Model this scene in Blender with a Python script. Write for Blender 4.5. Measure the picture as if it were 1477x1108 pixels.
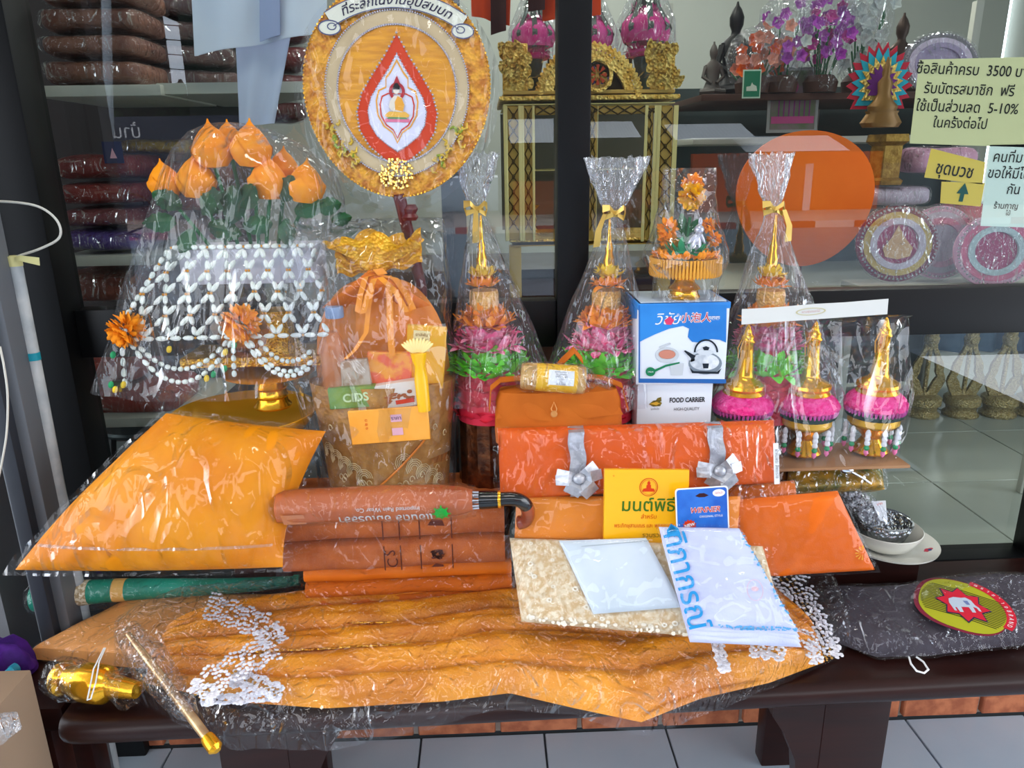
import bpy, bmesh, math, random
from mathutils import Vector as V, Matrix, noise
random.seed(7)
PI = math.pi; rnd = random.random; uni = random.uniform
SC = bpy.context.scene
COL = SC.collection
for o in list(bpy.data.objects): bpy.data.objects.remove(o)

# ------------------------------------------------------------------ camera, world, lights, exposure
H, F = 1.35, 1080.0
pitch, yaw, roll = math.radians(16.7), math.radians(1.8), math.radians(0.9)
CAM = V((0, 0, H))
fw = V((math.sin(yaw)*math.cos(pitch), math.cos(yaw)*math.cos(pitch), -math.sin(pitch)))
r0 = V((math.cos(yaw), -math.sin(yaw), 0)); u0 = r0.cross(fw)
rt = math.cos(roll)*r0 - math.sin(roll)*u0; up = rt.cross(fw)
cd = bpy.data.cameras.new('camera'); co = bpy.data.objects.new('camera', cd); COL.objects.link(co)
cd.sensor_width = 36; cd.lens = F/1477*36; cd.clip_start = .01; cd.clip_end = 200
co.matrix_world = Matrix(((rt.x, up.x, -fw.x, 0), (rt.y, up.y, -fw.y, 0), (rt.z, up.z, -fw.z, H), (0, 0, 0, 1)))
SC.camera = co

w = bpy.data.worlds.new('overcast_sky'); SC.world = w; w.use_nodes = True
nt = w.node_tree; nt.nodes.clear()
wo = nt.nodes.new('ShaderNodeOutputWorld'); bg = nt.nodes.new('ShaderNodeBackground')
tc = nt.nodes.new('ShaderNodeTexCoord'); ns = nt.nodes.new('ShaderNodeTexNoise'); cr = nt.nodes.new('ShaderNodeValToRGB')
ns.inputs['Scale'].default_value = 2.2; ns.inputs['Detail'].default_value = 4
cr.color_ramp.elements[0].color = (.68, .78, .92, 1); cr.color_ramp.elements[0].position = .35
cr.color_ramp.elements[1].color = (.98, .99, 1, 1); cr.color_ramp.elements[1].position = .65
nt.links.new(tc.outputs['Generated'], ns.inputs['Vector']); nt.links.new(ns.outputs['Fac'], cr.inputs['Fac'])
nt.links.new(cr.outputs['Color'], bg.inputs['Color']); nt.links.new(bg.outputs[0], wo.inputs[0])
bg.inputs['Strength'].default_value = 9.0

def area(name, loc, rot, size, power, col):
    l = bpy.data.lights.new(name, 'AREA'); l.shape = 'RECTANGLE'; l.size, l.size_y = size; l.energy = power; l.color = col
    o = bpy.data.objects.new(name, l); COL.objects.link(o); o.location = loc; o.rotation_euler = rot
    return o
area('shop_tube_or_fill_light', (-.3, 2.5, 2.82), (0, 0, 0), (1.2, .12), 30, (1, .96, .88))
area('shop_tube_or_fill_light', (1.3, 3.3, 2.82), (0, 0, 0), (1.2, .12), 45, (1, .97, .92))
area('shop_tube_or_fill_light', (.2, 4.0, 2.82), (0, 0, 0), (1.2, .12), 30, (1, .97, .92))
area('shop_tube_or_fill_light', (.4, 1.82, 2.82), (0, 0, 0), (1.8, .12), 14, (1, .97, .92))  # added fill close behind the glass to brighten the hanging garment
area('porch_fill_light', (.1, .55, 2.78), (0, 0, 0), (1.2, .12), 22, (1, .95, .88))  # added fill for the tops of the goods under the soffit

vs = SC.view_settings
SC.display_settings.display_device = 'sRGB'
vs.view_transform = 'Standard'; vs.look = 'None'; vs.gamma = 1; vs.use_curve_mapping = False; vs.exposure = -0.72
SC.cycles.transparent_max_bounces = 32; SC.cycles.max_bounces = 8
SC.cycles.glossy_bounces = 4; SC.cycles.diffuse_bounces = 3; SC.cycles.transmission_bounces = 6
SC.cycles.caustics_reflective = False; SC.cycles.caustics_refractive = False
SC.cycles.sample_clamp_indirect = 6

# ------------------------------------------------------------------ helpers
def ray(px, py): return fw + rt*((px-738.5)/F) - up*((py-554)/F)
def at(px, py, y):
    d = ray(px, py); return CAM + d*(y/d.y)
def onz(px, py, z):
    d = ray(px, py); return CAM + d*((z-H)/d.z)
def onpl(px, py, P0, N):
    d = ray(px, py); return CAM + d*((P0-CAM).dot(N)/d.dot(N))
def mpp(p): return (p-CAM).dot(fw)/F
def hexc(h):
    h = h.lstrip('#'); c = [int(h[i:i+2], 16)/255 for i in (0, 2, 4)]
    return tuple(((x+.055)/1.055)**2.4 if x > .04045 else x/12.92 for x in c)+(1,)

MATS = {}
def mat(name, col, rough=.6, metal=0, col2=None, ns=12, bump=0, bs=80, kind='noise', spec=.5, sheen=0, emit=0, trans=0, alpha=1, coat=0, stretch=None, contrast=.25, bd=.002):
    if name in MATS: return MATS[name]
    if metal == 0 and rough >= .5: spec = min(spec, .2)
    sheen = 0
    m = bpy.data.materials.new(name); m.use_nodes = True; MATS[name] = m
    t = m.node_tree; n = t.nodes; p = n['Principled BSDF']; L = t.links.new
    p.inputs['Base Color'].default_value = hexc(col); p.inputs['Roughness'].default_value = rough
    p.inputs['Metallic'].default_value = metal; p.inputs['Specular IOR Level'].default_value = spec
    p.inputs['Coat Weight'].default_value = coat; p.inputs['Transmission Weight'].default_value = trans
    p.inputs['Alpha'].default_value = alpha
    if sheen: p.inputs['Sheen Weight'].default_value = sheen
    if emit: p.inputs['Emission Color'].default_value = hexc(col); p.inputs['Emission Strength'].default_value = emit
    if col2 or bump:
        g = n.new('ShaderNodeNewGeometry'); mp = n.new('ShaderNodeMapping'); L(g.outputs['Position'], mp.inputs['Vector'])
        if stretch: mp.inputs['Scale'].default_value = stretch
    if col2:
        x = n.new('ShaderNodeTexNoise'); x.inputs['Scale'].default_value = ns; x.inputs['Detail'].default_value = 5
        L(mp.outputs[0], x.inputs['Vector'])
        r = n.new('ShaderNodeValToRGB'); r.color_ramp.elements[0].color = hexc(col); r.color_ramp.elements[1].color = hexc(col2)
        r.color_ramp.elements[0].position = .5-contrast/2; r.color_ramp.elements[1].position = .5+contrast/2
        L(x.outputs['Fac'], r.inputs['Fac']); L(r.outputs[0], p.inputs['Base Color'])
    if bump:
        if kind == 'weave':
            a = n.new('ShaderNodeTexWave'); b = n.new('ShaderNodeTexWave'); b.bands_direction = 'Z'
            for q in (a, b): q.inputs['Scale'].default_value = bs; L(mp.outputs[0], q.inputs['Vector'])
            s = n.new('ShaderNodeMath'); L(a.outputs['Fac'], s.inputs[0]); L(b.outputs['Fac'], s.inputs[1]); s.operation = 'ADD'; src = s.outputs[0]
        elif kind == 'voronoi':
            a = n.new('ShaderNodeTexVoronoi'); a.inputs['Scale'].default_value = bs; L(mp.outputs[0], a.inputs['Vector']); src = a.outputs['Distance']
        else:
            a = n.new('ShaderNodeTexNoise'); a.inputs['Scale'].default_value = bs; a.inputs['Detail'].default_value = 4; L(mp.outputs[0], a.inputs['Vector']); src = a.outputs['Fac']
        bp = n.new('ShaderNodeBump'); bp.inputs['Strength'].default_value = bump; bp.inputs['Distance'].default_value = bd
        L(src, bp.inputs['Height']); L(bp.outputs[0], p.inputs['Normal'])
    return m

def film(name, milk=.04, refl=1.0, bs=26, rough=.09, tint='#fbfcff', bump=.9, dist=.012, tintfac=1):
    """clear plastic: transparent with wrinkled fresnel reflections"""
    bs *= 1.25; rough *= .6; dist *= .7
    if name in MATS: return MATS[name]
    m = bpy.data.materials.new(name); m.use_nodes = True; MATS[name] = m
    t = m.node_tree; n = t.nodes; n.clear(); L = t.links.new
    out = n.new('ShaderNodeOutputMaterial'); tr = n.new('ShaderNodeBsdfTransparent'); gl = n.new('ShaderNodeBsdfGlossy')
    di = n.new('ShaderNodeBsdfTranslucent'); df = n.new('ShaderNodeBsdfDiffuse'); fr = n.new('ShaderNodeLayerWeight')
    tr.inputs[0].default_value = hexc(tint); gl.inputs['Roughness'].default_value = rough
    g = n.new('ShaderNodeNewGeometry')
    mpg = n.new('ShaderNodeMapping'); mpg.inputs['Rotation'].default_value = (.3, .5, .2); mpg.inputs['Scale'].default_value = (1, 1, .45); L(g.outputs['Position'], mpg.inputs['Vector'])
    def ridge(sc, k, dis):
        a = n.new('ShaderNodeTexNoise'); a.inputs['Scale'].default_value = sc; a.inputs['Detail'].default_value = 1.5; a.inputs['Distortion'].default_value = dis
        L(mpg.outputs[0], a.inputs['Vector'])
        x1 = n.new('ShaderNodeMath'); x1.operation = 'SUBTRACT'; x1.inputs[1].default_value = .5; L(a.outputs['Fac'], x1.inputs[0])
        x2 = n.new('ShaderNodeMath'); x2.operation = 'ABSOLUTE'; L(x1.outputs[0], x2.inputs[0])
        x3 = n.new('ShaderNodeMath'); x3.operation = 'MULTIPLY_ADD'; x3.inputs[1].default_value = -k; x3.inputs[2].default_value = 1; x3.use_clamp = True; L(x2.outputs[0], x3.inputs[0])
        return x3.outputs[0], a.outputs['Fac']
    r1, f1_ = ridge(bs*.45, 14, 1.2); r2, f2_ = ridge(bs*1.3, 9, .6)
    s = n.new('ShaderNodeMath'); s.operation = 'MULTIPLY_ADD'; s.inputs[1].default_value = .22; L(r2, s.inputs[0]); L(r1, s.inputs[2])
    s3 = n.new('ShaderNodeMath'); s3.operation = 'MULTIPLY_ADD'; s3.inputs[1].default_value = 1.6; L(f1_, s3.inputs[0]); L(s.outputs[0], s3.inputs[2]); s = s3
    b = n.new('ShaderNodeBump'); b.inputs['Strength'].default_value = bump; b.inputs['Distance'].default_value = dist
    L(s.outputs[0], b.inputs['Height']); L(b.outputs[0], gl.inputs['Normal']); L(b.outputs[0], fr.inputs['Normal'])
    fr.inputs['Blend'].default_value = .5
    pw_ = n.new('ShaderNodeMath'); pw_.operation = 'POWER'; pw_.inputs[1].default_value = 4; L(fr.outputs['Facing'], pw_.inputs[0])
    q = n.new('ShaderNodeMath'); q.operation = 'MULTIPLY_ADD'; q.use_clamp = True; q.inputs[1].default_value = .36*refl; q.inputs[2].default_value = .024*refl; L(pw_.outputs[0], q.inputs[0])
    ad = n.new('ShaderNodeMixShader'); ad.inputs[0].default_value = .5; L(di.outputs[0], ad.inputs[1]); L(df.outputs[0], ad.inputs[2])
    di.inputs[0].default_value = (.9, .92, .96, 1); df.inputs[0].default_value = (.9, .92, .96, 1)
    m1 = n.new('ShaderNodeMixShader'); m1.inputs[0].default_value = milk*.3; L(tr.outputs[0], m1.inputs[1]); L(ad.outputs[0], m1.inputs[2])
    m2 = n.new('ShaderNodeMixShader'); L(q.outputs[0], m2.inputs[0]); L(m1.outputs[0], m2.inputs[1]); L(gl.outputs[0], m2.inputs[2])
    L(m2.outputs[0], out.inputs[0]); return m

class Fr:
    """a flat frame: origin, right, up; pt(x,y,z) in metres"""
    def __init__(s, O, R, U):
        s.O = V(O); s.R = V(R).normalized(); s.U = (V(U)-V(U).dot(s.R)*s.R).normalized(); s.N = s.R.cross(s.U)
    def pt(s, x, y, z=0): return s.O+s.R*x+s.U*y+s.N*z
    def m3(s): return Matrix((s.R, s.U, s.N)).transposed()

class B:
    def __init__(s): s.v = []; s.f = []
    def add(s, vs, fs):
        k = len(s.v); s.v += [V(p) for p in vs]; s.f += [tuple(i+k for i in f) for f in fs]; return s
    def box(s, c, size, R=None):
        c = V(c); h = [x/2 for x in size]; R = R or Matrix.Identity(3)
        vs = [c+R@V((x*h[0], y*h[1], z*h[2])) for x in (-1, 1) for y in (-1, 1) for z in (-1, 1)]
        return s.add(vs, [(0, 1, 3, 2), (4, 6, 7, 5), (0, 4, 5, 1), (2, 3, 7, 6), (0, 2, 6, 4), (1, 5, 7, 3)])
    def rbox(s, c, size, r=.004, seg=2, R=None):
        bm = bmesh.new(); bmesh.ops.create_cube(bm, size=1)
        for v in bm.verts: v.co = V((v.co.x*size[0], v.co.y*size[1], v.co.z*size[2]))
        bmesh.ops.bevel(bm, geom=list(bm.edges), offset=r, segments=seg, affect='EDGES', profile=.6)
        bm.verts.index_update(); R = R or Matrix.Identity(3); c = V(c)
        s.add([c+R@v.co for v in bm.verts], [tuple(v.index for v in f.verts) for f in bm.faces]); bm.free(); return s
    def grid(s, fn, nu, nv, wu=False, wv=False):
        ru = nu if wu else nu+1; rv = nv if wv else nv+1
        vs = [fn(i/nu, j/nv) for j in range(rv) for i in range(ru)]
        fs = [(j*ru+i, j*ru+(i+1) % ru, ((j+1) % rv)*ru+(i+1) % ru, ((j+1) % rv)*ru+i) for j in range(nv) for i in range(nu)]
        return s.add(vs, fs)
    def lathe(s, prof, c=(0, 0, 0), seg=32, R=None, pleat=0, pa=0, amp=0, fq=8, seed=0, cap=True, sq=0):
        """prof: (r,z) or (rx,ry,z) or (rx,ry,z,ox,oy); pleat lobes of relative depth pa; amp noise"""
        c = V(c); R = R or Matrix.Identity(3); P = []
        for p in prof:
            if len(p) == 2: P.append((p[0], p[0], p[1], 0, 0))
            elif len(p) == 3: P.append((p[0], p[1], p[2], 0, 0))
            else: P.append(p)
        vs = []
        for k, (rx, ry, z, ox, oy) in enumerate(P):
            for i in range(seg):
                a = 2*PI*i/seg; ca, sa = math.cos(a), math.sin(a)
                if sq:
                    q = (abs(ca)**sq+abs(sa)**sq)**(-1/sq); ca *= q; sa *= q
                m = 1+(pa*math.cos(pleat*a+noise.noise(V((z*9, seed, 0)))*2) if pleat else 0)
                q = V((rx*m*ca+ox, ry*m*sa+oy, z))
                if amp:
                    d = noise.noise(q*fq+V((seed*3.1, 0, 0)))+.5*noise.noise(q*fq*2.7+V((0, seed, 5)))
                    q += V((ca, sa, .4*noise.noise(q*fq+V((9, 9, seed)))))*amp*d
                vs.append(c+R@q)
        n = len(P)
        fs = [(k*seg+i, k*seg+(i+1) % seg, (k+1)*seg+(i+1) % seg, (k+1)*seg+i) for k in range(n-1) for i in range(seg)]
        if cap:
            if P[0][0] > 1e-5: fs.append(tuple(range(seg-1, -1, -1)))
            if P[-1][0] > 1e-5: fs.append(tuple((n-1)*seg+i for i in range(seg)))
        return s.add(vs, fs)
    def ell(s, c, r, R=None, seg=12, rings=6):
        if not hasattr(r, '__len__'): r = (r, r, r)
        pr = [(max(1e-6, math.sin(PI*i/rings)*r[0]), max(1e-6, math.sin(PI*i/rings)*r[1]), -math.cos(PI*i/rings)*r[2]) for i in range(rings+1)]
        return s.lathe(pr, c, seg, R, cap=False)
    def tube(s, pts, r, seg=8, cap=True, flat=1):
        pts = [V(p) for p in pts]; n = len(pts); rs = r if hasattr(r, '__len__') else [r]*n
        vs = []; T0 = None
        for i, p in enumerate(pts):
            T = (pts[min(i+1, n-1)]-pts[max(i-1, 0)]).normalized()
            if T0 is None: A = T.orthogonal().normalized()
            else: A = (A-A.dot(T)*T).normalized()
            T0 = T; Bn = T.cross(A)
            for k in range(seg):
                a = 2*PI*k/seg; vs.append(p+(A*math.cos(a)+Bn*math.sin(a)*flat)*rs[i])
        fs = [(i*seg+k, i*seg+(k+1) % seg, (i+1)*seg+(k+1) % seg, (i+1)*seg+k) for i in range(n-1) for k in range(seg)]
        if cap: fs += [tuple(range(seg-1, -1, -1)), tuple((n-1)*seg+k for k in range(seg))]
        return s.add(vs, fs)
    def band(s, pts, wdir, w, th=.0008):
        """ribbon along pts, width along wdir (vector or list)"""
        pts = [V(p) for p in pts]; n = len(pts); vs = []
        for i, p in enumerate(pts):
            W = V(wdir[i] if isinstance(wdir, list) else wdir).normalized(); T = (pts[min(i+1, n-1)]-pts[max(i-1, 0)]).normalized()
            N = T.cross(W).normalized()*th/2; ww = w[i] if hasattr(w, '__len__') else w
            vs += [p-W*ww/2-N, p+W*ww/2-N, p+W*ww/2+N, p-W*ww/2+N]
        fs = [(i*4+k, i*4+(k+1) % 4, i*4+4+(k+1) % 4, i*4+4+k) for i in range(n-1) for k in range(4)]
        fs += [(0, 3, 2, 1), tuple((n-1)*4+k for k in range(4))]
        return s.add(vs, fs)
    def poly(s, pts, fr, off=0, th=.0006):
        n = len(pts); a = [fr.pt(x, y, off) for x, y in pts]; b = [fr.pt(x, y, off+th) for x, y in pts]
        return s.add(a+b, [tuple(range(n-1, -1, -1)), tuple(range(n, 2*n))]+[(i, (i+1) % n, n+(i+1) % n, n+i) for i in range(n)])
    def ring(s, p_out, p_in, fr, off=0, th=.0006):
        n = len(p_out); vs = [fr.pt(x, y, off+th) for x, y in p_out]+[fr.pt(x, y, off+th) for x, y in p_in]+[fr.pt(x, y, off) for x, y in p_out]+[fr.pt(x, y, off) for x, y in p_in]
        fs = []
        for i in range(n):
            j = (i+1) % n
            fs += [(i, n+i, n+j, j), (2*n+i, i, j, 2*n+j), (n+i, 3*n+i, 3*n+j, n+j)]
        return s.add(vs, fs)
    def slab(s, P, t, nu=40, nv=26, p=6, amp=.003, fq=14, seed=0, pw=.4, wob=.0, back=.15, fold=None):
        """soft package: P = 4 corners (bl, br, tr, tl) or function(u,v); thickness t towards the viewer side"""
        fn = P if callable(P) else quad(P); N = nrm(fn)
        def f(side):
            def g(u, v):
                e = (max(0, 1-abs(2*u-1)**p)*max(0, 1-abs(2*v-1)**p))**pw
                q = fn(u, v)
                nz = noise.noise(q*fq+V((seed, 0, 0)))+.5*noise.noise(q*fq*2.3+V((0, seed, 0)))
                if wob:
                    q = fn(u+wob*noise.noise(V((v*5, u*2, seed))), v+wob*noise.noise(V((u*5, seed, v*2))))
                h = t*e+amp*nz*min(1, e*2)
                if fold: h += fold(u, v)*min(1, e*2)
                return q+N*(h if side else -back*t*e)
            return g
        k = len(s.v); s.grid(f(1), nu, nv); m = len(s.v); s.grid(f(0), nu, nv)
        b = [tuple(reversed(x)) for x in s.f[-nu*nv:]]; s.f[-nu*nv:] = b
        return s
    def sheet(s, P, t, m=.06, nu=60, nv=36, p=6, amp=.004, fq=22, seed=0, pw=.35, flap=.012, sag=0):
        """crinkled film lying over a slab with a loose margin m"""
        fn = P if callable(P) else quad(P); N = nrm(fn)
        def g(a, b):
            u = -m+a*(1+2*m); v = -m+b*(1+2*m)
            uu = min(1, max(0, u)); vv = min(1, max(0, v))
            e = (max(0, 1-abs(2*uu-1)**p)*max(0, 1-abs(2*vv-1)**p))**pw
            q = fn(u+.012*noise.noise(V((v*6, u*3, seed))), v+.012*noise.noise(V((u*6, seed, v*3))))
            n1 = 1-abs(noise.noise(q*fq+V((seed, 3, 0))))*2
            n2 = noise.noise(q*fq*2.1+V((0, seed, 7)))
            out = 1-min(1, e*3)
            h = t*e+.0015+amp*max(-.25, n1*.6+n2*.5)+flap*out*abs(noise.noise(q*fq*.7+V((5, seed, 0))))
            return q+N*h+V((0, 0, -sag*out))
        return s.grid(g, nu, nv)
    def obj(s, name, m, parent=None, sharp=.7, flat=False):
        me = bpy.data.meshes.new(name); off = offs(parent)
        me.from_pydata([p-off for p in s.v], [], s.f); me.update()
        if not flat:
            me.shade_smooth(); me.set_sharp_from_angle(angle=sharp)
        if m: me.materials.append(m)
        o = bpy.data.objects.new(name, me); COL.objects.link(o); o.parent = parent
        return o

def quad(c):
    c = [V(x) for x in c]
    return lambda u, v: (c[0]*(1-u)+c[1]*u)*(1-v)+(c[3]*(1-u)+c[2]*u)*v
def nrm(fn):
    N = (fn(.6, .5)-fn(.4, .5)).cross(fn(.5, .6)-fn(.5, .4)).normalized()
    return N if N.dot(CAM-fn(.5, .5)) > 0 else -N
def frq(c):
    """frame on a quad, origin at its centre"""
    c = [V(x) for x in c]
    return Fr(sum(c, V((0, 0, 0)))/4, c[1]-c[0], c[3]-c[0])
def offs(o):
    v = V((0, 0, 0))
    while o: v += o.location; o = o.parent
    return v
def tag(o, label, cat, group=None, kind=None):
    o['label'] = label
    if cat: o['category'] = cat
    if group: o['group'] = group
    if kind: o['kind'] = kind
    return o
def thing(name, label, cat, loc, group=None):
    o = bpy.data.objects.new(name, None); o.empty_display_size = .02; COL.objects.link(o); o.location = loc
    return tag(o, label, cat, group)
def struct(o): o['kind'] = 'structure'; return o
def stuff(o): o['kind'] = 'stuff'; return o
def copy_tree(o, parent=None, loc=None, label=None, rot=None):
    c = o.copy(); COL.objects.link(c); c.parent = parent
    if loc is not None: c.location = loc
    if rot is not None: c.rotation_euler = rot
    if label: c['label'] = label
    for ch in list(o.children): copy_tree(ch, c)
    return c
def rotz(a): return Matrix.Rotation(a, 3, 'Z')

def text(body, fr, size, x, y, off, m, parent, align='CENTER', fn=None, bold=0, rot=0, sx=1, name='lettering', th=.0004, shear=0):
    c = bpy.data.curves.new('lettering', 'FONT'); c.body = body; c.size = size; c.align_x = align; c.align_y = 'CENTER'; c.offset = bold*size; c.resolution_u = 3; c.shear = shear
    o = bpy.data.objects.new('tmp', c); COL.objects.link(o)
    me = bpy.data.meshes.new_from_object(o.evaluated_get(bpy.context.evaluated_depsgraph_get()))
    bpy.data.objects.remove(o); bpy.data.curves.remove(c)
    cr_, sr = math.cos(rot), math.sin(rot); of = offs(parent)
    for v in me.vertices:
        a, b = v.co.x*sx, v.co.y
        a, b = a*cr_-b*sr, a*sr+b*cr_
        q = fn(a, b) if fn else fr.pt(x+a, y+b, off+th)
        v.co = q-of
    me.name = name; me.materials.clear(); me.materials.append(m)
    t = bpy.data.objects.new(name, me); COL.objects.link(t); t.parent = parent
    return t

def circ(rx, ry=None, n=48, cx=0, cy=0, a0=0):
    ry = rx if ry is None else ry
    return [(cx+rx*math.cos(a0+2*PI*i/n), cy+ry*math.sin(a0+2*PI*i/n)) for i in range(n)]
def petal(b, c, d, upv, ln, wd, cup=.3, curl=.4):
    """one cupped petal from c along d"""
    d = V(d).normalized(); s_ = d.cross(V(upv)).normalized(); n_ = s_.cross(d).normalized()
    def g(u, v):
        x = (u-.5)*wd*math.sin(PI*min(.97, v*.78+.15)); return V(c)+d*ln*v+s_*x+n_*(ln*curl*v*v+cup*abs(u-.5)*2*abs(x))
    b.grid(g, 2, 3)
def petal_ring(b, c, r, n, ln, wd, lay=2, tilt=.2, R=None):
    R = R or Matrix.Identity(3)
    for l in range(lay):
        for i in range(n):
            a = 2*PI*(i+.5*l+uni(-.2, .2))/n; d = V((math.cos(a), math.sin(a), tilt+uni(-.5, .5)+l*.4))
            petal(b, V(c)+R@V((math.cos(a)*r*(1-.12*l), math.sin(a)*r*(1-.12*l), ln*.12*l)), R@d, R@V((0, 0, 1)), ln*uni(.75, 1.15), wd*uni(.7, 1.1), .35, uni(-.3, .8))
def ball_flower(b, c, r, n=60, ax=None):
    for i in range(n):
        z = 1-2*(i+.5)/n; a = i*2.39996; q = math.sqrt(1-z*z); d = V((q*math.cos(a), q*math.sin(a), z))
        petal(b, V(c)+d*r*.45, d+V((uni(-.3, .3), uni(-.3, .3), uni(-.3, .3))), d.orthogonal(), r*.65, r*.5, .4, uni(-.3, .5))

# materials
GOLD = mat('polished gold', '#f0aa22', .2, .8, '#fabc38', 30, .25, 60)
GOLDR = mat('embossed gold', '#d99a22', .28, 1, '#f0bb4a', 60, .9, 220, 'voronoi', bd=.004)
GOLDP = mat('pale gold leaf', '#c9a04a', .35, .85, '#e6c878', 40, .9, 150, 'voronoi', bd=.004)
WHITE = mat('white card', '#e9ebee', .5)
PAPER = mat('printed white carton', '#dfe5ee', .45, coat=.2)
BLACK = mat('black lacquer metal frame', '#050608', .42, 0, spec=.3)
SILV = mat('silver ribbon', '#9fa1aa', .35, .5, '#bfc1c9', 60, .5, 120)
FILM = film('clear film wrap')
FILM_C = film('crackly cellophane', milk=.08, refl=1.8, bs=34, bump=1, dist=.016)
FILM_S = film('smooth clear bag', milk=.03, refl=1.0, bs=12, bump=.6, dist=.01, rough=.05)
FILM_M = film('milky cellophane flare', milk=.6, refl=2.6, bs=60, bump=1, dist=.01)

# ================================================================== THE SETTING
GY = 1.56                                             # plane of the shop glass
TILE = mat('blue white porch tile', '#b4c0cc', .25, col2='#9fb0c0', ns=3, contrast=.6)
GROUT = mat('dark tile joint', '#454b50', .8)
ITILE = mat('pale green grey shop tile', '#b9bfb4', .16, col2='#a6ada4', ns=2, contrast=.6)
DWOOD = mat('dark varnished bench wood', '#2c120e', .35, col2='#1a0a09', ns=6, stretch=(1, 9, 9), coat=0, spec=.28, contrast=.6)
BRICK = mat('orange brick', '#b8704e', .8, col2='#95553c', ns=30, bump=.4, bs=90)
MORT = mat('pale mortar', '#a79b90', .9)
WALLI = mat('pale grey green shop wall', '#a9ada6', .7)
GREYP = mat('blue grey painted metal', '#5c6470', .5, .2)

fl = struct(B().box((0, -.3, -.03), (6, 3.7, .05)).obj('floor', GROUT))
sx = onz(785, 1061, 0).x
for i in range(-5, 6):
    for j in range(7):
        B().rbox((sx+.15+.3*i, 1.36-.3*j, -.004), (.2955, .2955, .012), .0015, 1).obj('tile', TILE, fl)
# brick wall under the window
wf = struct(B().box((0, 1.575, .19), (4.4, .1, .38)).obj('wall_front', MORT))
for r in range(6):
    for i in range(22):
        x = -2.1+.2*i+(.1 if r % 2 else 0)
        B().rbox((x, 1.524, .033+.062*r), (.188, .03, .052), .003, 1).obj('brick', BRICK, wf)
fi = struct(B().box((.6, 3.1, .355), (4.8, 3.0, .04)).obj('floor_inner', GROUT))
for i in range(6):
    for j in range(7):
        B().rbox((.3+.42*i, 1.86+.42*j, .375), (.416, .416, .012), .0015, 1).obj('tile', ITILE, fi)
struct(B().box((.6, 4.62, 1.6), (4.8, .08, 2.5)).obj('wall_back', WALLI))
struct(B().box((-1.85, 3.1, 1.6), (.08, 3.1, 2.5)).obj('wall_inner_left', WALLI))
struct(B().box((3.1, 3.1, 1.6), (.08, 3.1, 2.5)).obj('wall_inner_right', WALLI))
struct(B().box((.6, 3.1, 2.88), (4.9, 3.1, .06)).obj('ceiling', mat('shop ceiling', '#c9ccc8', .8)))
struct(B().box((.3, -.45, 2.93), (8, 4.0, .06)).obj('ceiling_porch_blocker', mat('light blocking soffit', '#a9a7a2', .8)))  # unseen roof, added and deepened so daylight comes in low from the street
struct(B().box((.3, 1.58, 2.75), (5, .1, .4)).obj('wall_front_upper', WALLI))

# window frame and glass
def glassmat():
    m = bpy.data.materials.new('shop window glass'); m.use_nodes = True; n = m.node_tree.nodes; L = m.node_tree.links.new; n.clear()
    o = n.new('ShaderNodeOutputMaterial'); t = n.new('ShaderNodeBsdfTransparent'); g = n.new('ShaderNodeBsdfGlossy'); x = n.new('ShaderNodeMixShader'); f = n.new('ShaderNodeLayerWeight'); f.inputs['Blend'].default_value = .5; pw = n.new('ShaderNodeMath'); pw.operation = 'POWER'; pw.inputs[1].default_value = 5; L(f.outputs['Facing'], pw.inputs[0])
    t.inputs[0].default_value = (.82, .88, .86, 1); g.inputs['Roughness'].default_value = .0
    q = n.new('ShaderNodeMath'); q.operation = 'MULTIPLY_ADD'; q.inputs[1].default_value = .9; q.inputs[2].default_value = .085; q.use_clamp = True
    L(pw.outputs[0], q.inputs[0]); L(q.outputs[0], x.inputs[0]); L(t.outputs[0], x.inputs[1]); L(g.outputs[0], x.inputs[2]); L(x.outputs[0], o.inputs[0]); return m
GLASS = glassmat()
XL, XP0, XP1, XR = -.84, .143, .207, 1.25
def pane(name, x0, x1, z0, z1, ev=None):
    wn = struct(B().add([(x0, GY, z0), (x1, GY, z0), (x1, GY, z1), (x0, GY, z1)], [(0, 1, 2, 3)]).obj(name, GLASS))
pane('window_1', XL, XP0, 1.07, 2.6); pane('window_2', XP1, 1.9, 1.07, 2.6)
pane('window_3', XL, XP0, .44, .98); pane('window_4', XP1, XR, .44, .98)
struct(B().rbox(((XP0+XP1)/2, 1.545, 1.5), (XP1-XP0, .06, 2.24), .004).obj('trim_1', BLACK))
struct(B().rbox(((XL+XP0)/2, 1.55, 1.02), (XP0-XL, .045, .1), .004).obj('trim_2', BLACK))
struct(B().rbox(((1.9+XP1)/2, 1.55, 1.028), (1.9-XP1, .045, .1), .004).obj('trim_3', BLACK))
struct(B().rbox(((XL+XP0)/2, 1.55, .41), (XP0-XL, .07, .065), .004).obj('trim_4', BLACK))
struct(B().rbox(((1.9+XP1)/2, 1.55, .41), (1.9-XP1, .07, .065), .004).obj('trim_5', BLACK))
struct(B().rbox((1.31, 1.545, .7), (.12, .06, .56), .004).obj('trim_6', BLACK))
struct(B().rbox((-.91, 1.53, 1.3), (.14, .09, 2.7), .004).obj('trim_7', BLACK))
# inner grey upright behind the fan handle
struct(B().box((at(655, 300, 1.62).x, 1.62, 1.5), (.05, .03, 2.2)).obj('trim_8', GREYP))
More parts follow.
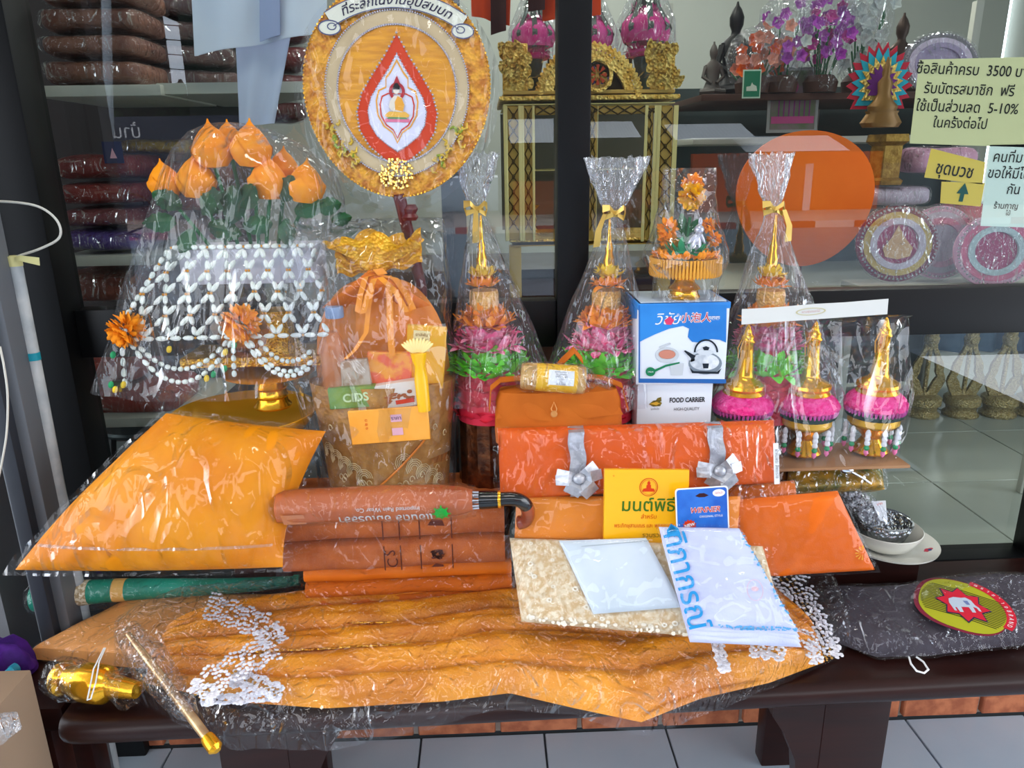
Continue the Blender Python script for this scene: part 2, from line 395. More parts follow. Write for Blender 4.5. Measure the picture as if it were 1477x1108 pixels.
# folding shutter stack at the left jamb
wl = struct(B().box((-1.29, 1.44, 1.3), (.56, .12, 2.6)).obj('wall_left', mat('grey shutter panel', '#6b6c70', .6, .1)))
for i, (px, d) in enumerate(((18, .02), (36, .05), (52, .03))):
    x = at(px-14, 600, 1.33).x
    B().rbox((x, 1.36-d, 1.3), (.028, .05, 2.6), .004).obj('panel', mat('grey shutter blade', '#62656a', .5, .2) if i != 1 else mat('dark shutter blade', '#2c3038', .5, .2), wl)

# street reflected in the glass, built where it stands: behind the camera
def mir(px, py, Yv):
    p = at(px, py, Yv); p.y = 2*GY-Yv; return p
def mbox(name, x0, y0, x1, y1, Yv, d, m, parent=None):
    a, b = mir(x0, y0, Yv), mir(x1, y1, Yv)
    return B().box(((a.x+b.x)/2, a.y-d/2, (a.z+b.z)/2), (abs(a.x-b.x), d, abs(a.z-b.z))).obj(name, m, parent)
ROAD = mat('grey asphalt road', '#7f8b98', .7, col2='#6d7884', ns=4)
struct(B().box((0, -31.2, -.08), (80, 58, .06)).obj('road', ROAD))
struct(B().box((3, -14.6, .0), (60, 5, .12)).obj('kerb', mat('pale far pavement', '#b9a79f', .8)))
kr = struct(B().box((3, -12.07, -.01), (60, .06, .1)).obj('kerb_face', mat('kerb concrete', '#b9b4ae', .8)))
KR, KW = mat('kerb red paint', '#b8463c', .6), mat('kerb white paint', '#d9d6d2', .6)
for i in range(30):
    B().box((-9+.8*i, -12.0, .01), (.79, .12, .13)).obj('kerb_block', KR if i % 2 else KW, kr)
ORG = mat('orange shop front paint', '#e0601c', .55); DKF = mat('dark shop opening', '#14181c', .5); AWN = mat('white corrugated awning', '#dfe5ea', .5)
hb = struct(mbox('street_building_wall', 1000, 222, 1262, 318, 18.4, 3, ORG))
mbox('door_panel', 1118, 240, 1163, 316, 18.35, .05, mat('orange door panel', '#c9501a', .4), hb)
mbox('door_trim', 1116, 236, 1119, 318, 18.33, .05, AWN, hb); mbox('door_trim', 1163, 236, 1166, 318, 18.33, .05, AWN, hb)
mbox('step', 1010, 318, 1235, 327, 18.2, .5, mat('pink step', '#c98f7c', .6), hb)
struct(mbox('street_building_wall', 720, 205, 1000, 325, 18.6, 3, DKF))
struct(mbox('street_building_wall', 740, 262, 835, 322, 18.5, .3, mat('rust red shop front', '#9c4a28', .6)))
struct(mbox('street_building_wall', 870, 275, 940, 335, 18.5, .3, mat('rust red shop front', '#9c4a28', .6)))
struct(mbox('street_building_wall', 60, 170, 430, 330, 19, 3, mat('dark blue shop fascia', '#3a4152', .6)))
text('บ้านนายเอก', Fr(mir(150, 192, 18.9)+V((0, .2, 0)), (-1, 0, 0), (0, 0, 1)), .42, 0, 0, .08, WHITE, None)['kind'] = 'structure'
struct(mbox('street_building_wall', 1262, 235, 1700, 330, 19, 3, mat('dim shop front', '#4c5058', .6)))
struct(mbox('street_building_wall', 400, -190, 1800, 235, 19.2, 3, mat('grey brown upper street facade', '#3a3a38', .8, col2='#2c2e30', ns=1)))
struct(mbox('street_building_wall', -60, -190, 178, 122, 19.4, 3, mat('dark sky blocking wall', '#2a2624', .8)))  # added dark block, keeps white sky out of the glass reflection
struct(mbox('street_building_wall', 205, -190, 229, 20, 19.3, 3, mat('dark sky blocking wall', '#2a2624', .8)))  # added as well, narrows the strip of reflected sky
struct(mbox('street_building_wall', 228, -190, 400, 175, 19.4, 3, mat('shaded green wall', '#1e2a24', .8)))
for (x0, y0, x1, y1) in ((975, 176, 1092, 200), (1078, 195, 1226, 217), (735, 168, 830, 205), (845, 172, 925, 198)):
    a, b = mir(x0, y0, 17), mir(x1, y1, 17); q = B(); n = 40
    q.grid(lambda u, v: V((a.x+(b.x-a.x)*u, a.y-1.2*(1-v)+.03*math.sin(u*120), a.z+(b.z-a.z)*v)), 160, 2)
    struct(q.obj('street_awning_roof', AWN))
TREE = mat('dark street tree leaves', '#28402c', .8, col2='#4a6a3c', ns=3)
tr = B()
for i in range(900):
    c = mir(uni(150, 400), uni(140, 190), uni(22, 24)) if i % 3 else mir(uni(1230, 1330), uni(120, 200), 24)
    d = V((uni(-1, 1), uni(-1, 1), uni(-1, 1))); petal(tr, c, d, d.orthogonal(), .5, .35)
struct(tr.obj('treeline', TREE))
pl = B(); pl.tube([mir(158, 200, 16), mir(150, -120, 16)], .09); struct(pl.obj('street_utility_pole_pillar', mat('pale concrete pole', '#a8b4bd', .7)))
wr = B()
for k in range(9):
    wr.tube([mir(20+340*t, -60+k*21+18*t+16*(t-.5)**2, 16.2) for t in [i/10 for i in range(11)]], .012, 4)
struct(wr.obj('street_wire_line', BLACK))

# ================================================================== BENCH
bn = thing('wooden_bench', 'long dark varnished wooden bench that carries all the goods in front of the window', 'bench', (.18, 1.27, 0))
bl, br_ = onz(170, 1080, .405), onz(1477, 1010, .405)
ang = math.atan2(br_.y-bl.y, br_.x-bl.x); RB = rotz(ang); dirx = RB@V((1, 0, 0)); diry = RB@V((0, 1, 0))
s0 = bl+dirx*-.07; L_ = 2.25
def bp(x, y, z): q = s0+dirx*x+diry*y; return V((q.x, q.y, z))
q = B()
prof = []                                             # rounded nose cross-section swept along the bench
for i in range(13):
    a = -PI/2-PI*i/12; prof.append((.0225+math.cos(a)*.0225, .4275+math.sin(-a)*-.0225 if False else .4275+math.sin(a)*.0225))
prof += [(.40, .45), (.415, .435), (.40, .405)]
def sec(x, k): return [bp(x, y*k+(1-k)*.2, z) for y, z in prof]
st = [(-.03, .93), (-.022, .965), (-.008, .99), (.012, 1)]+[(L_*i/8, 1) for i in range(1, 9)]
vs_ = []; n = len(prof)
for x, k in st: vs_ += sec(x, k)
q.add(vs_, [(i*n+j, i*n+(j+1) % n, (i+1)*n+(j+1) % n, (i+1)*n+j) for i in range(len(st)-1) for j in range(n)]+[tuple(range(n-1, -1, -1)), tuple((len(st)-1)*n+j for j in range(n))])
q.obj('seat', DWOOD, bn)
def leg(px0, px1, py, ly):
    a, b = onz(px0, py, .2), onz(px1, py, .2); lb = B(); w_ = b.x-a.x
    for yy in (ly, ly+.26):
        lb.rbox(((a.x+b.x)/2, yy, .2), (w_, .06, .41), .006)
    return lb
cx = at(361, 1100, 1.12)
for nm, xc in (('leg', at(361, 1095, 1.11).x), ('leg', at(1232, 1060, 1.13).x)):
    lb = B(); lb.rbox((xc, 1.15, .2025), (.125, .045, .405), .006); lb.obj('leg', DWOOD, bn)
    lb = B(); lb.rbox((xc, 1.40, .2025), (.125, .045, .405), .006); lb.obj('leg', DWOOD, bn)
for xc, sg in ((at(1232, 1060, 1.13).x, -1), (at(361, 1095, 1.11).x, 1)):
    pts = [(0, 0), (sg*.10, 0), (sg*.095, -.05), (sg*.07, -.09), (sg*.045, -.15), (sg*.035, -.23), (0, -.24)]
    if sg < 0: pts = pts[::-1]
    B().poly(pts, Fr((xc+sg*.062, 1.16, .405), (1, 0, 0), (0, 0, 1)), 0, .03).obj('bracket', DWOOD, bn)
B().rbox((.18, 1.40, .30), (1.35, .03, .07), .004).obj('stretcher', DWOOD, bn)
# plank of a second bench meeting the left end
bn2 = thing('side_bench', 'end of a second dark wooden bench at the left edge under the purple cloth', 'bench', (-.85, 1.2, 0))
a = onz(88, 1040, .43)
B().rbox((a.x-.25, 1.19, .425), (.5, .16, .05), .008).obj('seat', DWOOD, bn2)
for yy in (1.14, 1.24): B().rbox((a.x-.06, yy, .2), (.06, .05, .4), .006).obj('leg', DWOOD, bn2)

# ================================================================== GOODS ON THE BENCH
def ax(d, x=None):
    z = V(d).normalized(); x = V(x) if x else z.orthogonal(); x = (x-x.dot(z)*z).normalized(); return Matrix((x, z.cross(x), z)).transposed()
def mix(a, b, t): return a*(1-t)+b*t
def curve_fn(bot, top, zb, zt):
    """surface between two pixel outlines lying on heights zb and zt"""
    def ev(c, u):
        k = min(len(c)-2, max(0, int(u*(len(c)-1)))); t = u*(len(c)-1)-k
        a, b = c[k], c[k+1]; return (a[0]+(b[0]-a[0])*t, a[1]+(b[1]-a[1])*t)
    def fn(u, v):
        p = onz(*ev(bot, u), zb); q = onz(*ev(top, u), zt); return mix(p, q, v)
    return fn
ORANGE = mat('bright orange satin cloth', '#ee960c', .5, col2='#e28208', ns=8, bump=.3, bs=500, kind='weave', sheen=.3, bd=.0006)
ROBE = mat('saffron robe cloth', '#e2741a', .6, col2='#d4660f', ns=6, bump=.3, bs=520, kind='weave', bd=.0006)
ROBE_R = mat('deep orange robe cloth', '#ea6614', .55, col2='#de580e', ns=5, bump=.25, bs=500, kind='weave', bd=.0006)
PALEO = mat('pale orange cloth', '#e8a05c', .6, col2='#e0944c', ns=8, bump=.2, bs=400)

# ---- flat pale orange pack, lowest at the left
t = thing('cloth_pack', 'flat pale orange cloth pack in clear film, lowest at the left end of the bench', 'package', onz(150, 930, .452))
C1 = [onz(35, 950, .455), onz(330, 975, .458), onz(430, 868, .47), onz(195, 868, .475)]
B().slab(C1, .03, seed=3, p=10, amp=.002).obj('folded_cloth', PALEO, t)
B().sheet(C1, .032, .04, seed=4, flap=.01).obj('plastic_wrap', FILM, t)

# ---- green rolled cloth with a gold band
t = thing('rolled_cloth', 'dark green tapering cloth roll with tan and printed bands, under the big pillow', 'rolled cloth', onz(100, 868, .5))
GR = mat('teal green cloth', '#0c8a70', .45, col2='#087058', ns=12, bump=.3, bs=60)
p0, p1 = onz(50, 862, .52), onz(432, 836, .515)
def rollpt(u): return mix(p0, p1, u)+V((0, 0, .004*math.sin(u*6)))
def rollb(u0, u1, extra, n=14, spiral=0):
    q = B(); pts = [rollpt(u0+(u1-u0)*i/n) for i in range(n+1)]; rs = [(.0275-.016*(u0+(u1-u0)*i/n))*(1+extra) for i in range(n+1)]
    q.tube(pts, rs, 24); return q
rollb(0, 1, 0, 30).obj('roll', GR, t)
rollb(.125, .205, .03).obj('printed_band', mat('cream printed band', '#e6d9bd', .5, col2='#b49a72', ns=180, contrast=.1), t)
rollb(.295, .34, .03).obj('band', mat('tan band', '#d2a257', .5), t)
q = B(); q.lathe([(.012, -.02), (.034, 0), (.033, .12), (.024, .3), (.017, .42), (.02, .5)], rollpt(0), 40, ax(p1-p0), amp=.004, fq=40, seed=2, cap=False)
q.obj('plastic_wrap', FILM, t)

# ---- orange pillow
t = thing('pillow', 'plump bright orange pillow in a clear plastic bag, leaning at the left of the display', 'pillow', onz(200, 835, .56))
PC = [at(22, 822, 1.21), at(408, 818, 1.19), at(470, 622, 1.30), at(240, 596, 1.29)]
def pil(b_, t_, nu, nv, seed, m, film_=False):
    fn0 = quad(PC)
    def fn(u, v):
        a = u-.5; b2 = v-.5                            # pull the sides in between the corners
        uu = .5+a*(1-(.09 if a > 0 else -.06)*(1-(2*b2)**2)); vv = .5+b2*(1-(.02 if b2 > 0 else -.03)*(1-(2*a)**2))
        return fn0(uu, vv)
    return fn
pf = pil(0, 0, 0, 0, 0, 0)
def pfold(u, v):
    e = min(u, 1-u, v, 1-v)
    return .006*math.sin(u*38+6*v+3*noise.noise(V((u*3, v*3, 1))))*math.exp(-e*7)+.003*noise.noise(V((u*5+v*3, v*2, 3)))
B().slab(pf, .085, 70, 50, p=2.2, amp=.0015, fq=9, seed=1, pw=.62, back=.6, fold=pfold).obj('cushion', ORANGE, t, sharp=3)
q = B(); q.sheet(pf, .088, .035, 90, 60, p=2.2, amp=.0035, fq=14, seed=9, pw=.62, flap=.006)
q.obj('plastic_wrap', film('pillow bag film', milk=.03, refl=1.0, bs=14, bump=1, dist=.02), t, sharp=3)
q = B(); N_ = nrm(pf)
q.band([pf(i/30, .17)+N_*(.079*(max(0, 1-abs(2*i/30-1)**2.2)*(1-abs(2*.17-1)**2.2))**.62+.006) for i in range(1, 30)], pf(.5, 1)-pf(.5, 0), .006)
q.obj('bag_seam', film('seam tape', milk=.35, refl=1), t)

# ---- ceremonial parasol, closed, long at the front
t = thing('closed_parasol', 'long closed gold orange parasol with white lace edges and gold finial along the front', 'parasol', onz(650, 950, .452))
PB = mat('gold orange brocade', '#ec9606', .42, col2='#cc7604', ns=10, bump=.9, bs=230, kind='voronoi', sheen=.4, bd=.0012)
bot = [(205, 985), (330, 1012), (470, 1022), (640, 1012), (735, 1000), (830, 1022), (925, 1042), (1010, 1008), (1110, 985), (1190, 955)]
top = [(240, 905), (330, 880), (470, 862), (600, 858), (700, 850), (800, 840), (900, 840), (1000, 840), (1100, 845), (1175, 905)]
PF = curve_fn(bot, top, .462, .49)
def pleats(u, v):
    w_ = v+.05*math.sin(u*5+1)+.05*noise.noise(V((u*3, v*2, 4)))
    return .034*abs(math.sin(PI*4.6*w_+.3))**.5+.005*abs(math.sin(PI*11*w_+2*u))**.6-.023+.004*noise.noise(V((u*16, v*18, 2)))
B().slab(PF, .034, 150, 70, p=5, amp=.0025, fq=20, seed=5, pw=.5, fold=pleats, back=.1).obj('folded_canopy', PB, t, sharp=3)
q = B()
for vv, ph in ((.33, 0), (.58, 2), (.78, 4)):         # gold cords along the folds
    pts = [PF(.12+.8*i/40, vv+.035*math.sin(i*.16+ph))+V((0, 0, .032)) for i in range(41)]
    q.tube(pts, [.0022+.0006*(i % 2) for i in range(41)], 6)
q.obj('gold_cord', GOLDR, t)
LACE = mat('white crochet lace', '#e9e9f2', .8); LG = mat('gold lace thread', '#c99a4a', .4, .6)
def lace(pts, wpx, z, parent, n=46, gold=True, z2=None):
    wb, gb = B(), B(); L = len(pts)-1
    for i in range(n):
        s = i/(n-1)*L; k = min(L-1, int(s)); f_ = s-k
        a, b = pts[k], pts[k+1]; x, y = a[0]+(b[0]-a[0])*f_, a[1]+(b[1]-a[1])*f_
        dx, dy = b[0]-a[0], b[1]-a[1]; l = math.hypot(dx, dy); nx, ny = -dy/l, dx/l
        zz = z+(z2-z if z2 else 0)*i/(n-1)
        for j in range(-3, 4):
            o_ = j/3*wpx/2*(1+.18*math.sin(i*1.1)) ; c = onz(x+nx*o_+uni(-1, 1), y+ny*o_+uni(-1, 1), zz+uni(-.002, .003))
            if abs(j) <= 1 and gold: gb.ell(c, (uni(.002, .0035), uni(.0015, .003), .0012), seg=6, rings=3)
            if abs(j) >= 2 or rnd() < .6: wb.ell(c, (uni(.003, .0055), uni(.0026, .005), .0016), rotz(uni(0, 3)), 7, 3)
    stuff(wb.obj('lace_trim', LACE, parent))
    if gold: stuff(gb.obj('lace_thread', LG, parent))
lace([(300, 872), (345, 890), (385, 905), (398, 930), (350, 955), (300, 985), (288, 1006)], 34, .528, t, 60)
lace([(335, 978), (370, 985), (405, 1002)], 22, .51, t, 22); lace([(292, 1010), (340, 1008), (400, 1003)], 12, .505, t, 24, False)
lace([(1118, 818), (1150, 850), (1165, 890), (1185, 925), (1192, 952)], 40, .50, t, 54)
lace([(1085, 932), (1130, 938)], 26, .53, t, 16); lace([(1034, 928), (1046, 968)], 12, .525, t, 16, False)
# gold finial
d = onz(172, 990, .495)-onz(80, 975, .495)
q = B(); q.lathe([(.001, -.001), (.026, 0), (.030, .006), (.030, .014), (.024, .02), (.026, .035), (.031, .05), (.033, .06), (.033, .085), (.031, .10), (.02, .11), (.014, .16)], onz(84, 977, .495), 36, ax(d))
q.obj('finial', GOLD, t)
# pole of the parasol pointing towards the viewer
a, b = onz(185, 915, .55), onz(308, 1076, .462)
q = B(); q.tube([mix(a, b, i/8) for i in range(9)], [.005, .006, .007, .008, .008, .008, .008, .008, .008], 16); q.obj('pole', mat('smoky gold pole', '#b8926a', .25, .6, '#d8b88a', 40), t)
q = B(); q.tube([mix(a, b, .93), mix(a, b, .96), mix(a, b, 1.02), mix(a, b, 1.04)], [.0105, .012, .012, .006], 16); q.obj('pole_cap', GOLD, t)
q = B(); dz = ax(b-a); q.lathe([(.02, -.01), (.024, .03), (.032, .07), (.026, .12), (.022, .17), (.017, .20), (.010, .215)], a, 40, dz, amp=.007, fq=36, seed=5, cap=False)
q.obj('pole_wrap', FILM_C, t)
q = B(); q.lathe([(.032, -.008), (.036, .03), (.03, .07), (.02, .11), (.035, .15)], onz(84, 977, .495), 40, ax(d), amp=.008, fq=40, seed=8, cap=False)
q.obj('finial_wrap', FILM_C, t)
q = B(); pts = [onz(x, y, .53) for x, y in ((150, 935), (135, 965), (128, 1000), (126, 1010), (131, 1008), (138, 985), (143, 955), (152, 935))]; q.tube(pts, .0012, 6); q.obj('string', WHITE, t)
# its plastic sleeve with a loose front edge
def sleeve(u, v):
    botf = [(165, 1000), (250, 1040), (330, 1070), (480, 1070), (600, 1050), (720, 1022), (830, 1030), (930, 1052), (1040, 1020), (1140, 985), (1212, 948)]
    topf = [(165, 905), (270, 868), (400, 852), (560, 842), (700, 836), (850, 828), (1000, 824), (1140, 812), (1190, 832), (1205, 870), (1225, 930)]
    def ev(c, u_):
        k = min(len(c)-2, int(u_*(len(c)-1))); t_ = u_*(len(c)-1)-k
        return (c[k][0]+(c[k+1][0]-c[k][0])*t_, c[k][1]+(c[k+1][1]-c[k][1])*t_)
    bb = ev(botf, u); tt = ev(topf, u)
    p = onz(*bb, .452); q_ = onz(*tt, .50); m_ = mix(p, q_, v)
    e = (1-abs(2*v-1)**9)**.4*(1-abs(2*u-1)**12)**.5
    h = .064*e+.005*(1-2*abs(noise.noise(m_*20)))+.003*noise.noise(m_*52)
    if v < .12: h += .006*noise.noise(m_*30)
    y_over = 1.075
    m_ = m_+V((0, -.25, .97))*h
    if m_.y < y_over and v < .15: m_.z -= (y_over-m_.y)*.25
    return m_
B().grid(sleeve, 170, 60).obj('plastic_wrap', film('parasol sleeve film', milk=.05, refl=1.5, bs=30, bump=1, dist=.016), t, sharp=3)

# ---- two folded saffron robes, towel on top, umbrella on top
def foldedpack(parent, name, x0, x1, yf, yb, z0, z1, m, layers=1, seed=0, slope=0):
    q = B(); h = (z1-z0)/layers
    for k in range(layers):
        za = z0+h*k
        def fn(u, v, za=za, k=k):
            # u along x, v around the profile: bottom-front-top
            a = v*PI; yy = yf+.012-math.sin(a)*.012 if False else 0
            return V((0, 0, 0))
        n = 10; prof_ = []
        prof_.append((yb, za+.001)); r = h/2*.96
        for i in range(n+1):
            a = -PI/2-PI*i/n; prof_.append((yf+r+math.cos(a)*r, za+h/2+math.sin(-a)*-r if False else za+h/2+math.sin(a)*r))
        prof_ += [(yb, za+h-.001)]
        def g(u, v, prof_=prof_, k=k):
            s = v*(len(prof_)-1); i = min(len(prof_)-2, int(s)); f_ = s-i
            y, z = prof_[i][0]*(1-f_)+prof_[i+1][0]*f_, prof_[i][1]*(1-f_)+prof_[i+1][1]*f_
            x = x0+(x1-x0)*u; p = V((x, y, z+slope*(u-.5)))
            p.y += .004*noise.noise(V((x*14, k*3+seed, z*20))); p.z += .003*noise.noise(V((x*9, y*9, k+seed))); return p
        q.grid(g, 50, 26); 
        nn = 27; q.f += [tuple(len(q.v)-51*nn+51*j+50 for j in range(nn)), tuple(len(q.v)-51*nn+51*j for j in range(nn-1, -1, -1))]
    return q.obj(name, m, parent)
tl = at(585, 830, 1.27)
t = thing('folded_robe', 'two-layer folded saffron cloth stack lying directly under the brown towel pack', 'folded cloth', V((tl.x, 1.38, .452)))
foldedpack(t, 'folded_cloth', at(436, 820, 1.31).x, at(738, 820, 1.31).x, 1.31, 1.46, .452, .59, ROBE, 4, 2, .005)
TOW = mat('rust brown towel', '#c26832', .85, col2='#b05a28', ns=30, bump=.8, bs=330, bd=.002)
t = thing('towel', 'brown towel with printed lion border, folded in clear film under the umbrella', 'towel', V((tl.x, 1.38, .59)))
tx0, tx1 = at(404, 780, 1.29).x, at(728, 780, 1.29).x
foldedpack(t, 'folded_towel', tx0, tx1, 1.28, 1.46, .592, .72, TOW, 2, 7, .008)
PRN = mat('dark brown print', '#5a2416', .8)
q = B()
for px in (553, 577, 606, 652): # border lines over the top and front of the towel
    for z0_, z1_ in ((.600, .652), (.664, .712)):
        x = at(px, 780, 1.28).x; B().rbox((x, 1.2785, (z0_+z1_)/2), (.0022, .0016, (z1_-z0_)), .0006, 1).obj('border_print', PRN, t, flat=True)
fq_ = Fr((0, 1.2765, 0), (1, 0, 0), (0, 0, 1))
q = B(); cxx = at(630, 780, 1.277).x; cz = .632
for i in range(90):                                   # the printed animal, a mane of short strokes round a body
    a = uni(0, 2*PI); r_ = uni(.3, 1); q.poly(circ(.0022, .0013, 6, cxx+math.cos(a)*.013*r_, cz+math.sin(a)*.011*r_-.0), fq_, 0, .0008)
q.poly([(cxx-.012, cz-.026), (cxx+.012, cz-.026), (cxx+.010, cz-.022), (cxx-.004, cz-.019)], fq_, 0, .0008)
q.poly([(cxx-.016, cz+.062), (cxx+.016, cz+.060), (cxx+.012, cz+.072), (cxx-.008, cz+.074)], fq_, 0, .0008)
stuff(q.obj('lion_print', PRN, t, flat=True))
text('S', fq_, .03, at(562, 780, 1.277).x, cz+.006, 0, PRN, t, rot=PI/2, name='print_letter'); text('C', fq_, .03, at(566, 790, 1.277).x, cz-.015, 0, PRN, t, rot=PI/2, name='print_letter')
B().sheet(lambda u, v: V((tx0+(tx1-tx0)*u, 1.275, .60+.125*v)), .004, .02, 70, 26, seed=21, amp=.004, flap=.003).obj('plastic_wrap', FILM, t, sharp=3)

# umbrella lying on the towel
t = thing('folding_umbrella', 'closed brown umbrella with black ferrule and curved wooden handle, lying on the towel', 'umbrella', at(560, 745, 1.27))
UB = mat('brown umbrella nylon', '#b8602f', .4, col2='#a85226', ns=9, bump=.3, bs=60)
ua, ub = at(400, 732, 1.215), at(678, 722, 1.20)
ud = (ub-ua).normalized(); uup = V((0, -.45, .9)); uup = (uup-uup.dot(ud)*ud).normalized()
q = B(); q.lathe([(.018, 0), (.0285, .004), (.0305, .04), (.0305, .2), (.0290, .29), (.024, .325), (.018, .345)], ua, 40, ax(ud, uup), pleat=7, pa=.03, amp=.0015, fq=30); q.obj('folded_canopy', UB, t)
STEEL = mat('steel ribs', '#9a9da4', .3, .9)
q = B()
for i in range(9):
    a = i*2*PI/9; o_ = (ax(ud, uup)@V((math.cos(a), math.sin(a), 0)))
    q.tube([ub-ud*.02+o_*.016, ub+ud*.018+o_*.014], .0018, 5)
q.obj('rib', STEEL, t)
hb0 = ub+ud*.016; BLK = mat('glossy black plastic', '#0b0b0d', .2, coat=.5)
q = B(); q.lathe([(.016, 0), (.0165, .004), (.015, .034), (.0145, .038)], hb0, 28, ax(ud)); q.obj('ferrule', BLK, t)
q = B(); q.lathe([(.0155, .033), (.016, .035), (.0155, .038)], hb0, 28, ax(ud)); q.obj('gold_ring', GOLD, t)
fh = Fr(hb0+ud*.038, ud, uup)
hp = [(0, 0), (.014, .001), (.028, -.002), (.040, -.013), (.046, -.030), (.046, -.050), (.039, -.066), (.026, -.070)]
from mathutils import geometry as _g
pp = [fh.pt(*x) for x in hp]; sm = []
for i in range(len(pp)-1):
    a_, b_ = pp[i], pp[i+1]; m0 = (pp[i+1]-pp[max(0, i-1)])*.5; m1 = (pp[min(len(pp)-1, i+2)]-pp[i])*.5
    for k in range(4):
        s = k/4; sm.append(a_*(2*s**3-3*s*s+1)+m0*(s**3-2*s*s+s)+b_*(-2*s**3+3*s*s)+m1*(s**3-s*s))
sm.append(pp[-1]); m = len(sm)
q = B(); q.tube(sm[:m//2+1], .0125, 16); q.obj('handle', BLK, t)
q = B(); q.tube(sm[m//2:], [.0125]*(m-m//2-1)+[.009], 16); q.obj('handle_grip', mat('red brown wooden grip', '#a44a2a', .25, coat=.6, col2='#7a2f1c', ns=30), t)
fu = Fr(mix(ua, ub, .5), ud, uup)
def onroll(a_, b_, R=.0315): th = b_/R; return fu.O+ud*a_+uup*math.sin(th)*R+ud.cross(uup)*math.cos(th)*R
LETG = mat('silver grey lettering', '#d3d6d2', .4, .3)
text('แอนดิล อัมเบรลล่า', fu, .027, 0, 0, 0, LETG, t, fn=lambda a_, b_: onroll(a_+.025, b_-.002), rot=PI, bold=.012, sx=.83)
text('Imported Rain Wear Co.', fu, .011, 0, 0, 0, LETG, t, fn=lambda a_, b_: onroll(a_+.03, b_+.018), rot=PI)
GLB = mat('leaf green print', '#1aa038', .5)
q = B(); q.add([onroll(.122+x, y+.006, .032) for x, y in circ(.0115, .0115, 24)], [tuple(range(24))])
for i in range(8):
    a_ = i*PI/4; q.add([onroll(.122+math.cos(a_+e)*r, .006+math.sin(a_+e)*r, .032) for r, e in ((.011, -.14), (.0165, -.07), (.0165, .07), (.011, .14))], [(0, 1, 2, 3)])
q.obj('emblem', GLB, t, flat=True)
q = B(); q.add([onroll(-.135+x, y, .032) for x, y in ((-.02, -.012), (.02, -.012), (.02, .014), (-.02, .014))], [(0, 1, 2, 3)]); q.obj('care_label', mat('faint rust label', '#c98058', .5), t, flat=True)
q = B(); q.lathe([(.005, -.02), (.026, -.005), (.0335, .03), (.0335, .25), (.031, .32), (.026, .35)], ua, 40, ax(ud, uup), amp=.0025, fq=45, seed=3, cap=False); q.obj('plastic_wrap', FILM, t)

# ---- hidden-behind support cartons, partly in view
CARD = mat('brown cardboard', '#a9805e', .8, col2='#9b7352', ns=12)
zbag = at(806, 640, 1.31).z
t = thing('storage_carton', 'brown cardboard carton hidden behind the ribboned orange pack, under the shoulder bag', 'box', V((.11, 1.33, .452)))
B().rbox((.135, 1.328, (.452+zbag)/2), (.17, .066, zbag-.454), .003).obj('carton', CARD, t)
t = thing('storage_carton', 'brown cardboard carton hidden behind the ribboned orange pack, under the food carrier carton', 'box', V((.345, 1.42, .452)))
B().rbox((.345, 1.42, .6115), (.14, .11, .317), .003).obj('carton', CARD, t)

# ---- tied brown shoulder bag
t = thing('shoulder_bag', 'soft brown orange shoulder bag with loop and button, behind the ribboned pack', 'bag', V((.1, 1.32, zbag)))
BAGM = mat('brown orange canvas', '#c8691c', .7, col2='#b95c14', ns=9, bump=.4, bs=420, kind='weave', bd=.0006)
bc = at(806, 600, 1.32); k_ = mpp(bc)
q = B(); q.lathe([(.095, .022, 0), (.118, .032, .004), (.120, .034, .03), (.119, .034, .055), (.116, .032, .085), (.108, .028, .104), (.05, .014, .112), (.001, .001, .113)], V((bc.x, 1.325, zbag)), 60, sq=4, amp=.004, fq=12, seed=4)
q.obj('body', BAGM, t)
q = B()
def flap(u, v):
    x = bc.x+(u-.5)*.236*(1-.10*v); z = zbag+.055+.004*math.sin(u*9)+(.052*v)-.03*v*abs(2*u-1)**6; y = 1.290+.012*v**2+.003*math.sin(u*14+v*3)+.004*abs(u-.5)**2*10
    if v > .9: z -= 0
    return V((x, y, z))
q.grid(flap, 30, 8); q.obj('flap', BAGM, t)
q = B(); q.tube([at(x, y, 1.288) for x, y in ((798, 596), (795, 590), (799, 580), (803, 590), (801, 597))], .0011, 6); q.obj('button_loop', mat('tan cord', '#d89a58', .6), t)
q = B(); q.lathe([(.001, 0), (.006, 0), (.0062, .003), (.004, .0042), (.001, .0035)], at(799, 597, 1.287), 20, ax((0, -1, .1))); q.obj('button', mat('tan wooden button', '#c08348', .5), t)
q = B(); q.band([at(x, y, yy) for x, y, yy in ((706, 590, 1.31), (708, 560, 1.31), (722, 548, 1.32), (760, 545, 1.33), (820, 542, 1.34), (870, 545, 1.33), (897, 556, 1.32), (905, 588, 1.31))], V((0, .9, .3)), .016, .002); q.obj('strap', BAGM, t)
q = B(); q.band([at(x, y, 1.34) for x, y in ((795, 540), (812, 520), (828, 505), (840, 520))], V((0, .9, .3)), .022, .002); q.obj('strap_fold', BAGM, t)
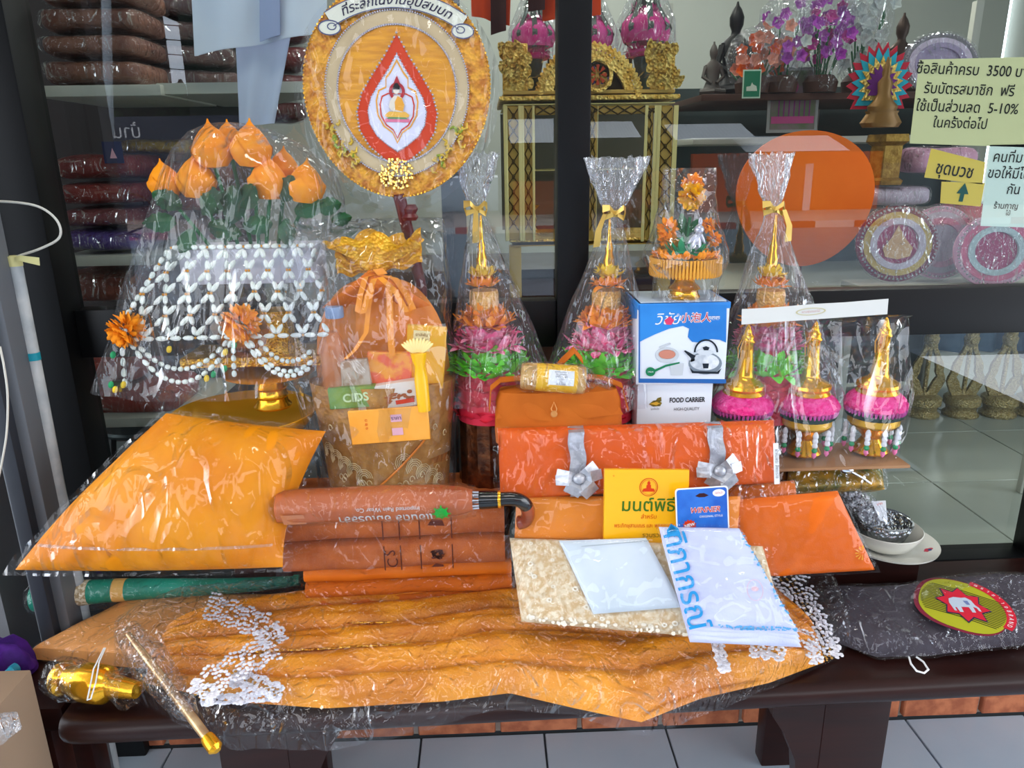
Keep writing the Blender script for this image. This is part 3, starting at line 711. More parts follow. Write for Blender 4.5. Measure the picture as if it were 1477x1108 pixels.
# candle roll on the bag
t = thing('wrapped_roll', 'small yellow labelled roll twisted in clear plastic, lying on the brown shoulder bag', 'wrapped roll', at(795, 560, 1.30))
ra, rb = at(752, 542, 1.30), at(864, 550, 1.30); rd = (rb-ra).normalized(); R_ = ax(rd, (0, -.3, 1))
q = B(); q.lathe([(.001, -.001), (.022, 0), (.0245, .006), (.0245, .115)], ra, 32, R_, amp=.001); q.obj('roll', mat('cream waxed roll', '#d8b070', .5, col2='#b98a48', ns=40), t)
q = B(); q.lathe([(.0255, .026), (.0255, .100)], ra, 40, R_, cap=False); q.obj('label', mat('yellow label', '#f0b808', .4), t)
fr_ = Fr(ra+rd*.066, rd, V((0, -.3, 1)))
def onr(a_, b_, R=.026): th = b_/R; return ra+rd*(.062+a_)+fr_.U*math.sin(th)*R+fr_.N*math.cos(th)*R
q = B(); q.grid(lambda u, v: onr(-.015+.046*u, .002+.028*v), 4, 8); q.obj('paper_sticker', WHITE, t)
for k in range(6): text(['ชุดเทียนหอม', 'ใช้บูชาพระ', 'บรรจุ ๑ ชุด', 'ราคา', '', 'ผลิตโดย'][k] or 'วัด', fr_, .005, 0, 0, 0, mat('dark ink', '#3a3c46', .6), t, fn=lambda a_, b_, k=k: onr(.008+a_, .027-.0045*k+b_, .0263))
q = B(); q.lathe([(.004, -.014), (.02, -.008), (.029, .005), (.0285, .11), (.02, .125), (.008, .14), (.012, .155), (.016, .165)], ra, 40, R_, amp=.003, fq=60, seed=2, cap=False); q.obj('plastic_wrap', FILM_C, t)

# ---- ribboned deep orange pack
t = thing('ribboned_pack', 'wide deep orange cloth pack tied with two silver ribbon bows, in clear plastic', 'package', at(920, 718, 1.35))
RP = [at(722, 722, 1.255), at(1122, 696, 1.275), at(1116, 606, 1.31), at(718, 618, 1.285)]
B().slab(RP, .022, 70, 30, p=8, amp=.003, fq=10, seed=12, back=.3).obj('folded_cloth', ROBE_R, t, sharp=3)
fr_ = frq(RP)
def rp(u, v, h): return quad(RP)(u, v)+fr_.N*h
for u0 in (.27, .765):
    q = B(); q.band([rp(u0+.004*math.sin(i), .02+.98*i/14, .026*(1-abs(2*(.02+.98*i/14)-1)**8)**.4+.002) for i in range(15)], fr_.R, .029, .0012); q.obj('ribbon', SILV, t)
    q = B()
    c = rp(u0, .30, .031)
    for (dx, dy, w0, w1) in ((-.040, .010, .012, .020), (.032, .022, .012, .02), (-.016, -.028, .014, .03), (.024, -.030, .014, .030), (-.042, -.001, .01, .018), (.042, .006, .01, .018)):
        e = c+fr_.R*dx+fr_.U*dy; wd = fr_.N.cross((e-c).normalized())
        q.band([c, mix(c, e, .5)+fr_.N*.014, e+fr_.N*.004], wd, [w0, w1*1.1, w1], .001)
    q.ell(c+fr_.N*.008, (.012, .010, .008), fr_.m3(), 14, 8); q.obj('bow', SILV, t)
B().sheet(RP, .027, .022, 110, 40, p=8, seed=14, amp=.006, fq=20, flap=.006).obj('plastic_wrap', film('ribbon pack film', milk=.035, refl=1.2, bs=18, bump=1, dist=.018), t, sharp=3)
q = B(); q.poly([(-.005, -.038), (.005, -.038), (.005, .038), (-.005, .038)], Fr(rp(.975, .35, .03), fr_.R, fr_.U)); q.obj('paper_tag', WHITE, t)
text('ผ้าห่มพระ สีพระราช', Fr(rp(.975, .35, .031), fr_.R, fr_.U), .009, 0, 0, .001, mat('dark ink', '#3a3c46', .6), t, rot=-PI/2, sx=.8)

# ---- two plain saffron packs in front of it
t = thing('robe_pack', 'plain light saffron cloth pack standing behind the yellow book and umbrella handle', 'package', at(840, 775, 1.30))
A1 = [at(742, 778, 1.23), at(1062, 790, 1.225), at(1068, 716, 1.25), at(745, 716, 1.25)]
B().slab(A1, .012, 40, 20, p=12, amp=.002, seed=31, back=.9).obj('folded_cloth', mat('light saffron cloth', '#e88a2e', .5, col2='#e07e20', ns=5, bump=.2, bs=400), t, sharp=3)
B().sheet(A1, .014, .02, 60, 24, seed=33, amp=.003, flap=.003).obj('plastic_wrap', FILM_S, t, sharp=3)
t = thing('robe_pack', 'deep orange cloth pack with a small gold crest, beside the blue hanging pack', 'package', at(1150, 815, 1.30))
A2 = [at(1075, 832, 1.245), at(1262, 822, 1.245), at(1208, 708, 1.265), at(1048, 722, 1.26)]
B().slab(A2, .016, 40, 30, p=14, amp=.002, seed=35, back=.9, fold=lambda u, v: .004*math.exp(-((u-v*.6-.25)/.08)**2)).obj('folded_cloth', mat('strong orange cloth', '#ec7014', .5, col2='#e0640c', ns=5, bump=.2, bs=400), t, sharp=3)
B().sheet(A2, .018, .03, 60, 40, seed=36, amp=.003, flap=.004).obj('plastic_wrap', FILM_S, t, sharp=3)
f2 = frq(A2); q = B(); e0 = quad(A2)(.945, .27)+f2.N*.017
for i in range(7):
    a = PI*.5+i*PI/6; q.poly([(math.cos(a)*.004, math.sin(a)*.004), (math.cos(a-.1)*.014, math.sin(a-.1)*.014), (math.cos(a+.1)*.014, math.sin(a+.1)*.014)], Fr(e0, f2.R, f2.U))
q.obj('crest', mat('gold yellow print', '#f0b020', .4), t, flat=True)
t = thing('robe_pack', 'small crumpled saffron pack end showing above the deep orange pack beside the hanging card', 'package', at(1095, 712, 1.40))
A3 = [at(1040, 728, 1.29), at(1150, 720, 1.29), at(1146, 693, 1.31), at(1048, 702, 1.31)]
B().slab(A3, .02, 30, 16, p=4, amp=.004, fq=20, seed=41, back=1).obj('folded_cloth', ROBE, t, sharp=3); B().sheet(A3, .024, .03, 40, 20, seed=43).obj('plastic_wrap', FILM_C, t, sharp=3)

# ---- yellow prayer book
t = thing('prayer_book', 'bright yellow prayer book with red seated emblem and green title, standing against the orange packs', 'book', at(930, 772, 1.26))
BK = [at(880, 785, 1.19), at(1000, 785, 1.195), at(988, 676, 1.215), at(867, 679, 1.21)]
fb = frq(BK); wB = (BK[1]-BK[0]).length; hB = (BK[3]-BK[0]).length
fb.O = fb.O+fb.N*.0
q = B(); q.add([fb.pt(x, y, z) for z in (-.009, 0) for x, y in ((-wB/2, -hB/2), (wB/2, -hB/2), (wB/2-.004, hB/2), (-wB/2-.004, hB/2))], [(3, 2, 1, 0), (4, 5, 6, 7), (0, 1, 5, 4), (1, 2, 6, 5), (2, 3, 7, 6), (3, 0, 4, 7)])
q.obj('cover', mat('yellow book cover', '#f8b400', .4, coat=.3), t, flat=True)
RED = mat('red print', '#d0380c', .5); GRN = mat('green print', '#3c6a1c', .5)
q = B(); q.ring(circ(.0165, cy=hB*.27), circ(.0155, cy=hB*.27), fb, .0004); q.ring(circ(.0135, cy=hB*.27), circ(.0132, cy=hB*.27), fb, .0004)
q.poly([(-.011, -.007), (.011, -.007), (.009, -.002), (.005, .001), (.0035, .006), (-.0035, .006), (-.005, .001), (-.009, -.002)] and [(x, y+hB*.27) for x, y in ((-.011, -.008), (.011, -.008), (.0095, -.003), (.004, -.002), (.004, .004), (-.004, .004), (-.004, -.002), (-.0095, -.003))], fb, .0004)
q.poly(circ(.0028, .0036, 16, 0, hB*.27+.007), fb, .0004); q.poly([(-.0006, hB*.27+.009), (.0006, hB*.27+.009), (0, hB*.27+.0135)], fb, .0004)
q.obj('emblem', RED, t, flat=True)
text('มนต์พิธี', fb, .032, .001, hB*.02, .0004, GRN, t, bold=.012); text('สำหรับ', fb, .011, .003, -hB*.13, .0004, RED, t)
text('พระภิกษุสามเณร และ พุทธศาสนิกชน', fb, .0105, .002, -hB*.25, .0004, RED, t, sx=.8); text('รวบรวม', fb, .012, .012, -hB*.38, .0004, mat('brown print', '#6a4a10', .5), t)
text('๑', fb, .006, -wB*.42, hB*.42, .0004, RED, t)

# ---- blue hanging card pack
t = thing('blister_card', 'small blue hanging card pack with red and white lettering beside the yellow book', 'card pack', at(1015, 765, 1.25))
BC = [at(984, 790, 1.17), at(1060, 785, 1.17), at(1042, 702, 1.195), at(966, 706, 1.19)]
fc = frq(BC); wC = (BC[1]-BC[0]).length; hC = (BC[3]-BC[0]).length
def rrect(w_, h_, r_, n=5): return [(sx_*(w_/2-r_)+r_*math.cos(a), sy_*(h_/2-r_)+r_*math.sin(a)) for sx_, sy_, a0 in ((1, 1, 0), (-1, 1, PI/2), (-1, -1, PI), (1, -1, 1.5*PI)) for a in [a0+PI/2*i/n for i in range(n+1)]]
q = B(); q.poly(rrect(wC, hC, .006), fc, 0, .001); q.obj('card', WHITE, t, flat=True)
q = B(); q.poly(rrect(wC-.005, hC-.005, .005), fc, .001, .0003); q.obj('blue_print', mat('cobalt blue print', '#1858b8', .35, col2='#2a70cc', ns=30), t, flat=True)
q = B(); q.poly([(-.012, hC*.36), (-.004, hC*.40), (.004, hC*.40), (.012, hC*.36), (.005, hC*.335), (-.005, hC*.335)], fc, .0013, .0004); q.obj('hang_hole', mat('dark slot', '#3a1a20', .8), t, flat=True)
q = B(); q.poly(circ(.011, .0065, 20, wC*.32, hC*.39), fc, .0014, .0003); q.obj('white_seal', WHITE, t, flat=True)
q = B(); q.poly([((.0125 if i % 2 else .0095)*math.cos(i*PI/12)-wC*.25, (.0105 if i % 2 else .008)*math.sin(i*PI/12)-hC*.12) for i in range(24)], fc, .0014, .0003); q.obj('starburst', RED, t, flat=True)
text('NEW', fc, .008, -wC*.25, -hC*.12, .0018, WHITE, t, rot=.2, bold=.03); text('GOLD', fc, .005, wC*.32, hC*.39, .0018, RED, t)
text('WINNER', fc, .0135, .004, hC*.12, .0014, WHITE, t, bold=.05, shear=.3); text('WINNER', fc, .0135, .004, hC*.12, .0019, RED, t, bold=.01, shear=.3)
text('ORIGINAL STYLE', fc, .0055, wC*.16, hC*.01, .0014, WHITE, t)
q = B(); q.rbox(fc.pt(.012, -hC*.3, .004), (.04, .012, .008), .002, 2, fc.m3()); q.obj('blister', mat('steel blade pack', '#aab4c4', .2, .8), t)

# ---- beige lace cloth pack with white packet and towel on it
t = thing('lace_cloth_pack', 'flat beige lace cloth pack lying under the white packet and the printed towel', 'package', onz(900, 880, .54))
LC = [onz(752, 897, .572), onz(1140, 930, .565), onz(1100, 788, .69), onz(735, 776, .69)]
B().slab(LC, .014, 60, 30, p=16, amp=.0015, seed=51, back=1.2).obj('folded_cloth', mat('beige lace cloth', '#c9a97c', .8, col2='#e0cfb0', ns=110, bump=.5, bs=260, contrast=.2), t, sharp=3)
fl_ = frq(LC); q = B()
for i in range(46):
    u, v = uni(.04, .96), uni(.06, .94)
    if .28 < u < .9 and v > .2: continue
    c = quad(LC)(u, v)+fl_.N*.0153; f3 = Fr(c, fl_.R, fl_.U); r_ = uni(.0035, .0055); q.ring(circ(r_, r_*.8, 14), circ(r_*.45, r_*.35, 14), f3)
for i in range(60):
    u, v = uni(.02, .98), uni(.01, .09); c = quad(LC)(u, v)+fl_.N*.0145; q.poly(circ(uni(.002, .005), uni(.002, .004), 8), Fr(c, fl_.R, fl_.U))
stuff(q.obj('lace_motif', mat('cream lace motif', '#e9dfca', .8), t, flat=True))
B().sheet(LC, .0165, .025, 90, 50, p=16, seed=52, amp=.003, flap=.006).obj('plastic_wrap', FILM, t, sharp=3)
t = thing('white_packet', 'thin square translucent white packet lying on the beige lace pack', 'packet', onz(890, 850, .58))
P0w = quad(LC)(.5, .5)+fl_.N*.022; WP = [onpl(x, y, P0w, fl_.N) for x, y in ((856, 886), (986, 876), (932, 776), (806, 780))]
B().slab(WP, .006, 30, 24, p=14, amp=.0012, seed=61, back=.8).obj('paper', mat('soft white paper', '#c2ccd2', .55, col2='#d0d8de', ns=14), t, sharp=3)
B().sheet(WP, .008, .02, 50, 40, p=14, seed=62, amp=.002, flap=.002).obj('plastic_wrap', FILM_S, t, sharp=3)
fw_ = frq(WP); q = B()
for i in range(34): q.poly(circ(.0013, .0009, 6, -.062+.0035*i+.002, .052-.0*i), Fr(fw_.O, fw_.R, fw_.U), .009, .0003)
stuff(q.obj('perforation', mat('grey stitch', '#8d979c', .7), t, flat=True))

t = thing('printed_towel', 'thick folded white towel with bright blue lettering down its left edge', 'towel', onz(1050, 880, .58))
WT = mat('white lilac towel', '#bcc0de', .8, col2='#cdd1e8', ns=9, bump=.4, bs=300)
P0t = quad(LC)(.5, .5)+fl_.N*.052; TC = [onpl(x, y, P0t, fl_.N) for x, y in ((990, 905), (1152, 912), (1066, 762), (950, 760))]
for k in range(4):
    d_ = V((0, 0, -.0085*k)); o_ = V((.002*k, -.0015*k, 0))
    B().slab([p+d_+o_ for p in TC], .0125, 44, 44, p=18, amp=.0015, seed=70+k, pw=.4, back=.5, fold=lambda u, v: .002*math.sin(v*30+u*6)).obj('fold_layer', WT, t, sharp=3)
BLU = mat('bright sky blue print', '#1a8cc8', .6); ft = frq(TC); tq = quad(TC)
ed = (TC[0]-TC[3])                                    # down the left edge
ftl = Fr(tq(.13, .5)+ft.N*.0155, ed, ft.N.cross(ed))
text('ทิภากรณ์', ftl, .050, .006, -.002, 0, BLU, t, bold=.01, sx=.9)
q = B()
for a in (-.5, 0, .5): q.poly([(-.088+math.cos(a+PI)*0, -.0), (-.078+.0*a, .008*a-.006), (-.068+.004*math.cos(a), .022*a), (-.078, .008*a+.006)], ftl, 0, .0005)
q.obj('leaf_print', BLU, t, flat=True)
q = B()
for i in range(150):
    if i % 3: u, v = uni(.3, 1), uni(.0, .035)
    else: u, v = uni(.95, 1.0), uni(.0, 1)
    q.poly(circ(uni(.001, .003), uni(.001, .002), 6), Fr(tq(u, v)+ft.N*(.0128*(max(0, 1-abs(2*u-1)**18)*max(0, 1-abs(2*v-1)**18))**.5+.001), ft.R, ft.U))
stuff(q.obj('edge_print', mat('sky blue edge print', '#5aa6d6', .7), t, flat=True))
q = B(); q.ring(circ(.013, .017, 30), circ(.012, .016, 30), Fr(tq(.78, .38)+ft.N*.0165, ft.R, ft.U)); q.poly(circ(.006, .004, 12, 0, .002), Fr(tq(.78, .38)+ft.N*.0165, ft.R, ft.U)); q.obj('faint_stamp', mat('faint peach print', '#d8b8c0', .7), t, flat=True)
B().sheet(TC, .017, .03, 60, 70, p=16, seed=77, amp=.004, fq=18, flap=-.004).obj('plastic_wrap', FILM_S, t, sharp=3)

# ---- dark foot rug with elephant crest
t = thing('folded_mat', 'dark grey folded cloth in clear film with a green striped oval elephant crest', 'folded cloth', onz(1300, 900, .452))
bot = [(1168, 880), (1200, 925), (1265, 948), (1340, 946), (1420, 936), (1530, 925)]
top = [(1190, 850), (1240, 852), (1300, 850), (1360, 838), (1440, 832), (1530, 838)]
DF = curve_fn(bot, top, .458, .50)
B().slab(DF, .032, 70, 40, p=5, amp=.003, fq=10, seed=81, pw=.5, back=.1).obj('folded_cloth', mat('dark grey felt', '#4a434a', .85, col2='#3c363d', ns=10, bump=.5, bs=200), t, sharp=3)
q = B()
def rays_(u, v): return DF(-.03+u*1.06, -.05+v*1.15)
q.sheet(DF, .037, .05, 100, 56, p=5, seed=83, amp=.005, flap=.008, pw=.5); q.obj('plastic_wrap', FILM, t, sharp=3)
q = B(); q.tube([onz(x, y, .462) for x, y in ((1311, 948), (1314, 958), (1322, 968), (1333, 971), (1339, 966), (1332, 955), (1322, 948))], .0018, 8); q.obj('string_loop', WHITE, t)
N_ = nrm(DF)
ec = onz(1384, 880, .505); eR = onz(1424, 882, .505)-ec; eU = onz(1382, 838, .512)-ec
fe = Fr(ec+V((0, -.006, .014)), eR, eU)
OLV = mat('olive green print', '#a8a820', .6); DKP = mat('dark stripe print', '#3a3c18', .6); DRED = mat('crimson print', '#c81c34', .5)
tl_ = -.5
def ro(p, a=tl_): return (p[0]*math.cos(a)-p[1]*math.sin(a), p[0]*math.sin(a)+p[1]*math.cos(a))
A_, B_ = .074, .080
sup = [ro((A_*math.copysign(abs(math.cos(a))**.8, math.cos(a)), B_*math.copysign(abs(math.sin(a))**.8, math.sin(a)))) for a in [2*PI*i/40 for i in range(40)]]
q = B(); q.poly([(x*1.06-.004, y*1.06) for x, y in sup], fe, 0, .0004); q.obj('crest_border', mat('maroon print', '#7a1c34', .6), t, flat=True)
q = B(); q.poly(sup, fe, .0006, .0004); q.obj('crest_ground', OLV, t, flat=True)
q = B()
for i in range(-8, 9):                                # chevron stripes
    y = i*.0056; xw = A_*math.sqrt(max(0, 1-(y/B_)**2))*.96
    if xw < .008: continue
    q.poly([ro(p) for p in ((-xw, y-.001), (0, y-.001+.004), (xw, y-.001), (xw, y+.001), (0, y+.001+.004), (-xw, y+.001))], fe, .0012, .0004)
q.obj('crest_stripes', DKP, t, flat=True)
st_ = [ro(((.043 if i % 2 else .029)*math.cos(i*PI/8), (.054 if i % 2 else .037)*math.sin(i*PI/8)), .1) for i in range(16)]
q = B(); q.poly([(x*1.08, y*1.08) for x, y in st_], fe, .0018, .0004); q.obj('star_border', mat('dark navy print', '#2a2a4a', .6), t, flat=True)
q = B(); q.poly(st_, fe, .0024, .0004); q.obj('star', DRED, t, flat=True)
ele = [(-.020, -.012), (-.0205, .002), (-.017, .009), (-.008, .012), (.004, .011), (.011, .012), (.017, .007), (.018, -.001), (.0215, -.006), (.021, -.012), (.018, -.011), (.0175, -.006), (.013, -.004), (.0115, -.014), (.006, -.014), (.006, -.005), (-.006, -.005), (-.0075, -.014), (-.013, -.014), (-.0135, -.006), (-.016, -.006), (-.0165, -.012)]
ele = [(x*1.15, y*1.75) for x, y in ele]
q = B(); q.poly(ele, fe, .003, .0004); q.obj('elephant', mat('pale blue grey print', '#b4c0d0', .5), t, flat=True)
q = B(); q.poly([(.004, .010), (.012, .010), (.012, -.002), (.006, -.002)], fe, .0036, .0003); q.obj('elephant_ear', mat('slate blue print', '#6878a8', .5), t, flat=True)
arc = [(.071+.012*math.cos(a), 0) for a in (0,)]
rb_o = [(.084*math.cos(a)+.002, .092*math.sin(a)) for a in [1.0-1.9*i/14 for i in range(15)]]; rb_i = [(.070*math.cos(a), .078*math.sin(a)) for a in [1.0-1.9*i/14 for i in range(15)]]
q = B(); q.add([fe.pt(x, y, .0014) for x, y in rb_o+rb_i], [(i, i+1, 16+i, 15+i) for i in range(14)]); q.obj('crest_ribbon', DRED, t, flat=True)
for k, chx in enumerate('ตราช้างBRAND'):
    a = .85-1.6*k/11; text(chx, fe, .011, .077*math.cos(a), .085*math.sin(a), .0018, WHITE, t, rot=a-PI/2)

# ================================================================== BACK ROW
def pxw(p, n): return n*mpp(p)
# ---- gold pedestal bowl
YB = 1.40
gc = at(352, 592, YB); R1 = pxw(gc, 102)
t = thing('pedestal_bowl', 'wide polished gold pedestal bowl behind the big pillow, holding the white garland offering', 'bowl', V((gc.x, YB, .452)))
zr = gc.z
q = B(); q.lathe([(.001, zr-.452-.045), (.06, zr-.452-.044), (R1*.82, zr-.452-.03), (R1*.97, zr-.452-.004), (R1, zr-.452), (R1*1.01, zr-.452-.001), (R1*.99, zr-.452-.008), (R1*.84, zr-.452-.036), (.062, zr-.452-.052), (.03, zr-.452-.06)], V((gc.x, YB, .452)), 64, cap=False); q.obj('bowl', mat('satin gold bowl', '#f4b02c', .32, .45), t)
q = B(); q.lathe([(.05, .157), (.05, .165), (.045, .175), (.035, .185), (.026, .20), (.034, .22), (.026, .26), (.022, .32), (.034, zr-.452-.058)], V((gc.x, YB, .452)), 48); q.obj('foot', GOLDR, t)

t = thing('added_riser', 'added dark block under the gold pedestal bowl, filling the dark gap behind the green roll', 'riser', V((gc.x, 1.40, .452)))
B().rbox((gc.x, 1.445, .53), (.12, .10, .155), .003).obj('block', DWOOD, t)  # added block, its dark front fills the dark gap below the bowl

# ---- white garland offering with lotus buds
c0 = at(394, 585, YB); zb0 = c0.z
t = thing('garland_offering', 'white jasmine net offering with orange lotus buds and marigolds under a cellophane cone', 'offering', V((c0.x, YB, zb0)))
q = B(); q.lathe([(.034, 0), (.036, .004), (.03, .012), (.0285, .02), (.031, .024), (.0285, .028), (.027, .036), (.032, .042), (.027, .05), (.025, .058), (.04, .066), (.085, .07)], V((c0.x, YB, zb0-.002)), 40); q.obj('foot', GOLD, t)
TX0, TX1 = at(247, 360, YB-.02), at(456, 356, YB-.02); BX0, BX1 = at(168, 488, YB-.06), at(476, 480, YB-.06)
NETC = [BX0, BX1, TX1, TX0]; nf = quad(NETC); NN = nrm(nf)
# white lid box behind the net
q = B(); zt_, zb_ = TX0.z, at(300, 408, YB).z
q.rbox(((TX0.x+TX1.x)/2, YB+.045, (zt_+zb_)/2-.001), (TX1.x-TX0.x-.02, .13, zt_-zb_), .004); q.obj('lid', mat('white lid tray', '#d6d4dc', .6), t)
q = B(); q.rbox(((TX0.x+TX1.x)/2, YB+.05, zb0+.09), (.30, .12, .02), .006); q.lathe([(.05, .0), (.035, .02), (.03, .08)], V((c0.x+.01, YB+.05, zb0+.10)), 30); q.obj('inner_stand', GOLDR, t)
q = B(); q.lathe([(.03, 0), (.06, .02), (.07, .05), (.05, .07)], V((c0.x-.05, YB+.06, zb0+.1)), 24); q.obj('inner_tray', mat('copper gold tray', '#b9864a', .3, .9), t)
BUD = mat('pale mint white jasmine', '#dfe8dc', .7, col2='#eef2ea', ns=60); BEAD = mat('orange gold bead', '#e09a20', .3, .6)
def strand(n=3, ln=.036, r=.0042):
    b = B(); s = ln/n
    for k in range(n):
        z = -ln/2+s*(k+.5); b.lathe([(.0008, -s*.48), (r*.75, -s*.3), (r, 0), (r*.8, s*.3), (.0012, s*.46)], V((0, 0, z)), 8)
    return b
bud_me = None
def put_strand(a, b_, parent, nm='jasmine_strand'):
    """one short string of buds from a to b (shared mesh)"""
    global bud_me
    if bud_me is None:
        o0 = strand(2, 1, .15).obj(nm, BUD, None); bud_me = o0.data; bpy.data.objects.remove(o0)
    o = bpy.data.objects.new(nm, bud_me); COL.objects.link(o); o.parent = parent
    d = b_-a; l = d.length; o.rotation_mode = 'QUATERNION'; o.rotation_quaternion = d.to_track_quat('Z', 'Y'); o.location = (a+b_)/2-offs(parent); w_ = .032; o.scale = (w_, w_, l*.97)
    return o
rows, cols = 4, 8; beads = B(); nodes = {}
for r in range(rows+1):
    for c_ in range(cols+1):
        u = (c_+(.5 if r % 2 else 0))/(cols+.0); v = 1-r/rows
        if u > 1.001: continue
        p = nf(u, v)+NN*(.006+.004*noise.noise(V((u*9, v*9, 0))))+V((0, 0, -.002*rnd())); nodes[r, c_] = p
for (r, c_), p in nodes.items():
    if 0 < r < rows: 
        for d_ in (-.0025, .0025): beads.ell(p+V((d_, -.003, 0)), .0026, seg=6, rings=4)
    if r < rows:
        for dc in ((0, -1) if r % 2 == 0 else (0, 1)):
            n2 = nodes.get((r+1, c_+dc))
            if n2: put_strand(p, n2, t)
for i in range(cols):                                # rims
    for v_ in (1.015, -.02):
        a, b_ = nf(i/cols, v_)+NN*.004, nf((i+1)/cols, v_)+NN*.004; put_strand(a, b_, t); beads.ell(a, .0026, seg=6, rings=4)
for i in range(6):
    a, b_ = nf(-.015, i/6)+NN*.003, nf(-.015, (i+1)/6)+NN*.003; put_strand(a, b_, t); beads.ell(a, .0028, seg=6, rings=4)
stuff(beads.obj('beads', BEAD, t))
def swag(x0, y0, x1, y1, dip, n, yy):
    pts = []
    for i in range(n+1):
        s = i/n; pts.append(at(x0+(x1-x0)*s, y0+(y1-y0)*s+dip*4*s*(1-s), yy))
    for i in range(n): put_strand(pts[i], pts[i+1], t)
YS = 1.335
swag(186, 492, 338, 488, 62, 8, YS); swag(200, 500, 330, 490, 38, 7, YS+.01); swag(176, 500, 180, 560, 0, 2, YS)
swag(358, 490, 452, 520, 30, 5, YS); swag(372, 490, 450, 505, 24, 5, YS+.01); swag(336, 500, 338, 545, 0, 2, YS); swag(352, 490, 448, 530, 30, 5, YS-.005)
MAR = mat('orange marigold', '#f4951a', .7, col2='#fba62c', ns=60)
for px, py in ((182, 476), (347, 466)):
    q = B(); ball_flower(q, at(px, py, YS-.01), .031 if px < 200 else .033, 90); q.obj('marigold', MAR, t, flat=False)
GL = mat('green garland leaf', '#2f9a62', .5); YL = mat('yellow champak bud', '#e8c52c', .5)
for (px, py, m_) in ((163, 512, GL), (160, 555, GL), (166, 562, YL), (178, 555, YL), (338, 498, GL), (325, 508, YL), (308, 540, GL), (324, 532, GL), (298, 546, YL), (244, 504, YL)):
    q = B(); q.ell(at(px, py, YS-.008), (.005, .004, .007), ax((.3, 0, 1)), 10, 6); q.obj('tassel_bud', m_, t)
LOT = mat('orange lotus paper', '#f79a18', .55, col2='#f08a10', ns=40)
def lotus_bud(px, py, s=1.0, tilt=0, yy=YB):
    c = at(px, py, yy); q = B(); R_ = Matrix.Rotation(tilt, 3, 'Y')
    k = .0300*s
    q.lathe([(.005, -k*1.0), (k*.55, -k*.92), (k*.9, -k*.6), (k*.98, -k*.2), (k*.93, k*.15), (k*.74, k*.5), (k*.46, k*.85), (k*.20, k*1.06), (k*.07, k*1.24), (.001, k*1.4)], c, 40, R_, pleat=5, pa=.03)
    for n, rr, a1, top in ((4, 1.06, .2, .35), (4, 1.02, 1.0, .75)):
        for i in range(n):
            a0 = 2*PI*i/n+a1+px
            def g(u, v, a0=a0, rr=rr, top=top):
                z = -.95+(top+.95)*v; pr_ = max(.1, math.cos(z*1.15)**.8) if z < .1 else max(.08, 1-.05-((z-.1)/1.5)**.9*.95)
                wd = 1.5*(1-v**3*.9); a = a0+(u-.5)*wd
                r = k*(rr*pr_+.02+.10*max(0, v-.8)); return c+R_@V((math.cos(a)*r, math.sin(a)*r, z*k))
            q.grid(g, 6, 9)
    q.obj('lotus_bud', LOT, t, sharp=1.2)
    q = B(); e = V((c0.x+(c.x-c0.x)*.55, yy, TX0.z)); q.tube([c+V((0, 0, -k*.8)), mix(c, e, .5)+V((0, 0, -.01)), e], .0035, 8); q.obj('stem', STEM, t)
STEM = mat('green wrapped stem', '#2a6a40', .5); LEAF = mat('dark green cloth leaf', '#143f22', .4, col2='#1f5a32', ns=30)
for a_ in ((238, 262, .95, -.1), (330, 200, .8, 0, 1.45), (283, 258, 1.12, .05), (306, 213, 1.15, -.05), (362, 212, 1.15, .05), (409, 243, .95, .1, 1.45), (387, 260, 1.12, .05), (441, 266, 1.1, .15)):
    lotus_bud(*a_)
def leaf(b, c, d, ln, wd, upv=(0, -1, .2)):
    d = V(d).normalized(); s_ = d.cross(V(upv)).normalized(); n_ = s_.cross(d)
    b.grid(lambda u, v: V(c)+d*ln*v+s_*((u-.5)*wd*math.sin(PI*min(.985, v*.93+.05))**.8*(1+.12*math.sin(v*30)))+n_*(ln*.3*v*v-abs(u-.5)*wd*.4), 6, 10)
for (px, py, dx, dz, s) in ((262, 300, -.7, .5, 1), (252, 318, -1, -.1, 1), (290, 310, .5, .6, 1), (300, 325, .8, -.3, 1.1), (330, 322, .3, 1, 1.3), (345, 300, .5, .5, 1.1), (350, 325, .9, 0, 1), (318, 305, -.6, .8, 1.1), (405, 290, .4, .6, 1), (425, 305, .8, .2, 1), (412, 315, 0, -1, .9), (455, 300, .9, .1, .9), (300, 290, -.2, .9, .8), (275, 330, -.4, -.9, .9), (440, 290, -.5, .7, .8), (478, 318, .9, .1, .7)):
    q = B(); leaf(q, at(px, py, YB-.02), (dx, uni(-.3, .3), dz), .052*s, .036*s); q.obj('leaf', LEAF, t)
# cellophane cone
apx = at(330, 178, YB); q = B(); zc = zb0
def H_(py, y=YB): return at(330, py, y).z-zc
prof = []
for (py, xl, xr, ry) in ((556, 142, 500, .12), (530, 150, 498, .125), (480, 168, 505, .13), (420, 188, 505, .12), (350, 212, 498, .11), (290, 226, 490, .10), (250, 234, 478, .09), (215, 255, 440, .075), (190, 276, 395, .05), (178, 300, 345, .02), (176, 318, 330, .004)):
    a, b_ = at(xl, py, YB), at(xr, py, YB); prof.append(((b_.x-a.x)/2, ry, a.z-zc, (a.x+b_.x)/2-c0.x, 0))
q.lathe(prof, V((c0.x, YB, zc)), 110, pleat=9, pa=.045, amp=.008, fq=13, seed=6, cap=False)
# subdivide vertically by resampling for smooth crinkles
q.obj('cellophane_wrap', film('cone cellophane', milk=.12, refl=1.6, bs=15, bump=1, dist=.022), t, sharp=3)

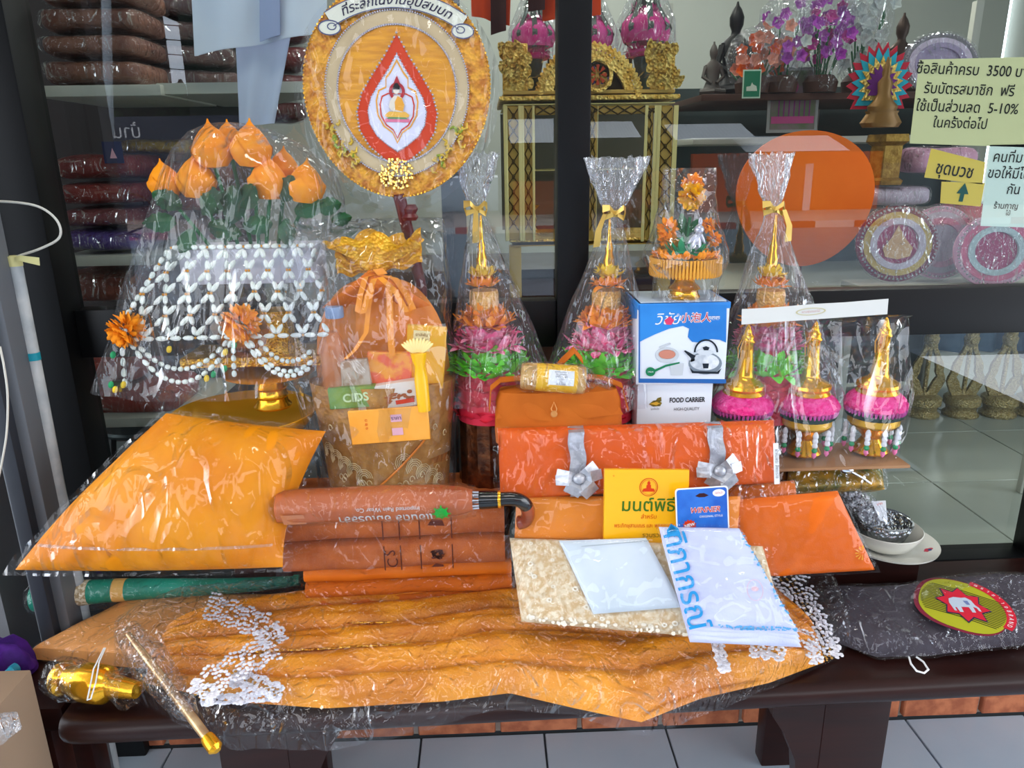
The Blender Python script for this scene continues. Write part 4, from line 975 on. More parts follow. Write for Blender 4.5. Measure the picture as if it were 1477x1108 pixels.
# ---- ceremonial fan
YF_ = 1.375; ce = at(573, 131, YF_); k_ = mpp(ce)
t = thing('ceremonial_fan', 'large oval golden ceremonial fan with a red teardrop picture of a seated monk', 'fan', V((ce.x, YF_, .9)))
ff = Fr(ce, (1, .0, -.035), (.03, .12, 1)); RX, RY = 134*k_, 149*k_
def egg(sc, n=96, ox=0, oy=0, sx_=1, w=.06):
    return [(ox+RX*sc*sx_*math.cos(a)*(1-w*(-math.sin(a))*.9), oy+RY*sc*math.sin(a)) for a in [2*PI*i/n for i in range(n)]]
q = B(); q.poly(egg(1), ff, -.008, .008); q.obj('board', mat('orange gold brocade edge', '#b86c0c', .5, .25, '#e6a42a', 70, .9, 160, 'voronoi', bd=.003), t)
def rings(sc0, sc1, m_, nm, off, **kw):
    q = B(); q.ring(egg(sc0, **kw), egg(sc1, **kw), ff, off, .001); return q.obj(nm, m_, t)
kw = dict(oy=-.006)
rings(.76, .63, mat('beige satin band', '#cbb58c', .5, .2), 'satin_band', .001, **kw)
q = B(); q.poly(egg(.63, **kw), ff, .001, .001); q.obj('centre_cloth', mat('golden yellow satin', '#d0860a', .4, .1, '#e9a21c', 20, .4, 300, stretch=(1, 1, 8)), t)
PEARL = mat('silver bead trim', '#d6d2d8', .25, .7)
def beadring(pts, r, off, nm='bead_trim', m_=PEARL):
    q = B(); n = len(pts)
    for x, y in pts: q.ell(ff.pt(x, y, off), r, seg=6, rings=4)
    return stuff(q.obj(nm, m_, t))
beadring(egg(.765, 190, **kw), .0018, .003); beadring(egg(.635, 170, **kw), .0022, .003)
beadring(egg(.995, 150), .0022, .001, 'gold_edge_trim', GOLDR)
def tear(s, n=60, oy=0):
    """pointed teardrop, tip up"""
    o_ = []
    for i in range(n):
        a = 2*PI*i/n; x = math.sin(a); y = -math.cos(a)
        if y > -.1: t_ = (y+.1)/1.1; x = math.copysign((1-t_**1.25)*.995, x); yy = y*1.62-.0
        else: yy = y*.86
        if y < -.1: yy = -.162+(y+.1)*1.0*.95; x *= 1
        o_.append((x*.0755*s, (yy*.072)*s+oy))
    return o_
TY = -.028
def tearp(s, oy=TY):
    pts = [(0, .118), (.020, .082), (.040, .052), (.058, .022), (.066, -.008), (.062, -.038), (.046, -.064), (.022, -.084), (0, -.098)]
    full = pts+[(-x, y) for x, y in pts[-2:0:-1]]
    out = []                                           # resample smoothly
    n = len(full)
    for i in range(n):
        a, b_ = full[i], full[(i+1) % n]
        for k in range(5): out.append(((a[0]+(b_[0]-a[0])*k/5)*s*1.02, (a[1]+(b_[1]-a[1])*k/5)*s+oy))
    return out
q = B(); q.poly(tearp(1), ff, .002, .001); q.obj('red_teardrop', mat('scarlet satin', '#d2401c', .5), t)
beadring(tearp(1.02), .0021, .004); beadring(tearp(.74), .0016, .004)
q = B(); q.poly(tearp(.74), ff, .003, .0006); q.obj('white_teardrop', mat('pale lilac satin', '#dcdcec', .5), t)
YP = mat('amber print', '#eba63a', .5)
pk = [(0, .070), (.010, .052), (.018, .042), (.018, .028), (.030, .022), (.034, .006), (.032, -.016), (.022, -.034), (.008, -.044), (0, -.060)]
ogee = pk+[(-x, y) for x, y in pk[-2:0:-1]]
ogee = [(x, y+TY+.004) for x, y in ogee]
q = B(); q.ring([(x*1.07, (y-TY)*1.06+TY) for x, y in ogee], ogee, ff, .0038); q.obj('amber_outline', YP, t)
q = B(); q.ring([(x*.88, (y-TY)*.85+TY-.004) for x, y in ogee][3:-2], [(x*.82, (y-TY)*.80+TY-.004) for x, y in ogee][3:-2], ff, .0038); q.obj('red_outline', RED, t)
# the seated monk: pink mat, green seat, folded legs, torso, robe, head with halo
def P2(cx, cy, pts): return [(cx+x, cy+TY+y) for x, y in pts]
q = B(); q.poly(P2(0, -.022, [(-.022, -.002), (.022, -.002), (.020, .004), (-.020, .004)]), ff, .004); q.obj('pink_mat', mat('pink print', '#e07898', .5), t)
q = B(); q.poly(P2(0, -.017, [(-.018, -.002), (.018, -.002), (.012, .003), (-.012, .003)]), ff, .0044); q.obj('green_seat', mat('sage print', '#6a9a6a', .5), t)
q = B(); q.poly(P2(0, -.010, [(-.021, -.003), (-.019, -.006), (.019, -.006), (.021, -.002), (.014, .003), (-.014, .003)]), ff, .0048); q.obj('folded_legs', mat('pale amber print', '#efb850', .5), t)
q = B(); q.poly(P2(0, 0, [(-.009, -.006), (.009, -.008), (.013, .004), (.008, .016), (.002, .020), (-.006, .018), (-.012, .010), (-.014, .0)]), ff, .0052); q.poly(circ(.0055, .0065, 16, -.001, .028+TY), ff, .0056); q.obj('figure_skin', mat('pale skin print', '#e6dccb', .5), t)
q = B(); q.poly(P2(0, 0, [(-.003, -.004), (.010, -.007), (.0125, .004), (.008, .015), (.001, .018), (-.004, .008)]), ff, .0056); q.obj('figure_robe', YP, t)
q = B(); q.ring(circ(.0135, .0145, 24, 0, .026+TY), circ(.0085, .0095, 24, 0, .026+TY), ff, .0048); q.poly([(-.006, .038+TY), (.006, .038+TY), (0, .052+TY)], ff, .0048); q.obj('halo', mat('maroon red print', '#b03038', .5), t)
q = B(); q.poly(P2(0, 0, [(-.0065, .029), (.0045, .029), (.005, .034), (.001, .0395), (-.003, .0385), (-.006, .034)]), ff, .0062); q.obj('figure_hair', BLACK, t)
# scroll banner with the writing bent along it
YB2 = mat('cream scroll cloth', '#d8d9c6', .6); INKV = mat('dark violet embroidery', '#2c2640', .6)
def banner(x, y, R0=.2, oy=-.057): a = PI/2-x/R0; return ((R0+y)*math.cos(a), (R0+y)*math.sin(a)+oy)
q = B(); n = 30; up_ = [banner(-.118+.236*i/n, .0145) for i in range(n+1)]; dn = [banner(-.118+.236*i/n, -.0125) for i in range(n+1)]
q.ring(up_+dn[::-1], [((a[0]+b[0])/2, (a[1]+b[1])/2) for a, b in zip(up_+dn[::-1], dn+up_[::-1])], ff, .004, .001)
for s in (-1, 1):
    e_ = banner(s*.116, -.004); q.poly(circ(.019, .012, 20, e_[0]+s*.004, e_[1]-.010), ff, .0038, .001)
q.obj('scroll_banner', YB2, t)
q = B()
for s in (-1, 1):
    e_ = banner(s*.116, -.004); q.ring(circ(.0195, .0125, 20, e_[0]+s*.004, e_[1]-.010), circ(.0175, .0105, 20, e_[0]+s*.004, e_[1]-.010), ff, .005, .0004); q.ring(circ(.008, .006, 14, e_[0], e_[1]-.008), circ(.0062, .0045, 14, e_[0], e_[1]-.008), ff, .005, .0004)
q.add([ff.pt(*p, .0054) for p in up_+[banner(-.118+.236*i/n, .0130) for i in range(n+1)]], [(i, i+1, n+2+i, n+1+i) for i in range(n)])
q.add([ff.pt(*p, .0054) for p in dn+[banner(-.118+.236*i/n, -.0110) for i in range(n+1)]], [(i, i+1, n+2+i, n+1+i) for i in range(n)])
q.obj('scroll_outline', mat('slate outline', '#555878', .6), t, flat=True)
text('ที่ระลึกในงานอุปสมบท', ff, .0205, 0, 0, 0, INKV, t, fn=lambda a, b: ff.pt(*banner(a, b), .0056), shear=.25, bold=.012, sx=1.08)
# embroidered gold flourishes low on both sides and glitter tip
q = B(); q2 = B()
for i in range(46):
    s = -1 if i % 2 else 1; a = -PI/2+s*uni(.45, 1.15); rr = uni(.70, .86); x, y = RX*rr*math.cos(a), RY*rr*math.sin(a)
    a2 = uni(0, 6.3); L2 = uni(.006, .016); pts = [ff.pt(x+L2*.5*math.cos(a2+j*.9)*j*.5, y+L2*.5*math.sin(a2+j*.9)*j*.5, .0035) for j in range(4)]
    (q if i % 5 else q2).tube(pts, [.0028, .0032, .0026, .001], 6)
stuff(q.obj('embroidery', mat('yellow gold embroidery', '#d9b43c', .4, .5), t)); stuff(q2.obj('embroidery', mat('olive embroidery', '#8a9a2c', .5), t))
q = B()
for i in range(150):
    r_ = uni(0, 1)**.5; a = uni(0, 6.3); q.ell(ff.pt(-.002+.030*r_*math.cos(a), -RY*.78+.027*r_*math.sin(a), uni(.001, .006)), uni(.0015, .004), seg=5, rings=3)
stuff(q.obj('sequins', mat('gold sequins', '#f2d06a', .2, 1), t, flat=True))
q = B(); q.tube([ff.pt(.0, -RY*.96, -.004), V((ce.x+.018, 1.44, 1.12)), V((ce.x+.02, 1.495, .455))], .011, 14); q.obj('handle', mat('dark red handle', '#5a1418', .35, coat=.4), t)
q = B(); q.lathe([(.012, 0), (.016, .006), (.012, .012), (.016, .02), (.012, .028)], at(591, 318, YF_), 18); q.obj('handle_ring', mat('dark red handle', '#5a1418'), t)
def fanfilm(side):
    def g(u, v):
        a = 2*PI*u; r = v
        x, y = RX*1.10*r*math.cos(a)*(1+.03*noise.noise(V((math.cos(a)*2, math.sin(a)*2, 3)))), RY*1.07*r*math.sin(a)-.002
        if math.sin(a) < -.3: y *= 1.06; x *= 1-.10*(-math.sin(a)-.3)
        p = ff.pt(x, y, 0); h = .012+.006*(1-2*abs(noise.noise(p*9+V((0, side, 0)))))+.003*noise.noise(p*30)
        return p+ff.N*(h*min(1, (1-r)*9+.1)*side)
    return g
q = B(); q.grid(fanfilm(1), 120, 34, wu=True); q.obj('plastic_wrap', film('fan bag film', milk=.05, refl=1.1, bs=11, bump=1, dist=.02, rough=.06), t, sharp=3)

# ---- offering basket in a square clear bag
YK = 1.39; kc = at(560, 690, YK); km = mpp(kc)
t = thing('offering_basket', 'gold brocade basket with orange pouch top and ribbon, in a tall clear bag', 'basket', V((kc.x, YK, .724)))
def kp(px, py, y=YK): return at(px, py, y)
BRC = mat('tan gold brocade', '#c99348', .45, .35, '#b07a34', 40, .6, 120, 'voronoi', bd=.002)
z0 = .724; cxk = kp(562, 690).x
def kz(py): return kp(562, py).z
pr = [(.095, .05, 0), (.118, .062, .006), (.125, .068, kz(640)-z0), (.134, .072, kz(580)-z0), (.14, .074, kz(545)-z0), (.137, .072, kz(545)-z0)]
q = B(); q.lathe(pr, V((cxk, YK, z0)), 64); q.obj('basket_body', BRC, t)
q = B()                                               # raised wave embroidery on the basket front
def kb(a, z):                                         # point on the body front, a = angle
    s = max(0, min(1, z/(kz(545)-z0))); rx = .120+.02*s; ry = .064+.010*s
    return V((cxk+math.sin(a)*rx*1.01, YK-math.cos(a)*ry*1.03, z0+z))
hK = kz(560)-z0
for side in (-1, 1):
    for k in range(5):
        for m_ in range(4):
            cx_, cz_ = side*(.95-.16*k), .02+k*.013 if side > 0 else .09-k*.012
            pts = [kb(cx_+(.05+.028*m_)*math.cos(a), cz_+(.006+.0042*m_)*math.sin(a)+.006) for a in [PI*j/6*1.2 for j in range(7)]]
            q.tube(pts, .0009, 4)
    for k in range(16):
        a0 = side*uni(.15, 1.2); z_ = uni(.004, hK*.8 if abs(a0) > .8 else .05); q.tube([kb(a0+.05*math.cos(b)*(1-b/9), z_+.009*math.sin(b)*(1-b/9)) for b in [j*.7 for j in range(9)]], .0009, 4)
stuff(q.obj('wave_embroidery', mat('pale gold thread', '#ecd49a', .4, .4), t))
OG = mat('bright orange cloth trim', '#f08a18', .45)
q = B(); q.tube([kb(a, z) for a, z in [(.72-(1.1)*i/12, hK*.62*(1-i/12)**1.15+.002) for i in range(13)]], .0022, 6); q.obj('piping', OG, t)
# orange folded cloth standing inside, behind the goods
q = B()
def bag_(u, v):
    a = (u-.5)*2; top_ = (1-abs(a)**2.6)**.5
    x = cxk+a*.128*(1-.0*v); z = kz(600)+(kz(402)-kz(600))*v*(.35+.65*top_)
    return V((x, YK+.018-.012*(1-a*a)*(1-v)+.004*math.sin(a*11+v*3), z))
q.grid(bag_, 40, 24); q.obj('orange_lining', mat('orange organza cloth', '#ef8a28', .5, col2='#f29a40', ns=14, trans=0), t, sharp=3)
# gathered top
q = B(); GTOP = mat('gold lace brocade ruffle', '#eba416', .4, .3, '#f4b92c', 90, 1, 170, 'voronoi', bd=.003)
tie = kp(540, 392, 1.36)
def ruff(u, v):
    a = 2*PI*u; lob = 1+.22*math.sin(a*5+.6)+.10*math.sin(a*9)
    rx = .016+.068*v**.7*(1+.10*math.sin(a*14)*v); ry = .012+.020*v
    return V((tie.x+.002+rx*math.cos(a)*(1.0), tie.y+ry*math.sin(a)*lob, tie.z+.070*v**.75*(1-.30*abs(math.cos(a))*v)+.008*v*math.sin(a*8)))
q.grid(ruff, 110, 16, wu=True); q.obj('ruffle', GTOP, t, sharp=3)
for sx_, px, py in ((-1, 492, 372), (1, 600, 355)):
    q = B(); c = kp(px, py, 1.365)
    q.grid(lambda u, v: mix(tie, c, .25+.75*v)+V((sx_*.01*v, .006*math.sin(u*20), (u-.5)*.062*(.4+.6*v)+.004*math.sin(v*9))), 16, 12); q.obj('ruffle_wing', GTOP, t, sharp=3)
q = B(); q.ring
for k in range(11):                                    # gathers fanning down from the tie
    a = (k-5)/5; pts = [tie+V((a*.004, -.014, .004)), tie+V((a*.03, -.018, -.02)), tie+V((a*.085, -.006, -.045-.02*abs(a)))]
    q.band(pts, V((1, 0, .2*a)), [.008, .018, .028], .001)
q.obj('pouch_gathers', mat('bright orange organza', '#f3801c', .5, alpha=.75), t, sharp=3)
def loop(pxs, w_=.011, y=1.345, m_=None):
    q = B(); q.band([kp(x, yy_, y-.004*i) for i, (x, yy_) in enumerate(pxs)], V((1, 0, .15)), w_, .0008); return q.obj('ribbon', m_ or mat('orange satin ribbon', '#f79a2a', .3), t)
loop([(541, 396), (527, 400), (520, 425), (516, 448), (524, 452), (530, 425), (540, 402)]); loop([(545, 396), (570, 402), (588, 428), (596, 446), (586, 450), (570, 420), (548, 400)])
loop([(560, 398), (562, 440), (563, 480), (566, 514)], .012); loop([(540, 398), (532, 440), (528, 480), (512, 505), (498, 518)], .009); loop([(538, 392), (545, 388), (552, 396)], .018)
q = B(); bgp = [(.122, .066, -.002), (.134, .078, .02), (.150, .086, kz(600)-z0), (.153, .086, kz(480)-z0), (.152, .08, kz(420)-z0), (.150, .066, kz(370)-z0), (.149, .04, kz(335)-z0), (.148, .012, kz(318)-z0), (.148, .004, kz(314)-z0)]
bp2 = []
for i in range(len(bgp)-1):
    for k in range(5): bp2.append(tuple(bgp[i][j]*(1-k/5)+bgp[i+1][j]*k/5 for j in range(3)))
bp2 = [(a, b, c, -.015*min(1, c/.3), 0) for a, b, c in bp2]
q.lathe(bp2, V((cxk, YK, z0)), 90, sq=3.2, amp=.007, fq=10, seed=12, cap=False); q.obj('plastic_bag', film('basket bag film', milk=.08, refl=1.9, bs=11, bump=1, dist=.022, rough=.05), t, sharp=3)
# goods in the basket
def carton(name, label, px0, py0, px1, py1, y, d, m_, tilt=0, rw=None, cat='box'):
    a, b_ = kp(px0, py1, y), kp(px1, py0, y); c = (a+b_)/2
    tt = thing(name, label, cat, V((c.x, y, a.z)), 'goods packed in the basket')
    f_ = Fr(c, (math.cos(tilt), 0, math.sin(tilt)), (-math.sin(tilt), 0, math.cos(tilt)))
    w_, h_ = (b_.x-a.x), (b_.z-a.z)
    q = B(); q.rbox(f_.pt(0, 0, -d/2), (w_, h_, d), .0015, 1, f_.m3()); q.obj('carton', m_, tt); return tt, f_, w_, h_
yg = 1.318
tt, f_, w_, h_ = carton('soap_box', 'small green soap box in the basket behind the orange card', 475, 558, 542, 590, yg, .02, mat('olive green carton', '#7f9a3c', .4, col2='#5a8a4c', ns=30), .04)
text('CIDS', f_, .022, .006, 0, .0005, mat('pale green print', '#c8dca8', .5), tt, rot=.04, bold=.03)
tt, f_, w_, h_ = carton('tea_box', 'small white and brown tea box in the basket beside the brush', 543, 552, 602, 590, yg, .02, mat('white tea carton', '#e6dccf', .4), .14)
q = B()
for i in range(26): q.poly(circ(uni(.002, .006), uni(.001, .004), 7, uni(-.02, .03), uni(-.012, .005)), f_, .0005+.00003*i, .0002)
stuff(q.obj('brown_print', mat('tea brown print', '#a45a30', .5), tt, flat=True)); text('V5', f_, .014, -.026, .008, .0006, mat('navy print', '#3a3c78', .5), tt)
q = B(); q.poly([(-.004, -.016), (.03, -.016), (.03, -.008), (-.004, -.008)], f_, .002, .0003); q.obj('orange_print', RED, tt, flat=True)
tt, f_, w_, h_ = carton('card_packet', 'orange card packet with two lilac stickers at the front of the basket', 506, 588, 618, 640, yg-.014, .006, mat('amber card', '#f2a030', .4, col2='#f6ae48', ns=12), .05)
for dy in (.014, -.012):
    q = B(); q.poly([(.004, dy-.007), (.024, dy-.007), (.024, dy+.007), (.004, dy+.007)], f_, .001, .0003); q.obj('sticker', mat('lilac sticker', '#dba8b8', .5), tt, flat=True)
text('ราคา', f_, .010, .014, .014, .0015, INKV, tt); text('๑ ๒ ๓', f_, .009, -.042, .006, .001, RED, tt, rot=PI/2)
tt, f_, w_, h_ = carton('snack_pack', 'red and yellow printed snack pack in the middle of the basket', 532, 508, 592, 556, yg+.02, .012, mat('coral red pack', '#ef6a44', .4, col2='#f6a23a', ns=35, contrast=.1), -.05, cat='packet')
tt, f_, w_, h_ = carton('medicine_pack', 'tall yellow pack with white label in the basket behind the flower brush', 588, 470, 640, 560, yg+.028, .012, mat('amber yellow pack', '#f5b52c', .4), -.1, cat='packet')
q = B(); q.poly([(-.024, .012), (.006, .012), (.006, .05), (-.024, .05)], f_, .001, .0003); q.obj('label', mat('cream label', '#f0e0a8', .5), tt, flat=True)
for k in range(4): text(['ยาสีฟัน', 'สมุนไพร', 'ตราดี', 'สูตร ๑'][k], f_, .008, -.009, .042-.009*k, .0015, mat('brown print2', '#8a5a20', .6), tt)
tt, f_, w_, h_ = carton('snack_pack', 'greyish brown striped pack in the basket above the green soap box', 484, 520, 532, 560, yg+.012, .014, mat('dull brown pack', '#a88a70', .5, col2='#c2b2a0', ns=50, contrast=.1), .1, cat='packet')
tt = thing('water_bottle', 'small clear water bottle with slate blue cap at the left of the basket', 'bottle', kp(484, 560, yg+.03), 'goods packed in the basket')
q = B(); q.lathe([(.022, 0), (.024, .01), (.024, .07), (.022, .085), (.014, .1), (.012, .105)], kp(484, 558, yg+.03), 28); q.obj('bottle', mat('orange tinted clear plastic', '#d98a58', .1, alpha=.55), tt)
q = B(); q.lathe([(.0155, 0), (.0165, .002), (.016, .019), (.015, .021)], kp(483, 458, yg+.03), 28, pleat=28, pa=.02); q.obj('cap', mat('slate blue cap', '#7f97b8', .4), tt)
tt = thing('toilet_brush', 'yellow plastic flower-headed whisk standing in the basket beside the tea box', 'brush', kp(612, 585, yg-.006), 'goods packed in the basket')
YPL = mat('glossy yellow plastic', '#f6bc1e', .25)
q = B(); a, b_ = kp(612, 592, yg-.008), kp(604, 515, yg-.008); q.lathe([(.012, 0), (.0125, .06), (.009, .085), (.013, .098), (.015, .11)], a, 24, ax(b_-a)); q.obj('handle', YPL, tt)
q = B(); b_ = kp(603, 508, yg-.008)
for i in range(11):
    a_ = -1.1+2.2*i/10; q.ell(b_+V((math.sin(a_)*.02, -.006, math.cos(a_)*.010+.004)), (.0035, .003, .014), Matrix.Rotation(a_*.8, 3, 'Y'), 8, 5)
q.obj('brush_head', mat('cream yellow bristle', '#f2dc96', .5), tt)

# ---- three wrapped flower towers
RIBB = mat('gold satin bow ribbon', '#d8b45c', .3, .5)
TC_ = {'orange': mat('orange paper petals', '#ff9a08', .6), 'pink': mat('rose pink petals', '#f2508c', .6, col2='#f9a8c4', ns=70, contrast=.15), 'green': mat('lime green petals', '#7ee83a', .6), 'red': mat('coral red petals', '#ee3a54', .6), 'yellow': mat('yellow petals', '#f6cc30', .6)}
GT = mat('woven amber gold cylinder', '#e6a852', .45, .3, '#f0bf70', 70, 1, 200, 'voronoi', bd=.003)
def tower(label, px, neck, flare, wl_, wr_, yy=1.43, gpx=0):
    """px: tower axis at py 540; neck (px,py); flare (pxl, pxr, py)"""
    s = mpp(at(px, 500, yy)); A = at(px, 540, yy); top_ = at(neck[0], neck[1], yy)
    def z(py): return at(px, py, yy).z
    def xx(py): tt_ = (z(py)-A.z)/(top_.z-A.z); return A.x+(top_.x-A.x)*max(0, tt_)*.75
    t = thing('flower_tower', label, 'flower offering', V((A.x, yy, .452)), 'cellophane wrapped flower towers')
    q = B(); q.lathe([(.05, 0), (.055, .01), (.03, .04), (.028, .12), (.05, .2), (.062, .24), (.062, z(600)-.452)], V((A.x, yy, .452)), 32, pleat=16, pa=.03); q.obj('pedestal', mat('dark bronze foil', '#4a2c20', .25, .8, '#7a4a2c', 60, .8, 120), t)
    for nm, py, r, ln, n in (('red', 596, .050, .030, 26), ('red', 578, .052, .030, 26), ('red', 556, .055, .030, 26), ('green', 532, .062, .030, 34), ('green', 519, .054, .028, 32), ('pink', 499, .052, .026, 32), ('pink', 485, .044, .025, 30), ('orange', 468, .037, .026, 28), ('orange', 457, .028, .022, 24)):
        q = B(); petal_ring(q, V((A.x+(xx(py)-A.x), yy, z(py))), r, n, ln, ln*.85, 3, tilt=.1+.5*rnd()); stuff(q.obj('flower_ring', TC_[nm], t))
    q = B(); q.lathe([(.062, z(600)-z(540)), (.06, -.0), (.045, z(500)-z(540)), (.022, z(455)-z(540)), (.02, z(450)-z(540))], V((A.x, yy, z(540))), 24); q.obj('core', TC_['red'], t)
    q = B(); q.lathe([(.027, 0), (.028, z(425)-z(455)), (.026, z(418)-z(455))], V((xx(440), yy, z(455))), 28, pleat=20, pa=.03); q.obj('tower_drum', GT, t)
    q = B(); petal_ring(q, V((xx(412), yy, z(412))), .020, 18, .018, .014, 2); stuff(q.obj('flower_ring', TC_['orange'], t))
    q = B(); petal_ring(q, V((xx(398), yy, z(398))), .016, 16, .017, .013, 3, tilt=.5); stuff(q.obj('flower_ring', TC_['yellow'], t))
    q = B(); h = z(neck[1]+8)-z(400); q.lathe([(.014, 0), (.016, h*.12), (.010, h*.2), (.011, h*.3), (.007, h*.42), (.008, h*.5), (.004, h*.62), (.002, h)], V((xx(380), yy, z(400))), 20); q.obj('spire', GOLD, t)
    # cellophane with gathered neck and flare
    pr = []; nm_ = 26
    zn = top_.z
    for i in range(nm_+1):
        s_ = i/nm_; py = 575+(neck[1]-575)*s_; wl__ = (wl_*(1-s_)**.92+7*s_); wr__ = (wr_*(1-s_)**.92+7*s_)
        cx_ = px+(neck[0]-px)*s_; a, b_ = at(cx_-wl__, py, yy), at(cx_+wr__, py, yy); pr.append(((b_.x-a.x)/2, min(.10, (b_.x-a.x)/2*.9), a.z-.452, (a.x+b_.x)/2-A.x, 0))
    q = B(); q.lathe(pr, V((A.x, yy, .452)), 120, pleat=15, pa=.05, amp=.004, fq=18, seed=px*.01, cap=False); q.obj('cellophane_wrap', film('pleated cellophane', milk=.2, refl=2.2, bs=16, bump=1, dist=.016), t, sharp=3)
    pr = []
    fl0, fl1, fy = flare
    for i in range(15):
        s_ = i/14; py = neck[1]+(fy-neck[1])*s_; w_ = 7+((fl1-fl0)/2-7)*s_**.8; cx_ = neck[0]+((fl0+fl1)/2-neck[0])*s_
        a, b_ = at(cx_-w_, py, yy), at(cx_+w_, py, yy); pr.append(((b_.x-a.x)/2, (b_.x-a.x)*.28, a.z-.452, (a.x+b_.x)/2-A.x, 0))
    q = B(); q.lathe(pr, V((A.x, yy, .452)), 100, pleat=13, pa=.16, amp=.005, fq=30, seed=px*.02, cap=False)
    k = len(q.v)
    for i in range(100):                                # ragged top edge
        q.v[k-100+i].z += .012*noise.noise(V((i*.35, px, 0)))
    q.obj('cellophane_flare', FILM_M, t, sharp=3)
    q = B(); q.lathe([(.011, -.006), (.0125, 0), (.011, .006)], top_, 20); gx = 1 if neck[0] > px else -1
    q.band([top_+V((0, -.012, 0)), top_+V((-.012, -.02, .012)), top_+V((-.024, -.012, .010)), top_+V((-.020, -.01, -.006)), top_+V((-.004, -.014, -.002))], V((0, .3, 1)), [.006, .010, .014, .011, .006], .0008)
    q.band([top_+V((0, -.012, 0)), top_+V((.014, -.02, .012)), top_+V((.019, -.012, .006)), top_+V((.016, -.01, -.008)), top_+V((.004, -.014, -.002))], V((0, .3, 1)), [.006, .010, .013, .010, .006], .0008)
    q.band([top_+V((gx*gpx, -.013, 0)), top_+V((gx*gpx*1.6, -.018, -.03)), top_+V((gx*gpx*1.7, -.014, -.06))], V((1, .2, .1)), [.008, .012, .014], .0008)
    q.obj('ribbon_bow', RIBB, t)
    return t
tower('wrapped flower tower right of the offering basket, left of the black window post', 704, (688, 302), (655, 716, 222), 62, 100, gpx=.002)
tower('wrapped flower tower between the black window post and the kettle box', 868, (886, 308), (845, 932, 228), 92, 80, gpx=-.02)
tower('wrapped flower tower partly hidden behind the white header card of the pink pedestals', 1106, (1114, 302), (1084, 1142, 222), 84, 104, yy=1.46, gpx=.018)

# ---- food carrier carton and kettle carton
YX = 1.36
fcx0, fcx1 = at(919, 580, YX).x, at(1027, 580, YX).x; fz1 = at(970, 553, YX).z; fz0 = .772
t = thing('food_carrier_box', 'white carton printed FOOD CARRIER HIGH-QUALITY, under the blue kettle carton', 'box', V(((fcx0+fcx1)/2, YX+.05, fz0)))
q = B(); q.rbox(((fcx0+fcx1)/2, YX+.05, (fz0+fz1)/2), (fcx1-fcx0, .10, fz1-fz0), .002); q.obj('carton', PAPER, t)
f_ = Fr((0, YX, 0), (1, 0, 0), (0, 0, 1)); INK = mat('black print', '#1c1c20', .5)
def fxy(px, py, y=YX): p = at(px, py, y); return p.x, p.z
x, z = fxy(991, 577); text('FOOD CARRIER', f_, .0135, x, z, .0004, INK, t, bold=.03, sx=.72); x, z = fxy(990, 590); text('HIGH-QUALITY', f_, .0085, x, z, .0004, INK, t, sx=.85)
q = B(); x, z = fxy(945, 580)
q.poly([(x-.012, z-.004), (x-.004, z-.009), (x+.01, z-.008), (x+.013, z-.002), (x+.006, z+.004), (x-.004, z+.003)], f_, .0004); q.poly([(x+.001, z+.003), (x+.012, z+.001), (x+.011, z+.010), (x+.004, z+.008)], f_, .0004)
q.obj('food_print', mat('olive food print', '#8a7a2c', .5, col2='#5a4a20', ns=300), t, flat=True)
q = B(); q.poly([(x-.010, z-.003), (x+.002, z-.006), (x+.009, z-.003), (x+.002, z+.001)], f_, .0011); q.obj('food_print', mat('gold food print', '#d8a838', .5), t, flat=True); text('ชุดปิ่นโต', f_, .005, x, z-.014, .0004, INK, t)
YX2 = 1.352
kx0, kx1 = at(919, 500, YX2).x, at(1049, 500, YX2).x; kz0 = fz1+.001; kz1 = at(980, 437, YX2).z
t = thing('kettle_box', 'blue and white carton picturing a steel kettle, standing on the food carrier carton', 'box', V(((kx0+kx1)/2, YX2+.06, kz0)))
q = B(); q.rbox(((kx0+kx1)/2, YX2+.065, (kz0+kz1)/2), (kx1-kx0, .13, kz1-kz0), .002); q.obj('carton', PAPER, t)
f_ = Fr((0, YX2, 0), (1, 0, 0), (0, 0, 1)); KB = mat('strong blue print', '#1a72c4', .4, col2='#2a86d6', ns=9)
def k2(px, py): return fxy(px, py, YX2)
def pts_(l): return [k2(*p) for p in l]
q = B(); q.poly(pts_([(921, 441), (1048, 440), (1047, 494), (1038, 490), (1025, 489), (1010, 494), (998, 493), (992, 486), (994, 474), (985, 470), (965, 474), (945, 482), (930, 489), (921, 494)]), f_, .0004); q.obj('blue_field', KB, t, flat=True)
q = B(); q.poly(pts_([(921, 552), (1047, 553), (1047, 547), (921, 546)]), f_, .0004); q.poly(pts_([(921, 440), (923, 440), (923, 552), (921, 552)]), f_, .0006); q.obj('blue_stripe', mat('deep blue edge print', '#1c5ea8', .4), t, flat=True)
q = B(); q.rbox(((kx0+kx1)/2, YX2+.065, kz1-.006), (kx1-kx0+.002, .132, .012), .001); q.obj('box_rim', KB, t)
q = B(); q.rbox(((kx0+kx1)/2, YX2+.065, kz1+.0008), (kx1-kx0-.01, .118, .002), .0005); q.obj('box_top', mat('white blue lid', '#c3d2e4', .35, coat=.5), t)
x, z = k2(962, 461); text('วิชัย', f_, .029, x, z, .001, WHITE, t, shear=.3); text('®', f_, .007, x+.02, z+.008, .001, WHITE, t)
q = B(); q.poly(pts_([(958, 462), (966, 456), (972, 462), (968, 468), (961, 468)]), f_, .0016); q.obj('logo_shape', mat('rose red print', '#d8406a', .5), t, flat=True)
x, z = k2(1003, 459); text('小泡人', f_, .0195, x, z, .001, WHITE, t, bold=.05, shear=.1); text('小泡人', f_, .0195, x, z, .0015, mat('bright red print', '#c8283c', .5), t, shear=.1); x, z = k2(1029, 459); text('四四四', f_, .008, x, z, .001, WHITE, t, bold=.02)
